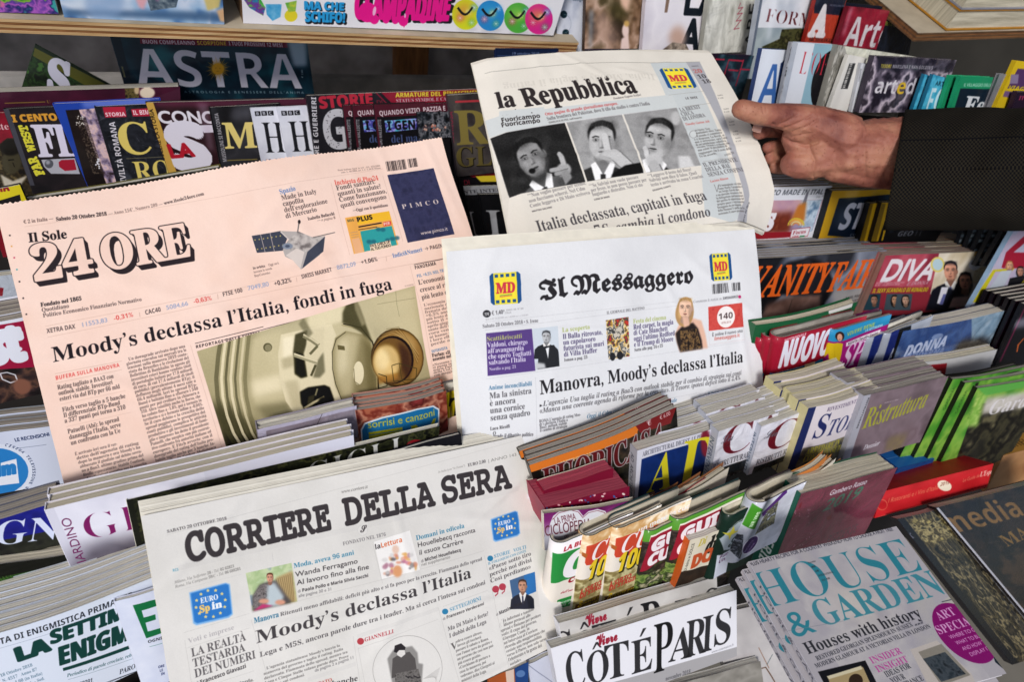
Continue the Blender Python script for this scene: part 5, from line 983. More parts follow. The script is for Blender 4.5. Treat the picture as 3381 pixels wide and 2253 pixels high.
for j, (x, y, D) in enumerate(((1720, 650, .525), (1808, 655, .515))):
    s = S(A4, (x, y), (x+285, y+10), (x-105, 990), D=D, bgc='12283a'); s.Q('1f9a68', [(x, y), (x+285, y+10), (x+265, y+112), (x-25, y+105)]); s.Q('1f9a68', [(x, y), (x+26, y), (x-75, 990), (x-105, 990)]); s.T('s', 'IL VILLAGGIO DELLE', (x+22, y+88), (x+262, y+90), 28, 'c9e0d4', w=.02); s.T('R', 'Fe', (x+8, 968), (x+190, 975), 145, 'cfd4d8', w=.03)
    mag(s, 'green_band_magazine', ('navy magazine with a green top band, covered copy', 'navy magazine with a green top band and white serif letters, uncovered copy')[j], t=.005, group=R2, back='1f9a68')
for j in range(2):
    s = S(A4, (2150+j*34, 636+j*2), (2200+j*34, 640+j*2), (2030+j*34, 935), D=.51-j*.006, bgc=('b0aeb4', '8a888e')[j])
    mag(s, 'silver_spine_magazine', ('silver spine right of the green banded magazines', 'darker silver spine beside the yellow and purple magazine')[j], t=.005, group=R2, back='8a888e')
s = S(A4, (2285, 522), (2560, 560), (2100, 930), D=.50, bgc='d8b820'); s.Q('5a3a6a', [(2300, 590), (2560, 610), (2500, 780), (2210, 760)]); s.Q('8a7a9a', [(2240, 640), (2310, 640), (2300, 720), (2230, 720)]); s.T('b', 'VIAGGI', (2215, 770), (2400, 790), 40, 'd8c020', w=.02); s.Q('7a5a8a', [(2190, 780), (2260, 790), (2240, 840), (2170, 830)])
mag(s, 'yellow_purple_magazine', 'bright yellow magazine with purple panel at the right edge, above the sleeve', t=.005, group=R2, back='c9a818')
s = S(A4, (2300, 790), (2560, 800), (2225, 1000), D=.49, bgc='2c1c34'); s.T('b', 'IT', (2305, 860), (2352, 862), 36, 'c03a6a')
mag(s, 'dark_purple_magazine', 'dark purple magazine at the right edge above the sleeve', t=.006, group=R2, back='2c1c34')
# --- right side, tier under the sleeve
def stackmag(*a, **k): return mag(*a, **k)
s = S(Z3, (250, 868), (1562, 836), (20, 1660), D=.555, bgc='d9dce6')
s.Q('d9dce6', [(250, 860), (1570, 830), (1540, 1010), (200, 1030)]); s.T('b', 'PREZZO MADE IN ITALY', (560, 960), (1480, 945), 72, '3c4450', w=-.02, sh=.2); s.T('s', 'pag. 106', (1350, 990), (1470, 980), 26, '8a8c94')
s.G(['8a9ab8', 'b08aa8', 'c9a0a8', 'a8b8cc'], [(150, 1035), (1440, 1015), (1300, 1420), (60, 1440)], 3, 70); s.G(['a04a30', '7a3020', 'c87a50'], [(150, 1230), (1050, 1170), (1000, 1460), (30, 1480)], 4, 71, soft=8); s.G(['5a7a9a', 'c0d0e0', '7a90a8'], [(1180, 1030), (1430, 1015), (1290, 1430), (1160, 1440)], 3, 72)
s.Q('7a7a88', [(1225, 920), (1255, 920), (1190, 1180), (1130, 1180)]); s.Q('c87a30', [(1120, 1080), (1225, 1050), (1200, 1300), (1010, 1300)], 1, 4)
for k in range(4): s.C(('d8c040', 'e8a850', 'e0d090', 'd89050')[k], [(980+110+ (105-k*22)*math.cos(math.pi+a*.35), 1350+(90-k*20)*math.sin(math.pi+a*.35)) for a in range(10)], 18)
s.Q('a8202c', [(30, 1480), (500, 1440), (1060, 1430), (1050, 1500), (60, 1560)]); s.T('R', 'FOCUS', (100, 1440), (770, 1400), 210, 'e4e0e6', w=.1); s.Q('e4e0e6', [(1040, 1400), (1275, 1375), (1240, 1500), (1010, 1520)]); s.C('b02030', [(1040, 1400), (1275, 1375), (1240, 1490), (1010, 1510), (1040, 1400)], 8); s.T('R', 'Focus', (1040, 1470), (1215, 1450), 52, 'b02030'); s.T('b', 'LIVE', (1040, 1505), (1120, 1500), 22, 'b02030'); s.Q('2a8a50', [(1140, 1485), (1205, 1480), (1200, 1500), (1135, 1505)])
mag(s, 'science_magazine', 'white-bordered science magazine with a rocket picture, below the wrist', t=.006, stack=5, step=.008, back='c9ccd6', ragged=.0015, pages='grey', spread=.002, glabel='copy stacked behind the rocket science magazine under the wrist')
s = S(Z3, (1565, 905), (2560, 872), (1372, 1560), D=.545, bgc='d0a020')
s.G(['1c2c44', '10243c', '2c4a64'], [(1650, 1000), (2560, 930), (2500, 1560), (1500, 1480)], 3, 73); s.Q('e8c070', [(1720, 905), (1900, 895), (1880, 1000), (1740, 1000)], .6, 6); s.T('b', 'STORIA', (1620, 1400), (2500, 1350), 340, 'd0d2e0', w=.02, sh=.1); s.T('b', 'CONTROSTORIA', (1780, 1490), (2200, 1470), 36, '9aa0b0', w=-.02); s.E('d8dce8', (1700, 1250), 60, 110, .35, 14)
mag(s, 'history_cover_magazine', 'yellow-framed history magazine with bold white letters, between rocket cover and sleeve', t=.008, stack=4, step=.010, back='15161a', spine='15161a', pages='cream', ragged=.0012, spread=.0015, glabel='copy stacked behind the yellow-framed history magazine')
for j, (x, D) in enumerate(((2050, .532), (2205, .525))):
    s = S(Z3, (x, 1068-j*10), (x+150, 1056-j*10), (x-140, 1560), D=D, bgc='d8a818'); s.Q('8a6a10', [(x, 1068), (x+45, 1065), (x-80, 1560), (x-140, 1560)]); s.Q('e8c060', [(x+120, 1060), (x+150, 1056), (x+40, 1560), (x+10, 1560)], .8, 6)
    mag(s, 'yellow_book', ('yellow spine just left of the jacket sleeve', 'second yellow spine, touching the jacket sleeve')[j], cat='book', t=.008, back='15161a', spine='15161a', pages='grey')
s = S(B4, (1150, 470), (1700, 460), (1020, 700), D=.525, bgc='101014'); s.T('b', 'GEO', (1250, 600), (1385, 596), 50, '9a9ca4', w=-.03)
for x in (1425, 1460, 1640): s.L('6a6c74', (x+10, 550), (x-10, 600), 8)
mag(s, 'geography_magazine', 'black magazine whose lettering peeks out under the jacket sleeve', t=.006, back='101014')
for j in range(6):
    x = 1850+j*92; s = S(B4, (x, 470+j*4), (x+140, 470+j*4), (x-130-j*22, 860), D=.515-j*.012, bgc=('3c4248', '4a525a', '2c3038')[j % 3]); rg = random.Random(j)
    for k in range(9): s.Q(rg.choice(['6a7a88', '22262c', '8a9aa4', '1a1c20']), [(x-5-k*22, 500+k*42), (x+30-k*22, 500+k*42), (x+20-k*22, 525+k*42), (x-12-k*22, 525+k*42)])
    mag(s, 'dark_spine_magazine', 'dark grey speckled spine, number %s of the row right of the two celebrity stacks' % ('one', 'two', 'three', 'four', 'five', 'six')[j], t=.006, back='22262c', group='dark spined magazines at the right edge')
s = S(B4, (2310, 480), (2900, 450), (1880, 1230), D=.44, bgc='9ab0c8')
s.G(['8aa8c4', 'b8a8c0', 'a8bccc'], [(1800, 400), (3000, 1300)], 3, 74); s.Q('b01c38', [(2352, 600), (2380, 640), (2240, 760), (2185, 880), (2160, 870), (2200, 740)]); s.Q('b01c38', [(2240, 740), (2400, 740), (2400, 870), (2190, 880)]); s.Q('c9c020', [(2090, 890), (2270, 875), (2250, 900), (2110, 905), (1960, 1170), (1905, 1170)]); s.face((2230, 850), 70, 'd8a080', 'b08050', 'b0b8c4', sh=0, long=.6); s.Q('b4bcc8', [(2160, 900), (2250, 890), (2150, 1080), (2040, 1070)]); s.face((2320, 900), 80, 'c08870', '1c1818', '1c1c24', long=.4, sh=0); s.Q('181820', [(2230, 960), (2400, 930), (2380, 1080), (2190, 1080)])
s.C('d8c820', [(2400, 880), (2350, 990), (2290, 1040)], 10)
mag(s, 'gossip_magazine', 'pale blue magazine with red curve and two women, cut off by the right edge', t=.006, back='8aa8c4')
# --- celebrity row
s = S(B4, (-300, 812), (1168, 720), (-420, 1420), D=.50, bgc='2c2c34')
s.G(['1c1e26', '5a6070', '8a90a0', '2a2c36'], [(-300, 700), (1200, 1500)], 3, 75, con=2); s.Q('15151a', [(200, 900), (300, 820), (480, 780), (620, 830), (690, 960), (700, 1080), (620, 1180), (600, 1300), (500, 1120), (250, 1100), (40, 1320), (20, 1000)], 1, 4); s.G(['1a1a20', '2e3038'], [(220, 900), (480, 790), (680, 960), (660, 1080), (300, 1080)], 10, 3, asp=.3)
s.G(['6a5048', '8a6a60', '5a4038'], [(120, 1180), (330, 1110), (590, 1100), (600, 1320), (60, 1340)], 3, 76, soft=6); s.Q('a8a4a0', [(680, 1060), (1040, 1000), (960, 1240), (700, 1260)], .8, 10); s.L('2a2422', (340, 1140), (290, 1300), 6); s.L('2a2422', (590, 1120), (590, 1240), 6)
s.T('I', 'VANITY', (-330+280, 1130), (620, 1075), 268, 'ea6420', w=.02, sh=.0); s.T('I', 'FAIR', (650, 1075), (1010, 1035), 250, 'ea6420', w=.02)
s.C('8aa0b8', [(1000, 930), (1085, 920), (1055, 990), (970, 1000)], 3); s.T('s', 'Solo €1,50', (985, 980), (1050, 970), 22, 'a0b0c4'); s.P('b', ['DANIEL PENNAC', 'LO SCRITTORE', 'PARLA'], (800, 1150), (960, 1118), (850, 1210), 26, '3a3636', w=-.03)
mag(s, 'celebrity_magazine', 'glossy magazine with slanted orange title over a dark haired head, front of its stack', t=.0055, stack=9, step=.0072, back='8a8a90', pages='grey', ragged=.0018, spread=.0025, amp=.002, glabel='copy stacked behind the orange-titled celebrity magazine')
s = S(B4, (1160, 768), (2122, 728), (930, 1320), D=.487, bgc='a03040')
s.G(['8a1c34', 'c85a6a', 'a83048'], [(1160, 760), (1640, 740), (1560, 1040), (1060, 1040)], 3, 77, asp=.3); s.G(['d8ccb8', 'e4dac8', 'c9b898'], [(1620, 740), (2122, 728), (1950, 1200), (1540, 1100)], 3, 78); s.G(['c9a868', 'b08848'], [(1930, 735), (2122, 728), (2100, 760), (1915, 775)], 6, 3)
s.T('s', 'DIVA', (1100, 990), (1540, 975), 195, 'e4dce2', w=.05, sh=.12); s.T('i', 'E DONNA', (1340, 1025), (1520, 1012), 32, 'c9a8b4', w=.03); s.T('b', 'IL SEXY SCANDALO DI RONALDO', (1040, 1090), (1515, 1076), 40, 'd0c828', w=.02); s.P('b', ['Gratis allegato numerato', 'n. 42 - 23 ottobre 2018'], (1075, 1012), (1320, 1005), (1065, 1030), 14, 'e0c0c8', w=-.02)
s.E('e0d070', (1605, 845), 60, 66); s.E('b8d0d8', (1605, 845), 44, 50)
for x, y, c in ((1060, 1150, 'b08068'), (1240, 1150, 'c09070'), (1330, 1150, 'c8a088')): s.Q('2a4a58' if x < 1100 else '4a5a64', [(x-70, 1100), (x+60, 1098), (x+40, 1240), (x-95, 1240)]); s.face((x, y), 78, c, '1c1818', '4a3c38', long=(x > 1100)*.8, sh=0)
s.G(['b08850', 'e4d0a0', 'c9b088'], [(1930, 880), (2060, 860), (2010, 1000), (1900, 1010)], 9, 4, con=2, alpha=.6); s.face((1715, 900), 165, 'd89a80', '2c2830', '1c1e2c', tie='6a70a8'); s.Q('1c1e2c', [(1560, 1060), (1650, 1020), (1780, 1080), (1760, 1250), (1500, 1240)], 1, 2); s.Q('e0e0ec', [(1640, 1040), (1700, 1040), (1650, 1190), (1600, 1180)]); s.Q('6a70b0', [(1655, 1100), (1680, 1100), (1650, 1190), (1620, 1190)])
s.face((1845, 990), 150, 'c88a70', '1c1416', 'd8a8a0', long=.7, sh=0); s.E('dcdce4', (1925, 850), 50, 46, .9); s.Q('d8b0a8', [(1740, 1130), (1900, 1110), (1960, 1200), (1700, 1220)], 1, 2)
mag(s, 'royal_gossip_magazine', 'red celebrity magazine with smiling couple and thin white title, front of its stack', t=.0045, stack=11, step=.0060, back='8a6a60', pages='grey', ragged=.0018, spread=.002, glabel='copy stacked behind the red celebrity magazine')
# --- weekly row (folded over copies)
s = S(Z4, (380, 370), (1690, 60), (250, 900), D=.435, bgc='1f6a40'); s.Q('d4d2cc', [(1270, 150), (1620, 75), (1600, 130), (1280, 200)])
mag(s, 'green_topped_magazine', 'magazine with a green and white top edge, standing behind the red weeklies', t=.012, back='1f5a38', pages='cream', ragged=.002, amp=.006, stack=0)
for j, (x, y, D) in enumerate(((430, 560, .428), (548, 548, .42), (662, 545, .412))):
    s = S(Z4, (x, y), (x+1150, y-300), (x-150-j*6, y+760), D=D, bgc='a8142c')
    s.Q('b01834', [(x, y), (x+1150, y-300), (x+1080, y), (x-70, y+440)]); s.Q('2a8ab8', [(x-78, y+460), (x+1000, y+150), (x+1000, y+700), (x-160, y+800)])
    s.T('b', 'SETTIMANALE', (x+78, y+45), (x+360, y-50), 36, 'e8d8dc'); s.T('b', 'NUOVO', (x-10, y+380), (x+640, y+190), 330, 'dcdce8', w=.03, sh=.05); s.T('b', 'Anno III - n. 42 - 25 ottobre 2018', (x-22, y+440), (x+310, y+368), 16, 'e8c8d0', w=-.02)
    s.Q('2a8ab8', [(x+60, y+450), (x+240, y+395), (x+580, y+250), (x+560, y+300), (x+240, y+430), (x+60, y+480)]); s.Q('dcdce8', [(x-40, y+490), (x+90, y+460), (x+80, y+490), (x-45, y+520)]); s.face((x+10, y+640), 120, 'd89a78', 'c9a870', '8a7a60', long=.6); s.G(['2a1c18', '8a5a40', '4a3428', 'c9a080'], [(x+120, y+420), (x+400, y+340), (x+420, y+560), (x+100, y+680)], 4, 80, con=2); s.Q('d8c8a0', [(x+340, y+330), (x+480, y+290), (x+440, y+500), (x+330, y+520)])
    mag(s, 'red_weekly_magazine', ('red weekly bent over itself, only a sliver shows beside the gothic newspaper', 'second bent red weekly, showing a strip of its blue foot', 'front bent red weekly with tall white slanted title')[j], t=.004, loop=.009, back='7a1020', pages='grey', group='red weeklies bent over in a row')
for j, (x, y, D) in enumerate(((1242, 380, .422), (1368, 440, .408))):
    s = S(Z4, (x, y), (x+760, y-215), (x-165, y+700), D=D, bgc='9a2070')
    s.Q('2a90c0', [(x, y), (x+760, y-215), (x+720, y-90), (x+140, y+130), (x-30, y+150)]); s.Q('a8187a', [(x-30, y+150), (x+140, y+130), (x+700, y-80), (x+500, y+700), (x-200, y+700)]); s.T('b', 'VIVERE BENE', (x+180, y+70), (x+540, y-60), 50, 'd0d040', w=-.02); s.T('b', 'LA SETTIMANA', (x+420, y+20), (x+640, y-60), 34, 'd0e4ec'); s.Q('e4d8e0', [(x+175, y+155), (x+620, y-20), (x+600, y+50), (x+170, y+205)]); s.T('b', 'MENTA Claudia Gerini', (x+190, y+190), (x+580, y+45), 36, '3a2030', w=-.02)
    s.Q('d8b81c', [(x-30, y+170), (x+60, y+155), (x+130, y+165), (x+110, y+300), (x+60, y+500), (x-50, y+500), (x-45, y+300), (x-100, y+400), (x-125, y+380)]); s.Q('b09410', [(x+20, y+180), (x+30, y+500), (x+22, y+500)]); s.Q('c99878', [(x-40, y+500), (x+30, y+500), (x+10, y+680), (x-40, y+680)]); s.E('3a2018', (x+90, y+70), 58, 62); s.E('d8a088', (x+88, y+85), 34, 48); s.E('a83038', (x+86, y+112), 10, 5)
    s.T('I', 'SP', (x+20, y+560), (x+380, y+160), 1, 'e4d8e6') if False else None
    s.T('R', 'SP', (x+60, y+500), (x+330, y+420), 300, 'e4dcea', w=-.01, sh=.22)
    mag(s, 'pink_weekly_magazine', ('magenta weekly with a woman in a yellow coat, behind its twin', 'magenta weekly with a woman in a yellow coat, in front of its twin')[j], t=.004, loop=(0, .007)[j], back='6a1850', pages='grey', group='magenta weeklies')
for j, (x, y, D) in enumerate(((1838, 545, .404), (2055, 490, .40))):
    s = S(Z4, (x, y), (x+620, y-250), (x-200, y+600), D=D, bgc='9aa0ac'); s.Q('1c2c7a', [(x+70, y-30), (x+330, y-120), (x+250, y+600), (x-130, y+600)]); s.T('b', 'F', (x-20, y+400), (x+60, y+380), 240, 'b0b4c0'); s.Q('101014', [(x+180, y-70), (x+330, y-120), (x+250, y+600), (x-10, y+600)])
    mag(s, 'rolled_magazine', ('grey and blue magazine with its pages looped over, left one of two', 'grey and blue magazine with its pages looped over, next to the wrapped one')[j], t=.0035, loop=.008, back='2a3048', pages='white', group='looped over magazines')
s = S(B4, (1300, 1425), (2225, 1235), (1170, 1800), D=.40, bgc='5a78a0')
s.G(['2c4a8a', '4a6aa4', '34508c', '7a90b0'], [(1290, 1400), (1900, 1290), (1850, 1700), (1150, 1800)], 4, 82); s.G(['9ab0c4', '7a98b0', 'a8bccc'], [(1880, 1290), (2225, 1235), (2150, 1700), (1900, 1700)], 3, 83); s.E('3a302c', (1860, 1600), 130, 120, soft=8); s.E('2a2220', (1980, 1580), 90, 110, .9, 8)
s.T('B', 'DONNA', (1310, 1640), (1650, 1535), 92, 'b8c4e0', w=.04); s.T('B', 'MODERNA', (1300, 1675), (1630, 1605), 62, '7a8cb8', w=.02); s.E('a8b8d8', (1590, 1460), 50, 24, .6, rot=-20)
mag(s, 'wrapped_womens_magazine', 'blue plastic-wrapped women\'s magazine with slanted white letters, right of the looped ones', t=.009, kind='wrap', back='2a3a5a', amp=.003, stack=1, step=.012)
for j in range(6):
    x, y = 2040+j*62, 1075+j*22
    s = S(B4, (x, y), (x+560, y-90), (x-330, y+720), D=.43-j*.010, bgc=('201820', '2c1428', '1a1a20')[j % 3]); s.Q('6a2040', [(x+10, y+20), (x+22, y+18), (x-200, y+500), (x-215, y+505)])
    if j == 5: s.C('d86a30', [(2352, 1480), (2300, 1540), (2290, 1600)], 14); s.Q('c9c4d8', [(2280, 1330), (2400, 1280), (2400, 1380), (2260, 1400)], .5, 5)
    mag(s, 'black_spine_magazine', 'black spined magazine with a pale page edge, number %s of the right-hand fan' % ('one', 'two', 'three', 'four', 'five', 'six')[j], t=.005, back='15131a', pages='white', group='fan of black spined magazines')
# --- home and design row
s = S(C4, (1385, 265), (2120, 140), (1310, 520), D=.385, bgc='c9c9ca'); s.Q('b0202c', [(1410, 285), (1670, 250), (1650, 360), (1380, 380)]); s.Q('e0d8d8', [(1460, 350), (1535, 290), (1580, 340), (1550, 345), (1530, 315), (1490, 350)])
mag(s, 'triangle_magazine', 'grey-white magazine with a red label and white triangle, behind the home row', t=.007, back='8a7a70', pages='cream', stack=2, step=.012, ragged=.002, spread=.004, amp=.003)
s = S(C3, (385, 1145), (1655, 640), (565, 1720), D=.372, bgc='15120f')
s.G(['141210', '2c2a1c', '4a3a2c', '1a1614'], [(300, 600), (1700, 1800)], 9, 84, con=1.9); s.Q('e07a28', [(385, 1145), (1310, 777), (1350, 800), (1210, 880), (900, 990), (700, 1080), (390, 1200)]); s.Q('e07a28', [(385, 1135), (1310, 765), (1300, 860), (390, 1210)]); s.Q('8a2024', [(1280, 780), (1655, 640), (1600, 780), (1330, 850)]); s.T('s', 'SETTEMBRE 2018', (650, 1130), (940, 1020), 26, 'f0c080', w=.02); s.T('s', '€ 6,00', (1505, 745), (1600, 705), 32, 'e0c8c8')
s.T('I', 'FUORICASA', (525, 1375), (1540, 965), 190, 'a8a0a0', w=.04); s.T('I', 'FUORICASA', (525, 1375), (1540, 965), 190, '6a181c', w=.01); s.T('c', 'C', (1390, 800), (1430, 780), 60, 'e0d0d0')
mag(s, 'garden_furniture_magazine', 'black magazine with orange top band and dark red outlined title, under the gothic newspaper', t=.006, stack=3, step=.0062, back='4a443e', pages='grey', amp=.004, ragged=.003, spread=.004, glabel='copy stacked behind the orange-topped magazine')
s = S(C3, (1318, 1015), (2090, 795), (1285, 1560), D=.357, bgc='d0d0da')
s.G(['0e2a6a', '14357e', '0c1e50'], [(1355, 1090), (2090, 855), (2060, 1560), (1305, 1600)], 3, 85); s.T('R', 'ARCHITECTURAL DIGEST. LE PIÙ BELLE CASE DEL MONDO', (1362, 1068), (2260, 790), 40, '4a4a58', w=-.03); s.E('8a1830', (1905, 950), 42, 120, soft=3)
s.T('R', 'A', (1400, 1385), (1605, 1335), 315, 'd8cc28'); s.T('R', 'D', (1640, 1370), (1960, 1280), 410, 'd8cc28')
mag(s, 'architecture_magazine', 'blue architecture magazine with two giant yellow letters, front of its stack', t=.012, stack=5, step=.0135, nuj=.003, back='c9c9d2', spine='a8a8b0', pages='white', ragged=.002, spread=.003, kind='gloss', glabel='copy stacked behind the yellow-lettered architecture magazine', spinetext=('s', 'AD  ARCHITECTURAL DIGEST', ('3a3a44', 'b4b4bc', 0), .01, .12, .005))
for j, (o, tl, tr, bl, D) in enumerate(((C3, (2020, 850), (2540, 690), (1935, 1300), .347), (C4, (90, 808), (640, 610), (-30, 1230), .340))):
    s = S(o, tl, tr, bl, D=D, bgc='d4d4de'); x, y = tl; q = lambda a, b: (x+a, y+b)
    s.G(['c9c9d4', 'e0e0e8', 'd4d4dc'], [q(-150, -200), q(600, 700)], 4, 86, asp=.4); s.G(['1a1618', '2c2220', '14202c', '3a2c1c'], [q(-65, 350), q(550, 120), q(400, 500), q(-120, 500)], 5, 87)
    s.T('R', 'CA', q(0, 235), q(520, 50), 245, '7a1428', w=-.015); s.T('c', 'La', q(10, 110), q(130, 75), 70, '6a6a78'); s.T('R', 'RISTRUTTURARE COSTRUIRE', q(-55, 335), q(520, 120), 50, '3a3a44', w=-.035); s.T('c', 'Dal giro all’iris', q(60, 430), q(330, 330), 50, 'a8a4a8')
    mag(s, 'home_magazine', ('wrapped white home magazine with dark red capitals, left of its twin', 'wrapped white home magazine with dark red capitals, right of its twin')[j], t=.011, stack=3, step=.0125, nuj=.002, kind='wrap', back='c4c4ce', spine='b0b4c0', pages='white', ragged=.002, spread=.003, group='wrapped home magazines', glabel=('copy stacked behind the left wrapped home magazine', 'copy stacked behind the right wrapped home magazine')[j], spinetext=('s', 'INTERVENTI IN CASA', ('3a4a60', 'b8bcc8', 0), .012, .11, .006))
s = S(C4, (495, 652), (1110, 462), (285, 1260), D=.332, bgc='d4ccd0'); s.Q('22306a', [(495, 652), (555, 635), (345, 1260), (285, 1260)]); s.G(['3a3a3c', '6a6450', '8a8470', '4a4840'], [(440, 990), (1000, 820), (900, 1200), (330, 1260)], 5, 88); s.T('R', 'RIVESTIMENTI • TENDAGGI', (632, 668), (1110, 530), 38, '5a4a6a', w=-.035)
s.T('R', 'S', (500, 910), (610, 875), 210, '26306e'); s.T('R', 'TOFFE', (610, 880), (1000, 770), 150, '26306e', w=-.01, sh=.05); s.P('R', ['ARREDARE IN', 'CON IL TESSUTO'], (455, 1045), (800, 935), (430, 1110), 60, 'b0a838', w=.01)
mag(s, 'fabric_magazine', 'fabric magazine with navy title and blue left border, between home and grey-pink ones', t=.008, stack=4, step=.012, back='c9c090', spine='c9c090', pages='cream', ragged=.003, spread=.004, amp=.003, glabel='copy stacked behind the navy-titled fabric magazine')
s = S(C4, (972, 545), (1700, 372), (765, 1150), D=.324, bgc='7a6a70'); s.G(['6c5c62', '86747c', '7a686e', '8f7e86'], [(700, 300), (1800, 1300)], 3, 89); s.Q('a8a8b2', [(972, 545), (1035, 530), (830, 1150), (765, 1150)])
s.T('I', 'Ristruttura', (960, 830), (1500, 640), 175, 'a8a838', w=.0); s.T('I', 'Dossier', (965, 1010), (1100, 965), 42, 'c9c4cc', w=.02); s.T('s', 'interni e idee', (1145, 610), (1265, 578), 16, 'c9b8c0'); s.G(['8a7a5a', '7a6a60'], [(1180, 900), (1350, 860), (1300, 1000), (1150, 1020)], 5, 5, soft=8); s.T('b', 'RISTRUTTURARE', (1010, 560), (905, 830), 14, '3a3a40')
mag(s, 'mauve_magazine', 'mauve-brown magazine with olive slanted lettering, left of the green garden spines', t=.009, stack=3, step=.011, back='8a7a80', spine='a8a8b2', pages='grey', ragged=.002, spread=.003, glabel='copy stacked behind the mauve magazine')
for j, (x, y, D) in enumerate(((1618, 402, .330), (1742, 402, .324), (1845, 432, .318), (1950, 475, .312))):
    s = S(C4, (x, y), (x+700, y-130), (x-395, y+790), D=D, bgc='3f8a28'); s.G(['2f7a1c', '4f9c30', '8ab848', '3a8424'], [(x-400, y-200), (x+600, y+900)], 4, 90+j)
    s.Q('1c1c18', [(x+88, y-4), (x+112, y-8), (x-270, y+790), (x-300, y+790)]) if j < 3 else None
    s.T('s', 'GARDENIA', (x-75, y+260), (x+20, y+60), 22, '2a5a1c')
    if j == 3:
        s.Q('5fb04a', [(x, y), (x+700, y-130), (x+690, y-90), (x+60, y+60)]); s.G(['2a2820', '4a4630', '14120e', '6a6448'], [(x+20, y+130), (x+600, y+20), (x+500, y+800), (x-260, y+790), (x-90, y+330)], 5, 95, con=1.9); s.G(['b0a8a0', 'c9c4bc', 'a09a8c'], [(x+60, y+80), (x+620, y-20), (x+600, y+120), (x+20, y+220)], 4, 96, soft=6)
        s.G(['b0d070', '7ab040', 'd0e080'], [(x-10, y+60), (x+60, y+60), (x-10, y+330), (x-110, y+330)], 4, 97, soft=5); s.T('R', 'Gardenia', (x+60, y+230), (x+640, y+90), 140, 'd8d4d6', w=-.02)
    mag(s, 'garden_magazine', ('green garden magazine, leftmost of four green spines', 'green garden magazine, second green spine', 'green garden magazine, third green spine', 'front green garden magazine with pale serif title at the right edge')[j], t=.007, back='1c1c18', spine='1c1c18', pages='grey', ragged=.002, group='green garden magazines', stack=(0, 0, 0, 0)[j], amp=.003)
# --- boxes and thick books
def box(s, name, label, cat, t, side, grain=.01, kind='gloss', group=None, top=None):
    base = s.at(s.W/2, s.H, -t/2); root = link_empty(name, base, label, cat, group)
    V = [s.at(a*s.W, b*s.H, 0) for b in (0, 1) for a in (0, 1)]; mesh('printed_front', V, [(0, 2, 3, 1)], print_mat(name+'_print', s.image(name+'_print', grain), kind), root, [(0, 1), (1, 1), (0, 0), (1, 0)], base=base, smooth=False)
    V, Fc, UV = boxes(s, [(0, s.W, 0, s.H, -t, -.0004)]); mesh('carton', V, Fc, side if not isinstance(side, str) else plainc(side, .6), root, UV, base=base, smooth=False)
    if top is not None:
        top(s, root, base)
    return root
s = S(C4, (1265, 1170), (1580, 1090), (1165, 1345), D=.315, hk=1.3, bgc='12386e'); s.L('2a5a9a', (1265, 1176), (1578, 1096), 4); s.G(['103262', '174580', '12386e'], [(1100, 1000), (1700, 1600)], 3, 98)
def lid(s, root, base):
    k = Sheet.__new__(Sheet); k.cw, k.ch, k.ppm = 200, 90, 1000; k.a = np.empty((90, 200, 3), np.float32); k.a[:] = col('1c5a9c')
    e, adv = layout('s', '2019'); e = e.copy(); e[:, [0, 2]] = 150+e[:, [0, 2]]*14; e[:, [1, 3]] = 30-e[:, [1, 3]]*14; k.blend(e, 'c9b050'); k.blend(poly_edges([(0, 44), (200, 44), (200, 47), (0, 47)]), '4a7ab0')
    m = print_mat('lid_print', k.image('lid_print'), 'gloss'); V = [s.at(a*s.W, -.0006, n) for n in (-.035, 0) for a in (0, 1)]; mesh('printed_lid', V, [(0, 2, 3, 1)], m, root, [(0, 1), (1, 1), (0, 0), (1, 0)], base=base, smooth=False)
box(s, 'blue_box', 'shiny dark blue boxed guide with a gold year on top, behind the red guide', 'box', .035, '12386e', top=lid)
s = S(C4, (2175, 1060), (2700, 920), (2040, 1330), D=.31, hk=1.2, bgc='a8784e'); s.G(['9a6c44', 'b4865a', 'a87850'], [(1900, 800), (2900, 1600)], 3, 99)
def lid2(s, root, base):
    V = [s.at(a*s.W, -.0006, n) for n in (-.03, 0) for a in (0, 1)]; k = Sheet.__new__(Sheet); k.cw, k.ch, k.ppm = 240, 70, 1000; k.a = np.empty((70, 240, 3), np.float32); k.a[:] = col('a87a34')
    e, adv = layout('b', 'MICHELIN'); e = e.copy(); e[:, [0, 2]] = 10+e[:, [0, 2]]*22; e[:, [1, 3]] = 50-e[:, [1, 3]]*26; k.blend(e, '4a3418')
    mesh('printed_lid', V, [(0, 2, 3, 1)], print_mat('lid_print', k.image('lid_print'), 'gloss'), root, [(0, 1), (1, 1), (0, 0), (1, 0)], base=base, smooth=False)
box(s, 'tan_box', 'tan boxed guide at the right edge, beside the front green garden magazine', 'box', .03, 'a8784e', top=lid2)
s = S(C4, (1125, 1372), (2090, 1128), (1062, 1600), D=.290, tilt=-25, bgc='b81c20')
s.G(['a8161c', 'c4242a', 'b41c20'], [(1000, 1100), (2300, 1700)], 3, 100); s.Q('e05a50', [(1090, 1590), (2236, 1262), (2238, 1272), (1085, 1605)]); s.T('s', 'I Ristoranti e i Vini d’Italia', (1175, 1470), (1610, 1350), 42, 'e08a60', w=-.01); s.E('ece0c8', (1665, 1320), 62, 44, rot=20); s.T('b', '2019', (1625, 1325), (1705, 1305), 32, '8a4a3a', w=-.01); s.T('s', 'Le Guide de', (1820, 1290), (1965, 1245), 32, 'e0906a', w=-.01); s.T('R', 'L’Espresso', (1968, 1245), (2135, 1200), 46, 'f0d0c0')
s.C('e08a60', [(1128+44*math.cos(k*.4), 1485+44*math.sin(k*.4)) for k in range(17)], 4)
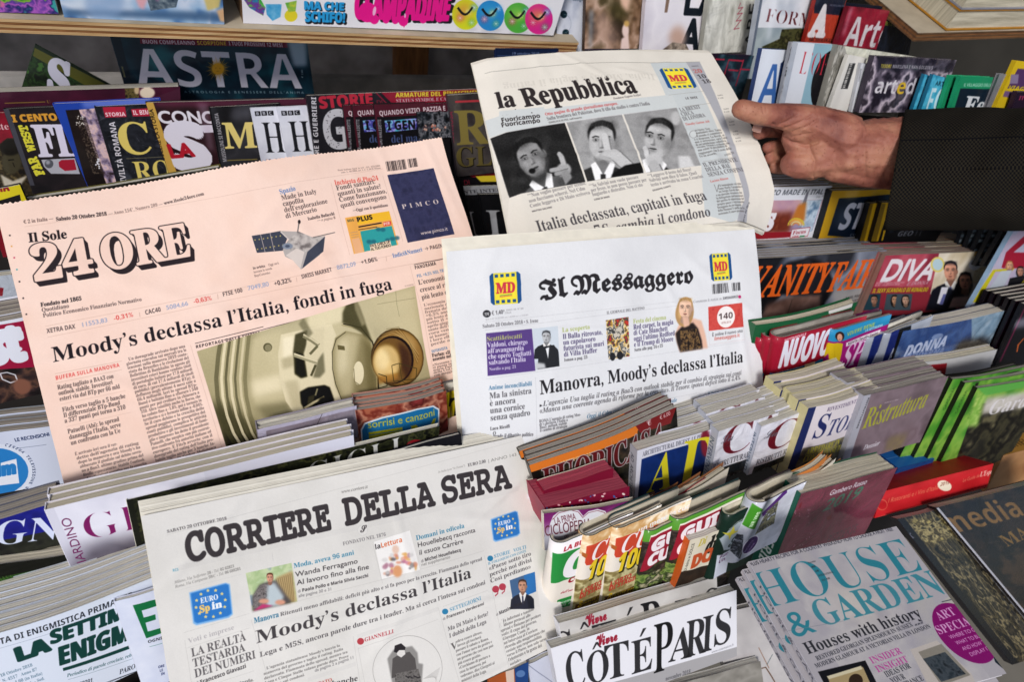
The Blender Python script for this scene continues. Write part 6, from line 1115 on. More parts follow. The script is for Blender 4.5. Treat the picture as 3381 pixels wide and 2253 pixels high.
box(s, 'red_guide', 'thick glossy red restaurant guide lying with its printed spine up, lower right', 'book', .15, 'a8161c')
# --- children's books
s = S(Z5, (60, 480), (962, 186), (70, 640), D=.352, hk=1.5, bgc='8a1434')
mag(s, 'red_edged_book', 'hardback with red-sprayed page edges and yellow dots, behind its neighbour', cat='book', t=.014, back='d4ccb8', spine='8a1434', pages='red', ragged=.0006, layers=8, ptop=0)
s = S(Z5, (75, 690), (1168, 418), (100, 900), D=.337, hk=1.6, bgc='8f1438'); rg = random.Random(5)
for k in range(60): a, b = rg.random(), rg.random(); s.E(rg.choice(['d8b040', '4a6ab0', 'e0a0a8', 'e8d8d0']), (100+a*1050, 680-a*250+b*220), rg.uniform(9, 22), rg.uniform(8, 14), rot=rg.uniform(-60, 60))
mag(s, 'confetti_book', 'hardback with confetti-dotted crimson cover and red page edges, beside the broadsheet', cat='book', t=.036, back='d4ccb8', spine='8f1438', pages='red', ragged=.0006, layers=9, ptop=0)
s = S(Z5, (60, 772), (1245, 598), (70, 1250), D=.329, bgc='7a1c6a'); s.G(['6a1458', '8a2878', '7a1c6a'], [(0, 500), (1300, 1300)], 3, 101)
s.Q('d8d8dc', [(140, 900), (180, 800), (260, 735), (400, 695), (500, 715), (555, 785), (620, 720), (740, 690), (840, 720), (880, 790), (870, 900), (800, 1300), (100, 1300)]); s.G(['8a8a92', 'd8d8dc', '9a9aa4', '5a5a64'], [(60, 960), (880, 900), (880, 1300), (60, 1300)], 3, 102, soft=20, grad=.8, con=1)
s.C('8a1430', [(170, 850), (250, 760), (400, 715), (495, 735), (550, 805), (620, 740), (740, 710), (830, 740), (850, 800)], 6); s.T('s', 'LA PRIMA', (203, 915), (470, 835), 88, '6a1c2c', w=-.02); s.T('s', 'ENCICLOPEDIA', (-60, 1100), (660, 935), 130, '6a1c2c', w=.0); s.T('s', 'DELLA BAMBINA', (320, 1080), (600, 1030), 34, '4a2030')
mag(s, 'encyclopedia_book', 'purple and silver children\'s encyclopedia with curling top corner, beside the broadsheet', cat='book', t=.004, back='d4ccb8', pages='cream', amp=.002)
# --- cooking row
KG = 'cooking magazines folded in a row'
def burger(s, x, y):
    s.G(['e0c8a0', 'c99a60', 'f0e0c4', 'd8b080'], [(x-40, y), (x+1100, y-450), (x+1000, y-200), (x-60, y+250)], 5, 103); s.G(['b8a878', '8a7a48', 'c9c090', '6a5a30'], [(x-90, y+560), (x+900, y+160), (x+800, y+900), (x-200, y+1300)], 5, 104, con=1.9)
    s.G(['8a5a28', '5a3818', 'b08848'], [(x-110, y+860), (x+800, y+460), (x+800, y+1200), (x-260, y+1500)], 5, 105)
specs = [
 ((215, 1195), .316, 'green and white cooking magazine, leftmost of the folded row beside the broadsheet'),
 ((590, 1095), .311, 'cooking magazine with red label and yellow numerals, left one of two alike'),
 ((975, 1000), .306, 'cooking magazine with red label and yellow numerals, right one of two alike'),
 ((1388, 1030), .301, 'red and green cooking guide, partly covered by its twin'),
 ((1772, 885), .296, 'red and green cooking guide with its title showing, uncovered twin')]
for j, ((x, y), D, lb) in enumerate(specs):
    s = S(Z5, (x, y), (x+1000, y-440), (x-230, y+1250), D=D, bgc='e0d8cc'); q = lambda a, b: (x+a, y+b)
    if j == 0:
        s.Q('e8e4e4', [q(-10, 0), q(1000, -440), q(900, 0), q(-30, 200)]); s.Q('2a9a44', [q(-10, 130), q(1000, -240), q(900, 160), q(-50, 500), q(-45, 420)]); s.T('b', 'LA BUONA', q(95, 75), q(560, -125), 62, 'c01c34', w=.03); s.T('b', 'C', q(50, 430), q(330, 330), 350, 'e8e4e6', w=.06); s.T('b', 'CON', q(150, 480), q(420, 370), 66, 'b01c34', w=.06); s.T('c', 'dall’antipasto', q(60, 620), q(330, 530), 40, 'b01c34', w=.02); s.Q('2a9a44', [q(20, 700), q(420, 560), q(400, 700), q(0, 820)]); s.P('b', ['Ricette con', 'TM5® e friggi'], q(30, 760), q(330, 650), q(25, 800), 34, 'e0e8e0')
        s.G(['3a4a20', '8a9a40', 'c9c8b0'], [q(-60, 900), q(400, 760), q(300, 1250), q(-200, 1250)], 5, 106, con=1.8)
    elif j < 3:
        burger(s, x, y); s.T('b', 'un mese in cucina', q(300, 20), q(1100, -370), 62, 'e8e8ec', w=.0); s.Q('d84a30', [q(30, 110), q(60, 90), q(420, -40), q(900, -220), q(900, 20), q(330, 290), q(20, 345), q(5, 320)]); s.Q('b8642c', [q(-15, 205), q(40, 200), q(20, 260), q(-20, 250)])
        s.T('R', 'CUCINARE', q(50, 310), q(1350, -220), 230, 'f0e8e8', w=0, sh=.1); s.T('B', '100', q(10, 560), q(390, 400), 250, '2a2a10', w=.05); s.T('B', '100', q(0, 550), q(380, 390), 250, 'e8c828', w=.02)
        s.P('b', ['L’ORTO', 'DI STAGIONE'], q(-60, 720), q(420, 500), q(-75, 780), 62, 'c03a2c', w=.03); s.T('b', '8', q(-100, 900), q(-50, 880), 90, 'e0b820'); s.P('b', ['ricette per', 'cene veloci'], q(-40, 860), q(260, 740), q(-50, 910), 44, 'd8c030')
        s.G(['3a2c14', '1c140c', '5a4a20'], [q(-140, 960), q(500, 700), q(500, 1200), q(-230, 1250)], 4, 107); s.C('c9b888', [q(-130, 1100), q(-60, 1020), q(60, 960)], 8)
    else:
        s.Q('5aa030', [q(-10, 0), q(1000, -440), q(950, -380), q(60, 30), q(40, 110), q(-30, 170)]); s.G(['3a2c2c', '5a4a44', '2a2420', '4a5a2c'], [q(-60, 170), q(60, 100), q(900, 200), q(600, 1200), q(-260, 1250)], 9, 108, con=2)
        s.Q('a81c34', [q(60, 50), q(1100, -400), q(1000, 60), q(280, 280), q(-70, 520)]); s.T('b', 'GUIDA', q(50, 250), q(880, -150), 150, 'ece4e8', w=.07); s.T('b', 'CUCINA', q(0, 430), q(820, 60), 145, 'ece4e8', w=.07); s.G(['4a6a2c', '8aa050', '2c3a1c', 'b0a888'], [q(-100, 560), q(400, 380), q(300, 700), q(-160, 800)], 7, 109, con=2)
        for k in range(7): s.C('c9c0b0', [q(20+k*8, 560+k*22), q(160, 560+k*20)], 4, .6)
    mag(s, 'cooking_magazine', lb, t=.0032, loop=.0085, back='1c3a3a', pages='cream', group=KG, amp=0)
for j in range(4):            # more copies tucked behind: only their long page edges show
    s = S(Z5, (560+j*330, 960-j*110), (1560+j*300, 560-j*130), (430+j*330, 1700-j*110), D=.333-j*.002, bgc=('c87a30', 'c9a070', 'a02c34', 'd0c8b8')[j])
    mag(s, 'tucked_magazine', 'cooking magazine tucked behind the folded row, %s from the left' % ('first', 'second', 'third', 'fourth')[j], t=.008, back='8a5a3a', pages='cream', ragged=.003, amp=.004, group='magazines tucked behind the cooking row')
s = S(D3, (1765, 350), (2030, 255), (1640, 760), D=.289, bgc='d8d0bc'); s.Q('c85a20', [(1765, 350), (1775, 346), (1660, 760), (1640, 760)]); s.T('s', 'Di dolce in DOLCE', (1740, 610), (1815, 370), 24, '2a2a28'); s.T('I', 'Di', (1840, 400), (1910, 370), 60, 'c9b840', w=.02); s.T('I', 'di', (1900, 470), (1990, 430), 140, '1c1a18', w=.03); s.T('b', 'DO', (1770, 590), (1960, 510), 110, 'd0582c', w=.06); s.G(['2c2018', '4a3424'], [(1700, 620), (2000, 540), (1950, 760), (1640, 760)], 4, 3)
mag(s, 'dessert_booklet', 'small dessert booklet with orange spine, leaning on the uncovered cooking guide', cat='booklet', t=.009, back='b04a1c', spine='c85a20', pages='white', layers=3)
s = S(D3, (2098, 145), (2500, -30), (1920, 700), D=.284, bgc='143428'); s.Q('a8b4bc', [(2100, 260), (2190, 190), (2250, 170), (2180, 420), (2060, 430), (2040, 350)]); s.C('d8e0e0', [(2105, 250), (2180, 190), (2240, 160)], 4); s.Q('d8cc40', [(2060, 290), (2120, 270), (2150, 220), (2160, 270), (2200, 260), (2130, 300), (2110, 340), (2100, 300)]); s.T('c', 'So', (2095, 410), (2200, 360), 80, '2a3a3a', w=.03); s.Q('c8ccd8', [(2010, 480), (2120, 430), (2080, 640), (1970, 680)]); s.P('b', ['Fun', 'Una'], (2020, 505), (2110, 465), (2010, 545), 34, '5a1a50')
mag(s, 'dark_green_magazine', 'dark green folded magazine with a yellow star, left of the white vegetarian one', t=.0035, loop=.007, back='102820', pages='cream', group=KG)
s = S(Z6, (762, 868), (1420, 545), (400, 1650), D=.278, bgc='b8bcc8'); s.G(['a8acb8', 'c9ccd8', 'b8bcc8'], [(300, 500), (1500, 1800)], 3, 110)
s.Q('4aa02c', [(770, 880), (855, 905), (750, 1165), (638, 1160)]); s.T('b', 'we veg', (715, 1140), (825, 935), 50, 'e0f0d8'); s.Q('5a2c80', [(840, 960), (1170, 640), (1170, 700), (850, 1010)]); s.G(['5a5a44', '8a8a70', '3a3a34', 'a8b0c0'], [(900, 940), (1060, 800), (1000, 1100), (750, 1240)], 6, 111, con=2); s.E('e0dce8', (690, 1370), 70, 150, rot=40); s.E('46206a', (690, 1370), 60, 136, rot=40); s.G(['6a7080', '2c3038', '9aa0b0'], [(520, 1320), (620, 1260), (560, 1560), (480, 1500)], 5, 4); s.P('s', ['RICETTE', 'BUONE'], (630, 1460), (740, 1300), (660, 1480), 26, 'c9b8d8')
mag(s, 'vegetarian_magazine', 'folded white magazine with green tag and purple oval, left of the thick maroon guide', t=.005, loop=.010, back='3a2c30', pages='cream', group=KG)
for j in range(3):
    s = S(Z6, (1000+j*60, 560+j*40), (1700+j*110, 200+j*50), (800+j*60, 1200), D=.30-j*.002, bgc=('d8843c', 'e0d8c8', 'b8b09c')[j])
    mag(s, 'fanned_magazine', ('orange-edged magazine fanned out behind the vegetarian one', 'cream magazine fanned out behind the vegetarian one', 'grey magazine fanned out above the maroon guide')[j], t=.006, back='b87a40', pages='cream', ragged=.003, amp=.005, group='fanned magazines')
s = S(C4, (432, 1392), (1258, 1160), (150, 2120), D=.272, bgc='7a2c44'); s.G(['6c2238', '8a3a50', '78283f'], [(0, 1000), (1400, 2300)], 3, 112)
for k in range(70): x = 420+rnd.random()*800; y = 1400-x*.28+160+rnd.random()*500; s.L('a8607a', (x, y), (x-40, y+rnd.uniform(60, 160)), 2, .35)
s.T('s', 'Gambero Rosso', (665, 1405), (990, 1305), 48, 'dcd4dc', w=.03, sh=.15); s.T('s', '2019', (600, 1545), (925, 1420), 98, '4a8068', w=.03, sh=.3); s.T('b', 'PIZZERIE', (640, 1830), (900, 1720), 80, '5a4a50', w=-.03)
for k in range(20): s.E('d0a8b4', (330+rnd.random()*200, 1500+rnd.random()*350), 4, 7, .6)
s.Q('8a1028', [(420, 1480), (440, 1460), (430, 1510), (405, 1520)]); s.Q('8a1028', [(640, 1590), (690, 1560), (690, 1600), (660, 1620)])
r_ = mag(s, 'maroon_guide', 'thick worn maroon pizza guide with green spine and green year, centre right', cat='book', t=.026, back='2c5a44', spine='1f5a48', pages='cream', ragged=.0008, layers=8, kind='wrap', spinetext=('b', 'PIZZERIE D’ITALIA', ('d8e0dc', '1f5a48', 0), .045, .20, .012))
# --- lower right
s = S(D4, (1255, 160), (1640, 60), (2250, 1420), D=.262, tilt=-30, bgc='3a3424'); s.G(['0a0908', '5a4e30', '14120e', '8a7c58', '0c0b0a', '3a3222'], [(1255, 160), (1700, 40), (2800, 1300), (2250, 1440)], 9, 113, con=2.3, asp=.25); s.G(['a89858', '3a3018', 'c0b078', '1c180c'], [(1330, 175), (1660, 100), (1800, 300), (1500, 400)], 9, 114, con=2, alpha=.8, soft=6); s.G(['4a4a48', '77777a', '2a2a28'], [(1575, 80), (1640, 60), (2700, 1300), (2600, 1330)], 5, 7, asp=.2); s.Q('0a0a10', [(1245, 165), (1310, 150), (2310, 1420), (2230, 1440)]); s.T('s', 'Interior Trends', (1285, 235), (1385, 335), 26, '8a8ca0', w=.02)
mag(s, 'wrapped_gold_magazine', 'black and gold patterned magazine in crackling clear wrap, right of the blue-lettered one', t=.010, kind='wrap', back='15141c', spine='15141c', amp=.003)
s = S(D4, (1590, 62), (2700, -230), (2440, 1080), D=.255, tilt=-30, bgc='140e0e'); s.G(['0c080a', '2a1c1a', '160e12', '0a0810', '3a2a20'], [(1590, 62), (2700, -230), (3400, 1100), (2440, 1090)], 5, 114, con=2.2); s.T('b', 'media', (1700, 300), (2352, 120), 210, '7a5a30', w=.0); s.Q('a8a8b0', [(1590, 70), (1612, 62), (2460, 1080), (2440, 1080)]); s.T('R', 'MA', (2190, 400), (2400, 300), 120, '7a5c2c')
for k in range(14): x, y = 1650+rnd.random()*700, 100+rnd.random()*900; s.L('6a5a58', (x, y), (x+rnd.uniform(20, 160), y+rnd.uniform(-20, 90)), 2.5, .7)
mag(s, 'wrapped_brown_magazine', 'dark brown magazine with gold letters, wrapped, below the red guide', t=.012, kind='wrap', back='1a1214', amp=.003)
s = S(D4, (-22, 528), (1248, 226), (758, 1900), br=(2200, 1498), z=.56, bgc='a8a4a8')
s.G(['9c98a0', 'b4b0b0', 'a4a0a6', 'aca8a6'], [(-100, 0), (2400, 2000)], 3, 115); s.Q('c9c0b0', [(640, 780), (900, 700), (1150, 960), (900, 1060)], .6, 40); s.T('b', 'PLUS', (-5, 572), (72, 548), 34, '2a2a34', w=-.01); s.T('s', 'HEARTY RECIPES FOR A COUNTRY WEEKEND', (80, 546), (785, 362), 34, '3a3a48', w=.01); s.T('s', '• HOW TO CHOOSE A FRUIT TREE', (785, 362), (1225, 262), 34, '3a3a48', w=.01)
s.T('R', 'HOUSE', (120, 940), (1500, 600), 350, '2f8494', w=-.015); s.T('R', '&', (370, 1190), (570, 1130), 240, '2f8494'); s.T('R', 'GARDEN', (600, 1095), (1690, 800), 250, '2f8494', w=-.01)
s.P('i', ['November', '2018', '£4.99', 'INTERNATIONAL', 'USA $9.99'], (490, 550), (620, 515), (610, 700), 16, '3a3a40', w=.03); s.L('7a8088', (300, 1130), (790, 1045), 3)
s.T('R', 'Houses with history', (490, 1330), (1480, 1005), 110, '1e2026', w=-.03); s.T('R', 'RESTORED GEORGIAN SPLENDOUR IN SUSSEX', (570, 1385), (1400, 1085), 42, '2c2e38', w=-.03); s.T('c', 'and', (1415, 1085), (1490, 1060), 34, '2c2e38'); s.T('R', 'MODERN GLAMOUR AT A VICTORIAN VILLA IN LONDON', (562, 1450), (1552, 1100), 42, '2c2e38', w=-.03)
s.Q('b0aca4', [(1640, 880), (1760, 790), (1830, 850), (2000, 1020), (1980, 1080)], 1); s.C('3a4450', [(1640, 880), (1800, 840)], 8); s.Q('22303a', [(1980, 1080), (2100, 1010), (2400, 1400), (2300, 1568), (2100, 1400)]); s.G(['22383a', '3a5a58', '1a2a2e'], [(2020, 1120), (2120, 1060), (2280, 1260), (2170, 1330)], 6, 5)
s.E('86106a', (1830, 1150), 300, 245, rot=45) if False else s.Q('8a0f6c', [(1832+ (318*math.cos(t)*.76-205*math.sin(t)*.62), 1150+(318*math.cos(t)*.72+205*math.sin(t)*.62)) for t in [k*math.pi/20 for k in range(40)]])
s.T('R', 'ART', (1625, 1040), (1770, 985), 84, 'd8b0d0', w=-.03); s.T('R', 'SPECIAL', (1620, 1160), (1945, 1060), 84, 'd8b0d0', w=-.035)
for (t, p, q) in (('WHERE TO GO,', (1720, 1200), (1970, 1120)), ('WHAT TO BUY', (1775, 1250), (1995, 1180)), ('AND HOW TO', (1830, 1300), (2045, 1230)), ('DISPLAY IT', (1895, 1350), (2060, 1290))): s.T('s', t, p, q, 38, 'd8b0d0')
s.P('R', ['INSIDER', 'INSIGHT'], (1040, 1415), (1310, 1320), (1090, 1490), 64, 'b83a90', w=-.02); s.P('R', ['IDEAS FOR', 'YOUR', 'ENTRANCE'], (1165, 1530), (1385, 1445), (1270, 1640), 54, '2c2e38', w=-.03)
s.Q('b8b0a8', [(1370, 1290), (1600, 1210), (1900, 1500), (1980, 1700), (1600, 1750)]); s.Q('8a8478', [(1440, 1310), (1640, 1240), (1890, 1510), (1640, 1600)]); s.G(['22282c', '4a5258', '303a40'], [(1480, 1370), (1670, 1310), (1850, 1500), (1640, 1568)], 6, 6, con=1.9)
s.Q('16161a', [(575, 1480), (980, 1385), (1100, 1620), (700, 1720)]); s.Q('a8946a', [(660, 1530), (960, 1440), (1040, 1620), (720, 1700)]); s.Q('c9c0a0', [(650, 1520), (945, 1430), (955, 1460), (670, 1545)]); s.E('3a2818', (900, 1560), 60, 60)
mag(s, 'interiors_magazine', 'grey interiors magazine with big teal lettering and a magenta oval, lower right', t=.006, stack=0, back='c4c2c8', spine='b8b6be', pages='white', spinetext=('s', 'HOUSE & GARDEN  NOVEMBER 2018', ('3a3a48', 'b8b6be', 0), .02, .22, .004))
rr = scene.objects['interiors_magazine']
for i in range(2): copy_thing(rr, -s.N*.0072*(i+1)-s.U*.005*(i+1)+s.V*.003*(i+1), label=('interiors magazine directly under the front teal-lettered copy', 'lowest of the three teal-lettered interiors magazines')[i], category='magazine', group='stacked interiors magazines')
rr['group'] = 'stacked interiors magazines'
for j, (tl, tr, bl, D, lb) in enumerate((((640, 1062), (2003, 658), (760, 1700), .292, 'grey-white magazine with tall black serif title, standing behind its brighter twin'), ((575, 1282), (2172, 775), (690, 1900), .280, 'bright white magazine with tall black serif title, bottom centre'))):
    s = S(D3, tl, tr, bl, D=D, tilt=-12, bgc='dcdce2'); dx = (0, 0); q = (lambda a, b: (a, b)) if j else (lambda a, b: (a-92, b-178))
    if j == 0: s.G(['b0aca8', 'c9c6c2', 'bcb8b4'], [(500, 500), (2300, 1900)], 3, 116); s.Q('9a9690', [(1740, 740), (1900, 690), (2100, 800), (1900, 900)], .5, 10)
    else:
        s.Q('a8a6a8', [(660, 1600), (2235, 1250), (2400, 1500), (2400, 2000), (500, 2000)]); s.Q('e0e0e6', [(560, 1290), (2172, 775), (2232, 1248), (1900, 1350), (640, 1700)])
        s.T('s', 'www.cotemaison.fr', (1960, 1325), (2150, 1255), 22, '8a8a92'); s.T('R', 'novembre 2018', (1560, 1560), (1778, 1498), 36, '4a4a50', w=-.03)
    for ch, p0, p1, h in (('C', (715, 1650), (885, 1595), 300), ('Ô', (880, 1600), (1085, 1540), 262), ('T', (1035, 1560), (1250, 1498), 290), ('É', (1262, 1505), (1450, 1450), 275), ('P', (1440, 1490), (1560, 1465-0), 405), ('A', (1588, 1402), (1755, 1356), 270), ('R', (1728, 1366), (1905, 1316), 305), ('I', (1868, 1322), (1965, 1294), 300), ('S', (1962, 1268), (2128, 1220), 295)):
        if ch == 'P': p0, p1 = (1450, 1500), (1625, 1448)
        s.T('R', ch, q(*p0), q(p1[0]+ (30 if ch == 'A' else 0), p1[1]), h, '1a1a1e', w=-.005)
    s.T('c', 'Vivre', q(968, 1268), q(1150, 1205), 95, 'a82038', w=.035)
    mag(s, 'paris_magazine', lb, t=.010, back='c9c9cc', spine='d4d4da', pages='white', layers=3, group='two copies of the tall-titled magazine')
s = S(D3, (1600, 1610), (2380, 1390), (1700, 2000), D=.268, tilt=-12, bgc='8a8680'); s.G(['7a766e', '9a968e', '6a665e'], [(1500, 1300), (2500, 2000)], 3, 117)
mag(s, 'taupe_magazine', 'taupe magazine corner at the bottom edge below the white magazine', t=.008, back='c9c6c0', pages='white')
s = S(D3, (370, 1420), (640, 1300), (470, 1900), D=.29, bgc='c9cddc'); s.Q('c9cddc', [(370, 1420), (640, 1300), (640, 1900), (400, 1900)]); s.L('8a90a8', (380, 1425), (620, 1600), 4)
mag(s, 'pale_leaflet', 'pale blue-white cover corner between broadsheet and white magazine at the bottom', t=.004, back='c9cddc')
s = S(D3, (40, 1540), (380, 1400), (60, 1900), D=.285, bgc='b85a28'); s.Q('1c4a90', [(255, 1450), (380, 1400), (380, 1800), (280, 1800)]); s.E('5a80b8', (310, 1500), 40, 30); s.Q('d8c0b0', [(180, 1480), (250, 1450), (260, 1700), (200, 1700)])
mag(s, 'orange_leaflet', 'orange and blue patterned cover peeking out under the broadsheet at the bottom', t=.004, back='b85a28')
s = S(D4, (-350, 1000), (400, 820), (-100, 1900), D=.30, tilt=-20, bgc='b8b4b4'); s.G(['a8a4a4', 'c4c0be'], [(-500, 700), (700, 2000)], 3, 118); s.C('8a5a3a', [(60, 1270), (110, 1370), (150, 1450)], 5); s.C('6a4a34', [(85, 1450), (120, 1440), (160, 1500), (200, 1568)], 9); s.C('2a4a50', [(180, 1330), (130, 1420)], 4)
mag(s, 'still_life_magazine', 'pale magazine with a small still life, under the left edge of the interiors stack', t=.008, back='c4c0be')
# --- left edge
s = S(B1, (-700, 330), (170, 155), (-600, 520), D=.66, bgc='d8c820'); s.T('b', 'VANITÀ', (-180, 240), (80, 205), 90, 'a01c28', w=.05); s.Q('15131a', [(-700, 500), (170, 240), (300, 900), (-600, 900)])
mag(s, 'yellow_label_magazine', 'black magazine with yellow label and red letters at the far left', t=.005, back='15131a')
s = S(B1, (-120, 330), (1905, 0), (20, 560), D=.665, bgc='22221c')
s.G(['1c1c18', '3a3a34', '15151a', '5a5a4c'], [(-200, -100), (2000, 700)], 7, 119, asp=.5, con=2.2); s.Q('a8981c', [(-120, 345), (480, 262), (1000, 180), (1010, 230), (10, 420)]); s.Q('c9b820', [(-100, 375), (1000, 210), (1200, 300), (60, 560)])
mag(s, 'bagged_magazine', 'black and yellow magazine in a crumpled clear bag, just above the pink newspaper', t=.008, kind='wrap', back='5a5420', amp=.003)
s = S(B1, (-500, 1010), (110, 930), (-400, 1200), D=.62, bgc='a8b0bc'); s.Q('9a1c2c', [(-500, 990), (30, 1050), (20, 1120), (-480, 1130)]); s.Q('d8c820', [(-400, 820), (40, 800), (60, 930), (-400, 960)])
mag(s, 'pale_bagged_magazine', 'pale bagged magazine at the left edge beside the masthead of the pink newspaper', t=.01, kind='wrap', back='8a909a')
s = S(B1, (-560, 1455), (245, 1290), (-300, 2120), D=.58, bgc='d4d8e4')
s.Q('a81440', [(-560, 1470), (260, 1320), (420, 1760), (-440, 1900)]); s.T('R', 'GIUST', (-680, 1740), (210, 1570), 190, 'd8dce8', w=.09); s.T('b', 'Ist', (-240, 1740), (230, 1660), 310, 'd8dce8', w=.07); s.G(['1c1618', '3a2a2c', '6a4a3c', '2a2022'], [(-420, 1790), (420, 1720), (500, 2100), (-300, 2200)], 5, 120, con=2); s.C('c9c9d0', [(0, 1790), (60, 1780), (130, 1800), (150, 1850), (90, 1870), (20, 1840), (0, 1790)], 9); s.E('8a5a48', (190, 1900), 80, 70, soft=4)
mag(s, 'crimson_magazine', 'magazine with white letters on crimson at the left edge, beside the pink newspaper headline', t=.006, stack=4, step=.010, back='5a5458', pages='grey', ragged=.002, spread=.003, glabel='copy stacked behind the crimson magazine')
s = S(C1, (-360, 905), (460, 800), (-200, 1420), D=.545, bgc='ccd4e8'); s.T('s', 'LE RECENSIONI', (130, 942), (430, 885), 30, '2a3a6a', w=.03); s.C('5a6a8a', [(0, 975), (110, 1005), (400, 962)], 3); s.E('d8e0f0', (-20, 1200), 320, 240); s.E('2a86d4', (-40, 1200), 285, 205); s.Q('e4e8f4', [(-60, 1140), (140, 1090), (165, 1300), (-40, 1320)]); s.T('B', 'film', (-120, 1255), (150, 1215), 110, '2a86d4', w=.06)
for k, ch in enumerate('CINEMA TELEVISIONE MUSICA'):
    t = -1.35+k*.105; x, y = -20+300*math.cos(t), 1200+225*math.sin(t)
    if ch != ' ': s.T('b', ch, (x-9*math.sin(-t)*1-0, y-9*math.cos(t)), (x-9*math.sin(-t)+22*math.cos(t+1.57)*1, y-9*math.cos(t)+22*math.sin(t+1.57)), 26, '2a3a6a', w=-.02)
mag(s, 'film_magazine', 'white film and television weekly with a blue round emblem at the left edge', t=.004, stack=3, step=.008, back='8a9098', pages='grey', ragged=.002, spread=.003, glabel='copy stacked behind the round-emblem film weekly')
s = S(C1, (-460, 1740), (470, 1470), (-300, 2080), D=.424, bgc='1c1f8a'); s.G(['14166c', '20249a', '1a1d84'], [(-500, 1400), (700, 1800)], 3, 121); s.G(['1a1a1c', '34362c', '22241e'], [(-400, 1860), (500, 1700), (600, 2100), (-400, 2200)], 4, 122); s.T('R', 'DESIGN', (-1080, 1930), (500, 1780-0), 215, 'ccd4ea', w=-.01)
mag(s, 'blue_design_magazine', 'royal blue magazine with giant white serif capitals at the left edge', t=.006, stack=2, step=.008, back='5a5c68', pages='grey', ragged=.0015, spread=.002, glabel='copy stacked behind the royal blue magazine')
s = S(D1, (-430, 620), (640, 460), (-200, 900), D=.415, bgc='15170f'); s.Q('2c5a1c', [(-400, 800), (150, 640), (620, 520), (700, 640), (-200, 900)]); s.T('R', 'ARCHITETTURA E DESIGN', (-150, 730), (760, 560), 40, '4a7a2c', w=-.02)
mag(s, 'architecture_design_magazine', 'black magazine with a green band, wedged under the royal blue one', t=.010, stack=1, step=.012, back='3a3a30', pages='cream', ragged=.001)
s = S(D1, (385, 85), (3050, -565), (640, 640), D=.408, bgc='d4d4e2')
s.G(['ccccdc', 'e4e4f0', 'd8d8e6'], [(300, -300), (2000, 700)], 2, 123); s.G(['8a8494', '5a5460', '746c74'], [(620, 420), (1900, 150), (1950, 700), (640, 700)], 3, 124, soft=40); s.T('R', 'GIARDINO', (730, 355), (2700, -100), 215, '8a1c6a', w=-.03); s.T('R', 'GIARDINANTICO', (1190, 52), (1620, -38), 36, '2a2a54', w=-.01); s.T('s', 'GIARDINO', (770, 600), (600, 145), 78, '7a1c60', w=-.0); s.T('R', 'RECUPERI', (1085, 472), (1500, 400), 56, '2a2428', w=-.03)
mag(s, 'garden_design_magazine', 'white garden magazine with purple serif letters, front of the stack left of the broadsheet', t=.008, stack=2, step=.0076, nuj=.0006, back='d4d0d8', spine='e0e0ea', pages='cream', ragged=.0018, spread=.0012, glabel='copy stacked behind the purple-lettered garden magazine')
s = S(C2, (-1000, 1440), (1706, 806), (-900, 1900), D=.407, bgc='1c1f14'); s.G(['15170f', '34381e', '1c2014', '4a4c28', '0e100a'], [(-1100, 700), (1900, 2000)], 26, 125, con=2.4); s.T('R', 'GIGLI', (560, 1330), (1380, 1080), 190, 'c9c9c4', w=-.02); s.E('a01c28', (1500, 985), 88, 62); s.T('s', 'CERTIFICATO', (1425, 975), (1575, 950), 18, 'd8a8a8')
mag(s, 'foliage_magazine', 'dark foliage-covered magazine with white serif letters, showing along the top of the broadsheet', t=.004, back='c9c8b8', pages='white', layers=2)
s = S(C2, (1150, 1065), (1885, 865), (1200, 1300), D=.40, bgc='1a1a22')
mag(s, 'navy_strip_magazine', 'nearly hidden dark magazine just above the top edge of the broadsheet', t=.003, back='15151c')
s = S(C2, (130, 838), (985, 625), (175, 1120), D=.443, bgc='8f848e'); s.G(['867a84', '9a909c', '8a808a'], [(0, 500), (1100, 1200)], 3, 126); s.Q('b8b4c8', [(130, 838), (985, 625), (985, 655), (205, 850), (240, 1120), (175, 1120)]); s.C('4a4044', [(690, 700), (640, 800), (590, 910)], 4)
mag(s, 'lilac_magazine', 'plain lilac-grey magazine with wrinkled wrapped top, in front of the pink newspaper picture', t=.012, kind='wrap', back='8a8490', pages='white', ragged=.002)
s = S(C2, (975, 665), (1760, 500), (1045, 1100), D=.443, bgc='9a4a34'); s.G(['b8684c', '8a3428', 'c9886c', '6a2420', '9a3a3a'], [(900, 400), (1900, 1200)], 4, 127, con=2)
s.Q('d8e4ec', [(1020, 830), (1050, 770), (1200, 710), (1500, 630), (1640, 615), (1695, 650), (1690, 1000), (1040, 1150)]); s.Q('1f7cb8', [(1032, 835), (1060, 780), (1210, 722), (1500, 642), (1635, 628), (1683, 660), (1680, 1000), (1050, 1140)]); s.T('s', 'sorrisi e canzoni', (1080, 815), (1655, 700), 62, 'c9c840', w=.01)
s.Q('b8b828', [(1085, 850), (1370, 790), (1372, 850), (1090, 905)]); s.Q('b8b828', [(1200, 840), (1290, 820), (1310, 1000), (1220, 1020)]); s.Q('b8b828', [(1440, 780), (1490, 770), (1560, 880), (1640, 730), (1665, 725), (1580, 1000), (1530, 1000)]); s.L('1f7cb8', (1085, 875), (1370, 815), 5)
mag(s, 'television_magazine', 'television weekly with a blue oval logo and yellow letters, between lilac and yellow ones', t=.0035, stack=3, step=.006, back='b08070', pages='grey', ragged=.002, amp=.004, spread=.003, glabel='copy stacked behind the television weekly')
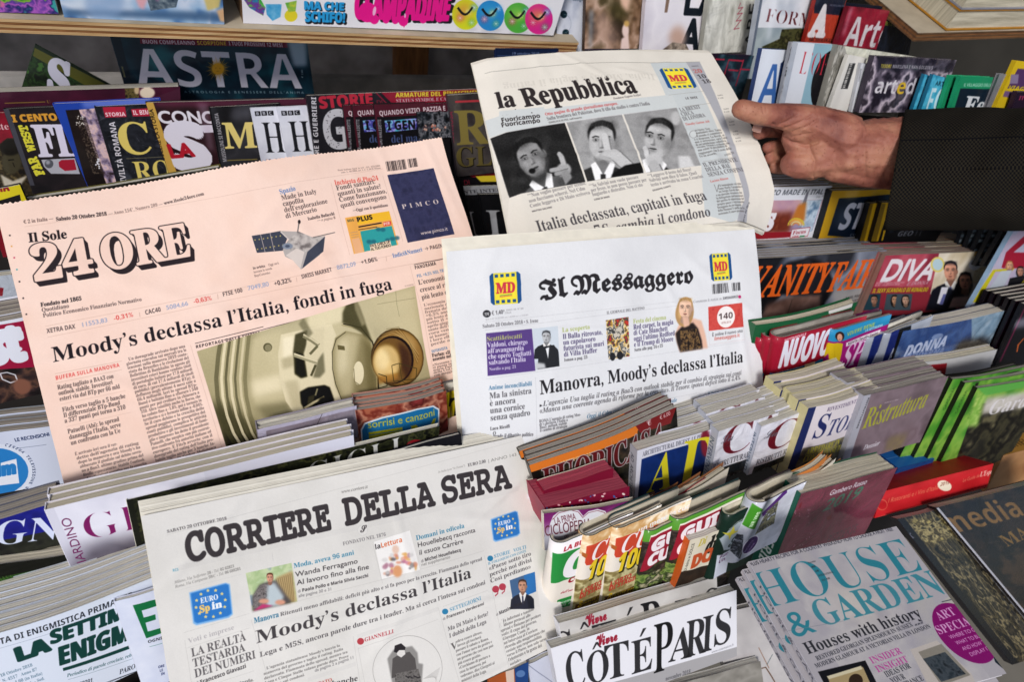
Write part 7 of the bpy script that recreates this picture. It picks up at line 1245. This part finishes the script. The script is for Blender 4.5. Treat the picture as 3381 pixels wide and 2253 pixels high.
s = S(C2, (1700, 528), (2050, 440), (1722, 960), D=.452, bgc='d0bc14'); s.T('R', 'T', (1760, 765), (1930, 740), 195, '16140e', w=.02); s.T('b', '18 OTTOBRE', (1758, 822), (1890, 795), 16, '3a340c'); s.Q('15141c', [(1755, 900), (1900, 860), (1900, 960), (1755, 960)])
mag(s, 'yellow_magazine', 'bright yellow magazine with a black serif T, left edge of the gothic newspaper', t=.004, loop=.008, back='5a5a60', pages='white')
s = S(D1, (-640, 1330), (1330, 665), (-380, 2060), D=.372, bgc='d4dcea')
s.T('b', 'LA RIVISTA DI ENIGMISTICA PRIMA PER', (-330, 1330), (1150, 830), 52, '1c2230', w=0); s.L('8a98b0', (-300, 1350), (1060, 900), 2.5)
s.T('b', 'LA', (150, 1360), (440, 1250), 110, '0e4a44', w=.09); s.T('b', 'SETTIMANA', (440, 1200), (1460, 880), 112, '0e4a44', w=.05); s.T('b', 'ENIGMISTICA', (510, 1385), (1660, 1010), 150, '0e4a44', w=.04)
s.Q('0e4a44', [(545, 1405), (1130, 1235), (1142, 1262), (550, 1432)]); s.T('R', 'Periodico di parole crociate, rebus, enigmi', (580, 1485), (1300, 1290), 30, '2a5a60', w=-.02); s.L('5a7a88', (590, 1505), (1240, 1330), 2)
s.P('R', ['18 Ottobre 2018', 'N. 4517   Anno 87', 'Euro 1,60 (in Italia)', 'Mensile S.p.A. - Sed.', 'abb. post. D.L.', '2003 (1. 46)'], (10, 1500), (345, 1370), (100, 1720), 26, '4a7088', w=-.02)
s.T('R', '183391.', (660, 1580), (810, 1535), 42, '1c2230', w=-.02); s.T('R', 'PAROLE', (1028, 1482), (1230, 1420), 42, '1c2230', w=-.02); s.L('1c2230', (880, 1560), (1225, 1450), 5); s.L('1c2230', (800, 1575), (1225, 1450), 3)
for k in range(6): s.L('8a98b0', (900+k*70, 1550-k*21), (930+k*70, 1700-k*21), 2)
mag(s, 'puzzle_magazine', 'white puzzle weekly with dark green block lettering, bottom left', t=.003, stack=11, step=.0058, nuj=.0008, back='b0b4bc', pages='white', ragged=.0012, spread=.0015, amp=.004, kind='gloss', glabel='copy stacked behind the front puzzle weekly at the bottom left')
s = S(D1, (985, 880), (1600, 700), (1240, 1640), D=.366, bgc='d8def0'); s.G(['ccd4ea', 'dce2f2'], [(900, 700), (1700, 1800)], 2, 128)
s.Q('128048', [(1145, 905), (1300, 866), (1400, 850), (1410, 900), (1222, 950), (1240, 1010), (1340, 985), (1345, 1030), (1255, 1055), (1275, 1130), (1400, 1100), (1420, 1140), (1262, 1190)]); s.T('b', 'OGNI', (1275, 1232), (1400, 1200), 24, '1c2230'); s.L('2a8a7a', (1290, 1262), (1400, 1235), 3); s.P('b', ['ORE', 'LE', 'IN'], (1365, 1450), (1420, 1435), (1390, 1510), 22, '1c2a6a')
mag(s, 'green_letter_magazine', 'white magazine with one green capital E, beside the left edge of the broadsheet', t=.003, back='c9cddc', pages='white')
# ------------------------------------------------------------------ shelf, boxes on it, wall, rack
def at_w(p, z):                                   # photo point at camera depth z
    return ray(px(p))*z
def wood_mat(name, c1, c2, sc=(3, 60, 60)):
    m, t, b = new_mat(name); tc = t.nodes.new('ShaderNodeTexCoord'); mp = t.nodes.new('ShaderNodeMapping'); mp.inputs['Scale'].default_value = sc
    n = t.nodes.new('ShaderNodeTexNoise'); n.inputs['Scale'].default_value = 3; n.inputs['Detail'].default_value = 6; n.inputs['Roughness'].default_value = .65
    t.links.new(tc.outputs['Object'], mp.inputs[0]); t.links.new(mp.outputs[0], n.inputs[0]); r = t.nodes.new('ShaderNodeValToRGB'); e = r.color_ramp.elements
    e[0].position, e[1].position = .35, .7; e[0].color = (*(np.array(col(c2))**2.2), 1); e[1].color = (*(np.array(col(c1))**2.2), 1)
    t.links.new(n.outputs['Fac'], r.inputs[0]); t.links.new(r.outputs[0], b.inputs['Base Color']); b.inputs['Roughness'].default_value = .7
    bp = t.nodes.new('ShaderNodeBump'); bp.inputs['Strength'].default_value = .5; bp.inputs['Distance'].default_value = .001; t.links.new(n.outputs['Fac'], bp.inputs['Height']); t.links.new(bp.outputs[0], b.inputs['Normal']); return m
PLY = wood_mat('plywood_veneer', 'd9b88a', 'b08a5a'); PLY2 = wood_mat('shelf_brown', '7a5a3c', '4a3422'); PLYD = wood_mat('plywood_glue_line', '9a6a40', '6a4426'); BAT = wood_mat('batten_pine', '8a5c34', '5a381c', (40, 40, 4)); GRY = plain('shelf_top_dust', 'a89c88', .8, .2, 25)
class Fr:                                         # an upright board frame with its own axes (camera frame)
    pass
def upright(p0, p1, z0, drop):
    """front edge from photo point p0 (depth z0) running level to the right until p1; returns a Sheet-like frame"""
    f = Sheet.__new__(Sheet); f.P0 = at_w(p0, z0); f.N = -BACK; r = ray(px(p1)); e = r*((f.P0@f.N)/(r@f.N)); U = e-f.P0; U = U-UPW*(U@UPW)*0
    f.W = np.linalg.norm(U); f.U = U/f.W; f.V = nrm(np.cross(f.U, f.N)) ; f.V = f.V if f.V@UPW < 0 else -f.V; f.N = nrm(np.cross(f.V, f.U)); f.H = drop; return f
O(0, 0)
def plank(f, name, label, t, depth, cat='shelf', n=5, wm=None, u0_=-.02):
    base = f.at(f.W/2, t, 0); root = link_empty(name, base, label, cat)
    for i in range(n):
        a, b = t*i/n, t*(i+1)/n; ins = .0005*(i % 2)+rnd.uniform(0, .0003)
        V, Fc, UV = boxes(f, [(u0_, f.W-ins, a+.00005, b-.00005, -depth, -ins)]); mesh('veneer_layer', V, Fc, PLYD if i % 2 else (wm or PLY), root, UV, base=base, smooth=False)
    V, Fc, UV = boxes(f, [(u0_, f.W-.0005, -.0008, -.0002, -depth, -.0006)]); mesh('top_face', V, Fc, GRY, root, UV, base=base, smooth=False)
    return root
f = upright((-60, 160), (4996, 372), .565, .012)
plank(f, 'plywood_shelf', 'light plywood shelf board carrying the comic boxes at the top left', .0125, .12)
shelf = f
def onshelf(f, o, bl, br_, h, back):
    """box front standing on the shelf, set back by `back` metres"""
    O(*o); k = Sheet.__new__(Sheet); k.N = f.N; P = f.at(0, -.001, -back)
    def on(p): r = ray(px(p)); return r*((P@k.N)/(r@k.N))
    a, b = on(bl), on(br_); U = b-a; k.W = np.linalg.norm(U); k.U = U/k.W; k.V = nrm(np.cross(k.U, k.N)); k.V = k.V if k.V@UPW < 0 else -k.V; k.N = nrm(np.cross(k.V, k.U))
    d0 = (a-P)@f.V; a = a-f.V*d0                      # rest exactly on the board
    k.H = h; k.P0 = a-k.V*h; k.ppm = 900/k.W if k.W > .2 else 500/k.W; k.cw = max(8, int(k.W*k.ppm)); k.ch = max(8, int(k.H*k.ppm)); k.a = np.empty((k.ch, k.cw, 3), np.float32); k.a[:] = 1
    return k
s = onshelf(shelf, A1, (-500, 66), (500, 96), .12, .008); s.G(['3a7a30', '8ac040', '5a3a9a', 'b060c0', '2a2a6a', '40a0a0'], [(-600, -500), (600, 200)], 5, 130, con=2.4); s.C('a8d040', [(480, -80), (500, 60)], 14); s.Q('e878a0', [(0, 0), (40, 20), (30, 60), (0, 60)], .8, 3)
box(s, 'comic_pack', 'packet with green and violet artwork at the far left of the plywood shelf', 'box', .03, 'd0d0cc')
s = onshelf(shelf, A1, (548, 122), (1935, 186), .14, .006); s.G(['3a6aa8', 'a0c0e0', 'd0dcf0', '5a86b8', '2c4a80'], [(300, -500), (2200, 300)], 3, 131, con=2); s.Q('e0eaf6', [(640, -100), (900, -100), (700, 100), (560, 100)], .6, 12); s.Q('3a5a80', [(560, 80), (1935, 100), (1935, 186), (560, 125)], .8, 8); s.E('8aa8d0', (900, 20), 170, 150, .6, 8); s.G(['2a3a4c', '5a6a78', '8a98a0'], [(1240, -100), (1560, -100), (1520, 60), (1300, 90)], 7, 4); s.Q('e8a8b0', [(1150, -60), (1290, -60), (1240, 80), (1200, 60)], .9, 4); s.Q('d8c070', [(1740, -80), (1920, -80), (1890, 60), (1790, 90)], .9, 3); s.Q('e0b080', [(1870, 90), (1940, 60), (1935, 186), (1900, 180)], .9, 3); s.Q('c060a0', [(1300, -60), (1380, -60), (1360, 10)], .8, 4)
box(s, 'blue_film_box', 'blue picture box with torn corner, left of the white toy box', 'box', .05, 'b8c4d0')
s = onshelf(shelf, A2, (8, 203), (2682, 308), .16, .010); s.a[:] = col('ecebf0'); s.G(['e4e3ea', 'f0eff4'], [(-100, -500), (2800, 400)], 3, 132)
s.G(['3aa040', '5ac050', '7a2a90', '2a8aa8'], [(-20, -60), (120, -80), (200, 60), (180, 130), (60, 60)], 4, 133, con=2); s.G(['3a9ad0', '8ac8e8'], [(200, 30), (340, 30), (330, 140), (260, 175), (210, 120)], 3, 3); s.E('e0d030', (420, 130), 56, 52); s.G(['d0d040', '50a848'], [(370, 20), (470, 0), (460, 90), (400, 100)], 3, 5)
s.T('b', 'MA CHE', (538, 82), (888, 92), 66, '16161c', w=.1); s.T('b', 'MA CHE', (530, 74), (880, 84), 66, '2a9ad8', w=.07); s.T('b', 'SCHIFO!', (552, 190), (900, 200), 82, '16161c', w=.13); s.T('b', 'SCHIFO!', (542, 178), (888, 188), 82, '2a9ad8', w=.07)
s.T('b', 'CLAMPADINE', (985, 165), (1800, 182), 225, '1c1c24', w=.085); s.T('b', 'CLAMPADINE', (965, 152), (1780, 170), 225, 'e81c8c', w=.045)
for x, y, r in ((1080, 100, 80), (1140, 160, 40), (1390, 175, 42), (1240, 165, 30), (1320, 170, 30), (1560, 160, 34), (1700, 150, 34)): s.E('e81c8c', (x, y), r, r*1.1)
s.Q('e81c8c', [(1370, 180), (1420, 180), (1396, 235)]); s.E('f4b8dc', (1140, 90), 14, 40, rot=10); s.E('f4b8dc', (1404, 130), 7, 20)
for x, y, c, c2 in ((1930, 120, 'd8dc28', 'e06a60'), (2140, 130, '2a8ad0', '40b8e0'), (2380, 150, '50b040', 'b0e060'), (2560, 160, 'e02a90', 'f0c040')):
    s.E('c4c4cc', (x+10, y+128), 90, 18, .7, 4); s.E(c, (x, y), 120, 132); s.E(c2, (x-20, y-30), 60, 60, .6, 14)
    for a, b, c3 in ((-50, 30, 'e03a60'), (50, 70, '40b060'), (20, -20, 'f0e860'), (70, -60, '40a0e0')):
        s.E(c3, (x+a, y+b), 28, 28, .7, 6)
        for k in range(4): t = k*math.pi/4; s.L('f4f8f8', (x+a-26*math.cos(t), y+b-26*math.sin(t)), (x+a+26*math.cos(t), y+b+26*math.sin(t)), 3, .8)
    s.C('1c1c20', [(x-70+k*16, y-20+60*math.sin(k*.4)-40) for k in range(9)], 20)
box(s, 'toy_box', 'white toy display box with blue and pink cartoon lettering on the plywood shelf', 'box', .09, '6a5038')
# wall behind, batten, ledge
O(0, 0, 1)
WALL = plain('wall_felt', '8a8583', .95, .4, 14, .8, .1)
k = Sheet.__new__(Sheet); k.N = -BACK; k.P0 = ray((1500, 200))*1.75; k.U = RX; k.V = -UPW; k.W = k.H = 1
V = [k.at(a, b, 0) for b in (-2.4, 3.0) for a in (-3.2, 4.6)]; mesh('back_wall', V, [(0, 2, 3, 1)], WALL, None, [(0, 1), (1, 1), (0, 0), (1, 0)], base=k.at(0, 1, 0), smooth=False, kind='structure')
wp = lambda p, n=0: (lambda r: r*(((k.P0+k.N*n)@k.N)/(r@k.N)))(ray(p))
def board(name, label, cat, p0, p1, hgt, t, mat, off=.0):
    a, b = wp(p0, off+t), wp(p1, off+t); g = Sheet.__new__(Sheet); g.P0 = a; g.N = k.N; g.W = (b-a)@RX; g.U = RX; g.V = -UPW; g.H = hgt
    V, Fc, UV = boxes(g, [(0, g.W, 0, hgt, -t, 0)]); o = mesh(name, V, Fc, mat, None, UV, base=g.at(g.W/2, hgt, 0), smooth=False); 
    for kk, v in (('label', label), ('category', cat)): o[kk] = v
    return o
board('wooden_batten', 'brown upright wooden batten on the grey wall under the plywood shelf', 'batten', (1309, 0), (1424, 0), 1.2, .03, BAT)
O(0, 0, 1); fl_ = upright((-200, 250), (1750, 262), .80, .05)
V, Fc, UV = boxes(fl_, [(0, fl_.W, 0, .05, -.012, 0)]); mesh('wall_ledge', V, Fc, plain('ledge_paint', 'b4b0ac', .7, .25, 30), None, UV, base=fl_.at(.3, .05, 0), smooth=False, kind='structure')
board('wooden_post', 'brown wooden post at the top right behind the crimson art magazine', 'post', (2950, -60), (3010, -60), 1.0, .03, BAT)
board('dark_post', 'dark brown post in the shadow below the right-hand shelf', 'post', (3120, 170), (3190, 170), 1.0, .03, BAT)
# right-hand shelf with lying books
O(0, 0)
f2 = Sheet.__new__(Sheet); O(*A4); a = at_w((1440, 288), .86); r = ray(px((2900, 500))); f2.P0 = a; dirx = nrm(RX*.9+BACK*-.10); n2 = nrm(np.cross(UPW, dirx)); n2 = n2 if n2@(-BACK) > 0 else -n2
f2.U = dirx; f2.V = -UPW; f2.N = nrm(np.cross(f2.V, f2.U)); f2.W = .55; f2.H = .02
plank(f2, 'brown_shelf', 'brown layered shelf board at the top right under the lying books', .011, .2, n=5, wm=PLY2, u0_=0)
def lying(i, u0, u1, v0, v1, cc, label, cv='b0822c'):
    base = f2.at((u0+u1)/2, v1, -.08); root = link_empty('lying_book', base, label, 'book', 'books lying on the right-hand shelf')
    V, Fc, UV = boxes(f2, [(u0, u1, v0+.0022, v1-.0022, -.15, -.004+i*.001)]); mesh('page_block', V, Fc, PG[cc], root, UV, base=base, smooth=False)
    V, Fc, UV = boxes(f2, [(u0-.001, u1, v0, v0+.002, -.152, -.002+i*.001), (u0-.001, u1, v1-.002, v1, -.152, -.002+i*.001)]); mesh('cover', V, Fc, plainc(cv), root, UV, base=base, smooth=False)
for i, (v0, v1, cc, lb, cv) in enumerate(((-.030, -.002, 'cream', 'thick cream-paged book at the bottom of the lying pile, top right', 'b07a28'), (-.062, -.0305, 'cream', 'middle cream-paged book of the lying pile, top right', '8a8a94'), (-.11, -.0625, 'cream', 'topmost cream-paged book of the lying pile, top right', '8a8a94'))): lying(i, .05, .5, v0, v1, cc, lb, cv)
s = S(A4, (1450, -60), (1720, -30), (1385, 300), D=.74, bgc='1c1210'); s.G(['101410', '1c3a20', '3a0c12', '14100e'], [(1300, -100), (1800, 400)], 4, 134, con=2); s.Q('5a0f18', [(1470, 40), (1680, 30), (1620, 170), (1440, 160)])
mag(s, 'dark_red_book', 'dark red and green book in the shade left of the lying books', cat='book', t=.01, back='1c1210')
# stepped rack: mostly hidden dark panels, added so the gaps between tiers look shaded
RK = plain('rack_gap_dark', '1e1a18', .8, .2, 20); V, Fc, UV = [], [], []
g = Sheet.__new__(Sheet); g.P0 = np.zeros(3); g.U = RX; g.V = -RL; g.N = RN; g.W = 1; g.H = 1
steps = [(.30, -.02), (.345, .0), (.40, .0), (.44, .0), (.50, .0), (.57, .0), (.62, 0), (.70, 0), (.76, 0)]
rack = link_empty('display_rack', g.at(.2, .6, -.6), 'stepped display rack, its dark panels added to deepen the gaps between magazines', 'rack')
for D, v0 in ((.41, .66), (.49, .60), (.60, .50), (.74, .42), (1.0, .36)):
    V, Fc, UV = boxes(g, [(-1.2, 1.6, v0, 1.1, -D-.034, -D-.028)])
    mesh('gap_shade_panel', V, Fc, RK, rack, UV, base=g.at(.2, .6, -.6), smooth=False)
# floor of the kiosk far below
k = [W(p) for p in [np.zeros(3)]]
fl = bpy.data.meshes.new('pavement'); fl.from_pydata([(-30, -30, 0), (30, -30, 0), (30, 30, 0), (-30, 30, 0)], [], [(0, 1, 2, 3)]); fl.materials.append(plain('pavement_stone', '6a665e', .9, .2, 3)); fo = bpy.data.objects.new('pavement', fl); link(fo, kind='structure')

# unseen roof and panel, added to keep upper and right-hand stock in shade
def slab_w(name, x0, x1, y0, y1, z0, z1, mat, label, cat):
    V = [(x, y, z) for x in (x0, x1) for y in (y0, y1) for z in (z0, z1)]; me = bpy.data.meshes.new(name)
    me.from_pydata(V, [], [(0, 1, 3, 2), (4, 6, 7, 5), (0, 4, 5, 1), (2, 3, 7, 6), (0, 2, 6, 4), (1, 5, 7, 3)]); me.materials.append(mat)
    return link(bpy.data.objects.new(name, me), None, label, cat)
slab_w('added_shade_roof', -2.2, 2.6, .26, 2.4, 2.12, 2.18, plain('roof_paint', '6a6660', .8, .2, 8), 'added roof slab out of view that shades the upper magazines', 'roof')
slab_w('added_shade_panel', 1.75, 1.79, -.5, 2.4, 0, 2.12, plain('panel_paint', '4a4844', .8, .2, 8), 'added panel out of view that darkens the right-hand racks', 'panel')
# ------------------------------------------------------------------ the person: hand and sleeve
O(0, 0, 1)
HS = 1.145                                        # the hand is where the held newspaper is
def cpt(x, y, z): return ray((x, y))*z*HS
hb = cpt(2800, 500, .64)
person = link_empty('person', hb, 'person reaching in from the right, thumb over the held newspaper, dark checked jacket sleeve', 'person')
chains = [  # x, y, depth, radius in photo pixels
 [(2447, 360, .6195, 32), (2466, 366, .620, 35), (2500, 375, .622, 36), (2540, 379, .625, 37), (2590, 384, .630, 43), (2650, 398, .634, 54), (2710, 418, .637, 64), (2780, 450, .640, 78)],
 [(2640, 424, .638, 46), (2625, 455, .648, 44), (2660, 500, .655, 58)],
 [(2780, 455, .644, 80), (2790, 500, .650, 92), (2860, 500, .648, 106), (2950, 503, .648, 114), (2990, 514, .65, 98), (3060, 520, .65, 90), (3150, 530, .65, 84)],
 [(2700, 470, .652, 84), (2720, 510, .654, 76), (2680, 530, .655, 62), (2636, 540, .655, 50), (2618, 541, .654, 42)],
 [(2700, 470, .665, 70), (2650, 440, .675, 32), (2585, 428, .682, 27), (2530, 430, .672, 25), (2508, 438, .664, 23)],
 [(2690, 500, .672, 62), (2640, 485, .690, 30), (2590, 484, .690, 26), (2548, 486, .677, 22), (2534, 488, .672, 19)],
 [(2680, 530, .672, 55), (2630, 520, .694, 28), (2580, 522, .692, 24), (2540, 524, .678, 20)],
 [(2680, 560, .670, 36), (2630, 552, .690, 24), (2590, 554, .690, 21), (2556, 556, .680, 18)],
 [(2760, 560, .652, 42), (2860, 570, .65, 50), (2960, 580, .65, 48)]]
import bmesh
bm = bmesh.new()
for ch in chains:
    for (x0, y0, z0, r0), (x1, y1, z1, r1) in zip(ch[:-1], ch[1:]):
        a, b = cpt(x0, y0, z0), cpt(x1, y1, z1); ra, rb = r0*z0*HS/F, r1*z1*HS/F; n = max(2, int(np.linalg.norm(b-a)/(min(ra, rb)*.25)))
        for i in range(n+1):
            t = i/n; p = W(a*(1-t)+b*t)-W(hb); bmesh.ops.create_icosphere(bm, subdivisions=2, radius=ra*(1-t)+rb*t, matrix=Matrix.Translation(Vector(p)))
me = bpy.data.meshes.new('hand'); bm.to_mesh(me); bm.free(); ho = bpy.data.objects.new('hand', me); link(ho, person)
md = ho.modifiers.new('r', 'REMESH'); md.mode = 'VOXEL'; md.voxel_size = .0011; md.use_smooth_shade = True
m2 = ho.modifiers.new('s', 'SMOOTH'); m2.iterations = 7; m2.factor = .5
dg = bpy.context.evaluated_depsgraph_get(); nm_ = bpy.data.meshes.new_from_object(ho.evaluated_get(dg)); ho.modifiers.clear(); ho.data = nm_
# skin folds: shallow grooves pressed into the surface where thumb and palm meet, tendons, small wrinkles
co = np.zeros(len(nm_.vertices)*3, np.float32); nm_.vertices.foreach_get('co', co); co = co.reshape(-1, 3).astype(float)
no = np.zeros(len(nm_.vertices)*3, np.float32); nm_.vertices.foreach_get('normal', no); no = no.reshape(-1, 3).astype(float)
camc = (co+W(hb)-CAMPOS)@RW; X = camc[:, 0]/-camc[:, 2]*F+PW/2; Y = PH/2-(camc[:, 1]/-camc[:, 2]*F); facing = np.clip((no@RW)[:, 2]*3, 0, 1)
def groove(pts, wd, dp):
    global co
    d = np.full(len(X), 1e9)
    for (x0, y0), (x1, y1) in zip(pts[:-1], pts[1:]):
        L2 = (x1-x0)**2+(y1-y0)**2; t = np.clip(((X-x0)*(x1-x0)+(Y-y0)*(y1-y0))/L2, 0, 1); d = np.minimum(d, np.hypot(X-x0-t*(x1-x0), Y-y0-t*(y1-y0)))
    co -= no*(1.7*dp*np.exp(-(d/wd)**2)*facing)[:, None]
for pts, wd, dp in (([(2552, 412), (2572, 440), (2610, 470), (2660, 480), (2700, 470)], 6, .0016), ([(2572, 412), (2600, 400), (2630, 380)], 4, .0007), ([(2590, 425), (2640, 405), (2680, 380)], 4, .0008),
    ([(2600, 440), (2660, 420), (2700, 395)], 4, .0007), ([(2612, 452), (2680, 440)], 4, .0006), ([(2670, 480), (2690, 530), (2684, 590)], 5, .0009), ([(2688, 420), (2780, 470), (2900, 480)], 10, -.0010), ([(2720, 560), (2850, 540), (2960, 545)], 12, -.0009),
    ([(2516, 345), (2520, 372)], 3, .0005), ([(2528, 345), (2532, 372)], 3, .0004), ([(2690, 350), (2700, 380)], 4, .0004), ([(2850, 395), (2858, 600)], 4, .0003)): groove(pts, wd, dp)
nm_.vertices.foreach_set('co', co.astype(np.float32).ravel()); nm_.update()
m, t, b = new_mat('skin'); tc = t.nodes.new('ShaderNodeTexCoord'); n1 = t.nodes.new('ShaderNodeTexNoise'); n1.inputs['Scale'].default_value = 28; n1.inputs['Detail'].default_value = 5; t.links.new(tc.outputs['Object'], n1.inputs[0])
r = t.nodes.new('ShaderNodeValToRGB'); e = r.color_ramp.elements; e[0].position, e[1].position = .3, .72
e[0].color = (*(np.array(col('6e3f38'))**2.2), 1); e[1].color = (*(np.array(col('b07f66'))**2.2), 1); k2 = e.new(.5); k2.color = (*(np.array(col('955f50'))**2.2), 1)
n2_ = t.nodes.new('ShaderNodeTexNoise'); n2_.inputs['Scale'].default_value = 330; n2_.inputs['Detail'].default_value = 2; t.links.new(tc.outputs['Object'], n2_.inputs[0])
r2 = t.nodes.new('ShaderNodeValToRGB'); r2.color_ramp.elements[0].position = .64; r2.color_ramp.elements[1].position = .72; r2.color_ramp.elements[0].color = (1, 1, 1, 1); r2.color_ramp.elements[1].color = (.55, .42, .38, 1)
mx = t.nodes.new('ShaderNodeMix'); mx.data_type = 'RGBA'; mx.blend_type = 'MULTIPLY'; mx.inputs[0].default_value = .8
t.links.new(n1.outputs['Fac'], r.inputs[0]); t.links.new(n2_.outputs['Fac'], r2.inputs[0]); t.links.new(r.outputs[0], mx.inputs[6]); t.links.new(r2.outputs[0], mx.inputs[7]); t.links.new(mx.outputs[2], b.inputs['Base Color'])
b.inputs['Roughness'].default_value = .58; b.inputs['Specular IOR Level'].default_value = .3; b.inputs['Subsurface Weight'].default_value = .12; b.inputs['Subsurface Radius'].default_value = (.004, .0015, .0008); b.inputs['Subsurface Scale'].default_value = 1
vo = t.nodes.new('ShaderNodeTexVoronoi'); vo.inputs['Scale'].default_value = 650; t.links.new(tc.outputs['Object'], vo.inputs[0]); bp = t.nodes.new('ShaderNodeBump'); bp.inputs['Strength'].default_value = .35; bp.inputs['Distance'].default_value = .0005; t.links.new(vo.outputs['Distance'], bp.inputs['Height'])
bp2 = t.nodes.new('ShaderNodeBump'); bp2.inputs['Strength'].default_value = .8; bp2.inputs['Distance'].default_value = .003; n3 = t.nodes.new('ShaderNodeTexNoise'); n3.inputs['Scale'].default_value = 90; n3.inputs['Detail'].default_value = 4; t.links.new(tc.outputs['Object'], n3.inputs[0]); t.links.new(n3.outputs['Fac'], bp2.inputs['Height']); t.links.new(bp.outputs[0], bp2.inputs['Normal']); t.links.new(bp2.outputs[0], b.inputs['Normal'])
nm_.materials.clear(); nm_.materials.append(m)
NAIL = plain('nail', 'd8a898', .25, .05, 40, .1, .6)
def nail(x, y, z, rx, ry, rot, nm='nail'):
    V, Fc = [], []; c, d = math.cos(rot), math.sin(rot)
    for j in range(5):
        for i in range(9):
            a = -1+2*i/8; q = -1+2*j/4; s_ = math.sqrt(max(0, 1-.25*q*q)); xx, yy = q*rx, a*ry*s_
            V.append(cpt(x+xx*c-yy*d, y+xx*d+yy*c, z+(a*a)*.0022+(q*q)*.0006))
    mesh(nm, V, grid_faces(8, 4), NAIL, person, None, base=hb)
nail(2500, 424, .6515, 15, 13, .3)
# sleeve: an open tube with folds, thickness and a seam
def tube(t, ang):
    """t 0..1 from cuff to the picture's right and beyond"""
    cx, cy = 2952+t*760, 562+t*-14; ry = 200+8*t; rx_ = .047+.012*t
    fold = 1+.010*math.sin(9*ang+6*t)+.014*math.sin(3*ang-11*t)*(.3+t)+.018*math.sin(17*t+2*ang)*t+.012*math.sin(31*t-3*ang)*t
    y = cy-ry*fold*math.sin(ang); x = cx+36*math.sin(ang)*(1-t); z = .650-rx_*fold*math.cos(ang)+.0035*math.sin(14*t+2.2*ang)*(.2+t)+.0028*math.sin(23*t-4*ang+1)*min(1, 4*t)+.002*math.sin(40*t+3*ang)*t
    return cpt(x, y, 1)/1*z*(1 if True else 0)
NT, NA = 110, 72
V, UV, Fc = [], [], []
for layer in (0, 1):
    for i in range(NT+1):
        for j in range(NA+1):
            t_, a_ = 2.2*i/NT, 2*math.pi*j/NA; P = tube(t_, a_); c = cpt(2952+t_*760, 562-t_*14, .650)
            if layer: P = P+(c-P)*.045
            V.append(P); UV.append((t_*.24, j/NA*.36))
    Fc += grid_faces(NA, NT, layer*(NT+1)*(NA+1))
o2 = (NT+1)*(NA+1); Fc += [(j, j+1, o2+j+1, o2+j) for j in range(NA)]
m, t, b = new_mat('checked_wool'); uv = t.nodes.new('ShaderNodeUVMap'); mp = t.nodes.new('ShaderNodeMapping'); mp.inputs['Scale'].default_value = (480, 480, 1); t.links.new(uv.outputs[0], mp.inputs[0])
ck = t.nodes.new('ShaderNodeTexChecker'); ck.inputs['Scale'].default_value = 1; t.links.new(mp.outputs[0], ck.inputs['Vector']); wv = t.nodes.new('ShaderNodeTexNoise'); wv.inputs['Scale'].default_value = 900; tcc = t.nodes.new('ShaderNodeTexCoord'); t.links.new(tcc.outputs['Object'], wv.inputs[0])
ck.inputs['Color1'].default_value = (.017, .014, .009, 1); ck.inputs['Color2'].default_value = (.0022, .0022, .003, 1); t.links.new(ck.outputs[0], b.inputs['Base Color']); b.inputs['Roughness'].default_value = .95; b.inputs['Specular IOR Level'].default_value = .1; b.inputs['Sheen Weight'].default_value = 0
bp = t.nodes.new('ShaderNodeBump'); bp.inputs['Strength'].default_value = .5; bp.inputs['Distance'].default_value = .0006; t.links.new(wv.outputs['Fac'], bp.inputs['Height']); t.links.new(bp.outputs[0], b.inputs['Normal'])
mesh('jacket_sleeve', V, Fc, m, person, UV, base=hb)
V, Fc = [], []
for i in range(NT+1):
    for dj in (-.012, 0, .012):
        P = tube(2.2*i/NT, .52+dj); c = cpt(2952+2.2*i/NT*760, 562, .650); V.append(P+(P-c)*(.012 if dj == 0 else .001))
mesh('sleeve_seam', V, grid_faces(2, NT), m, person, [(0, 0)]*len(V), base=hb)
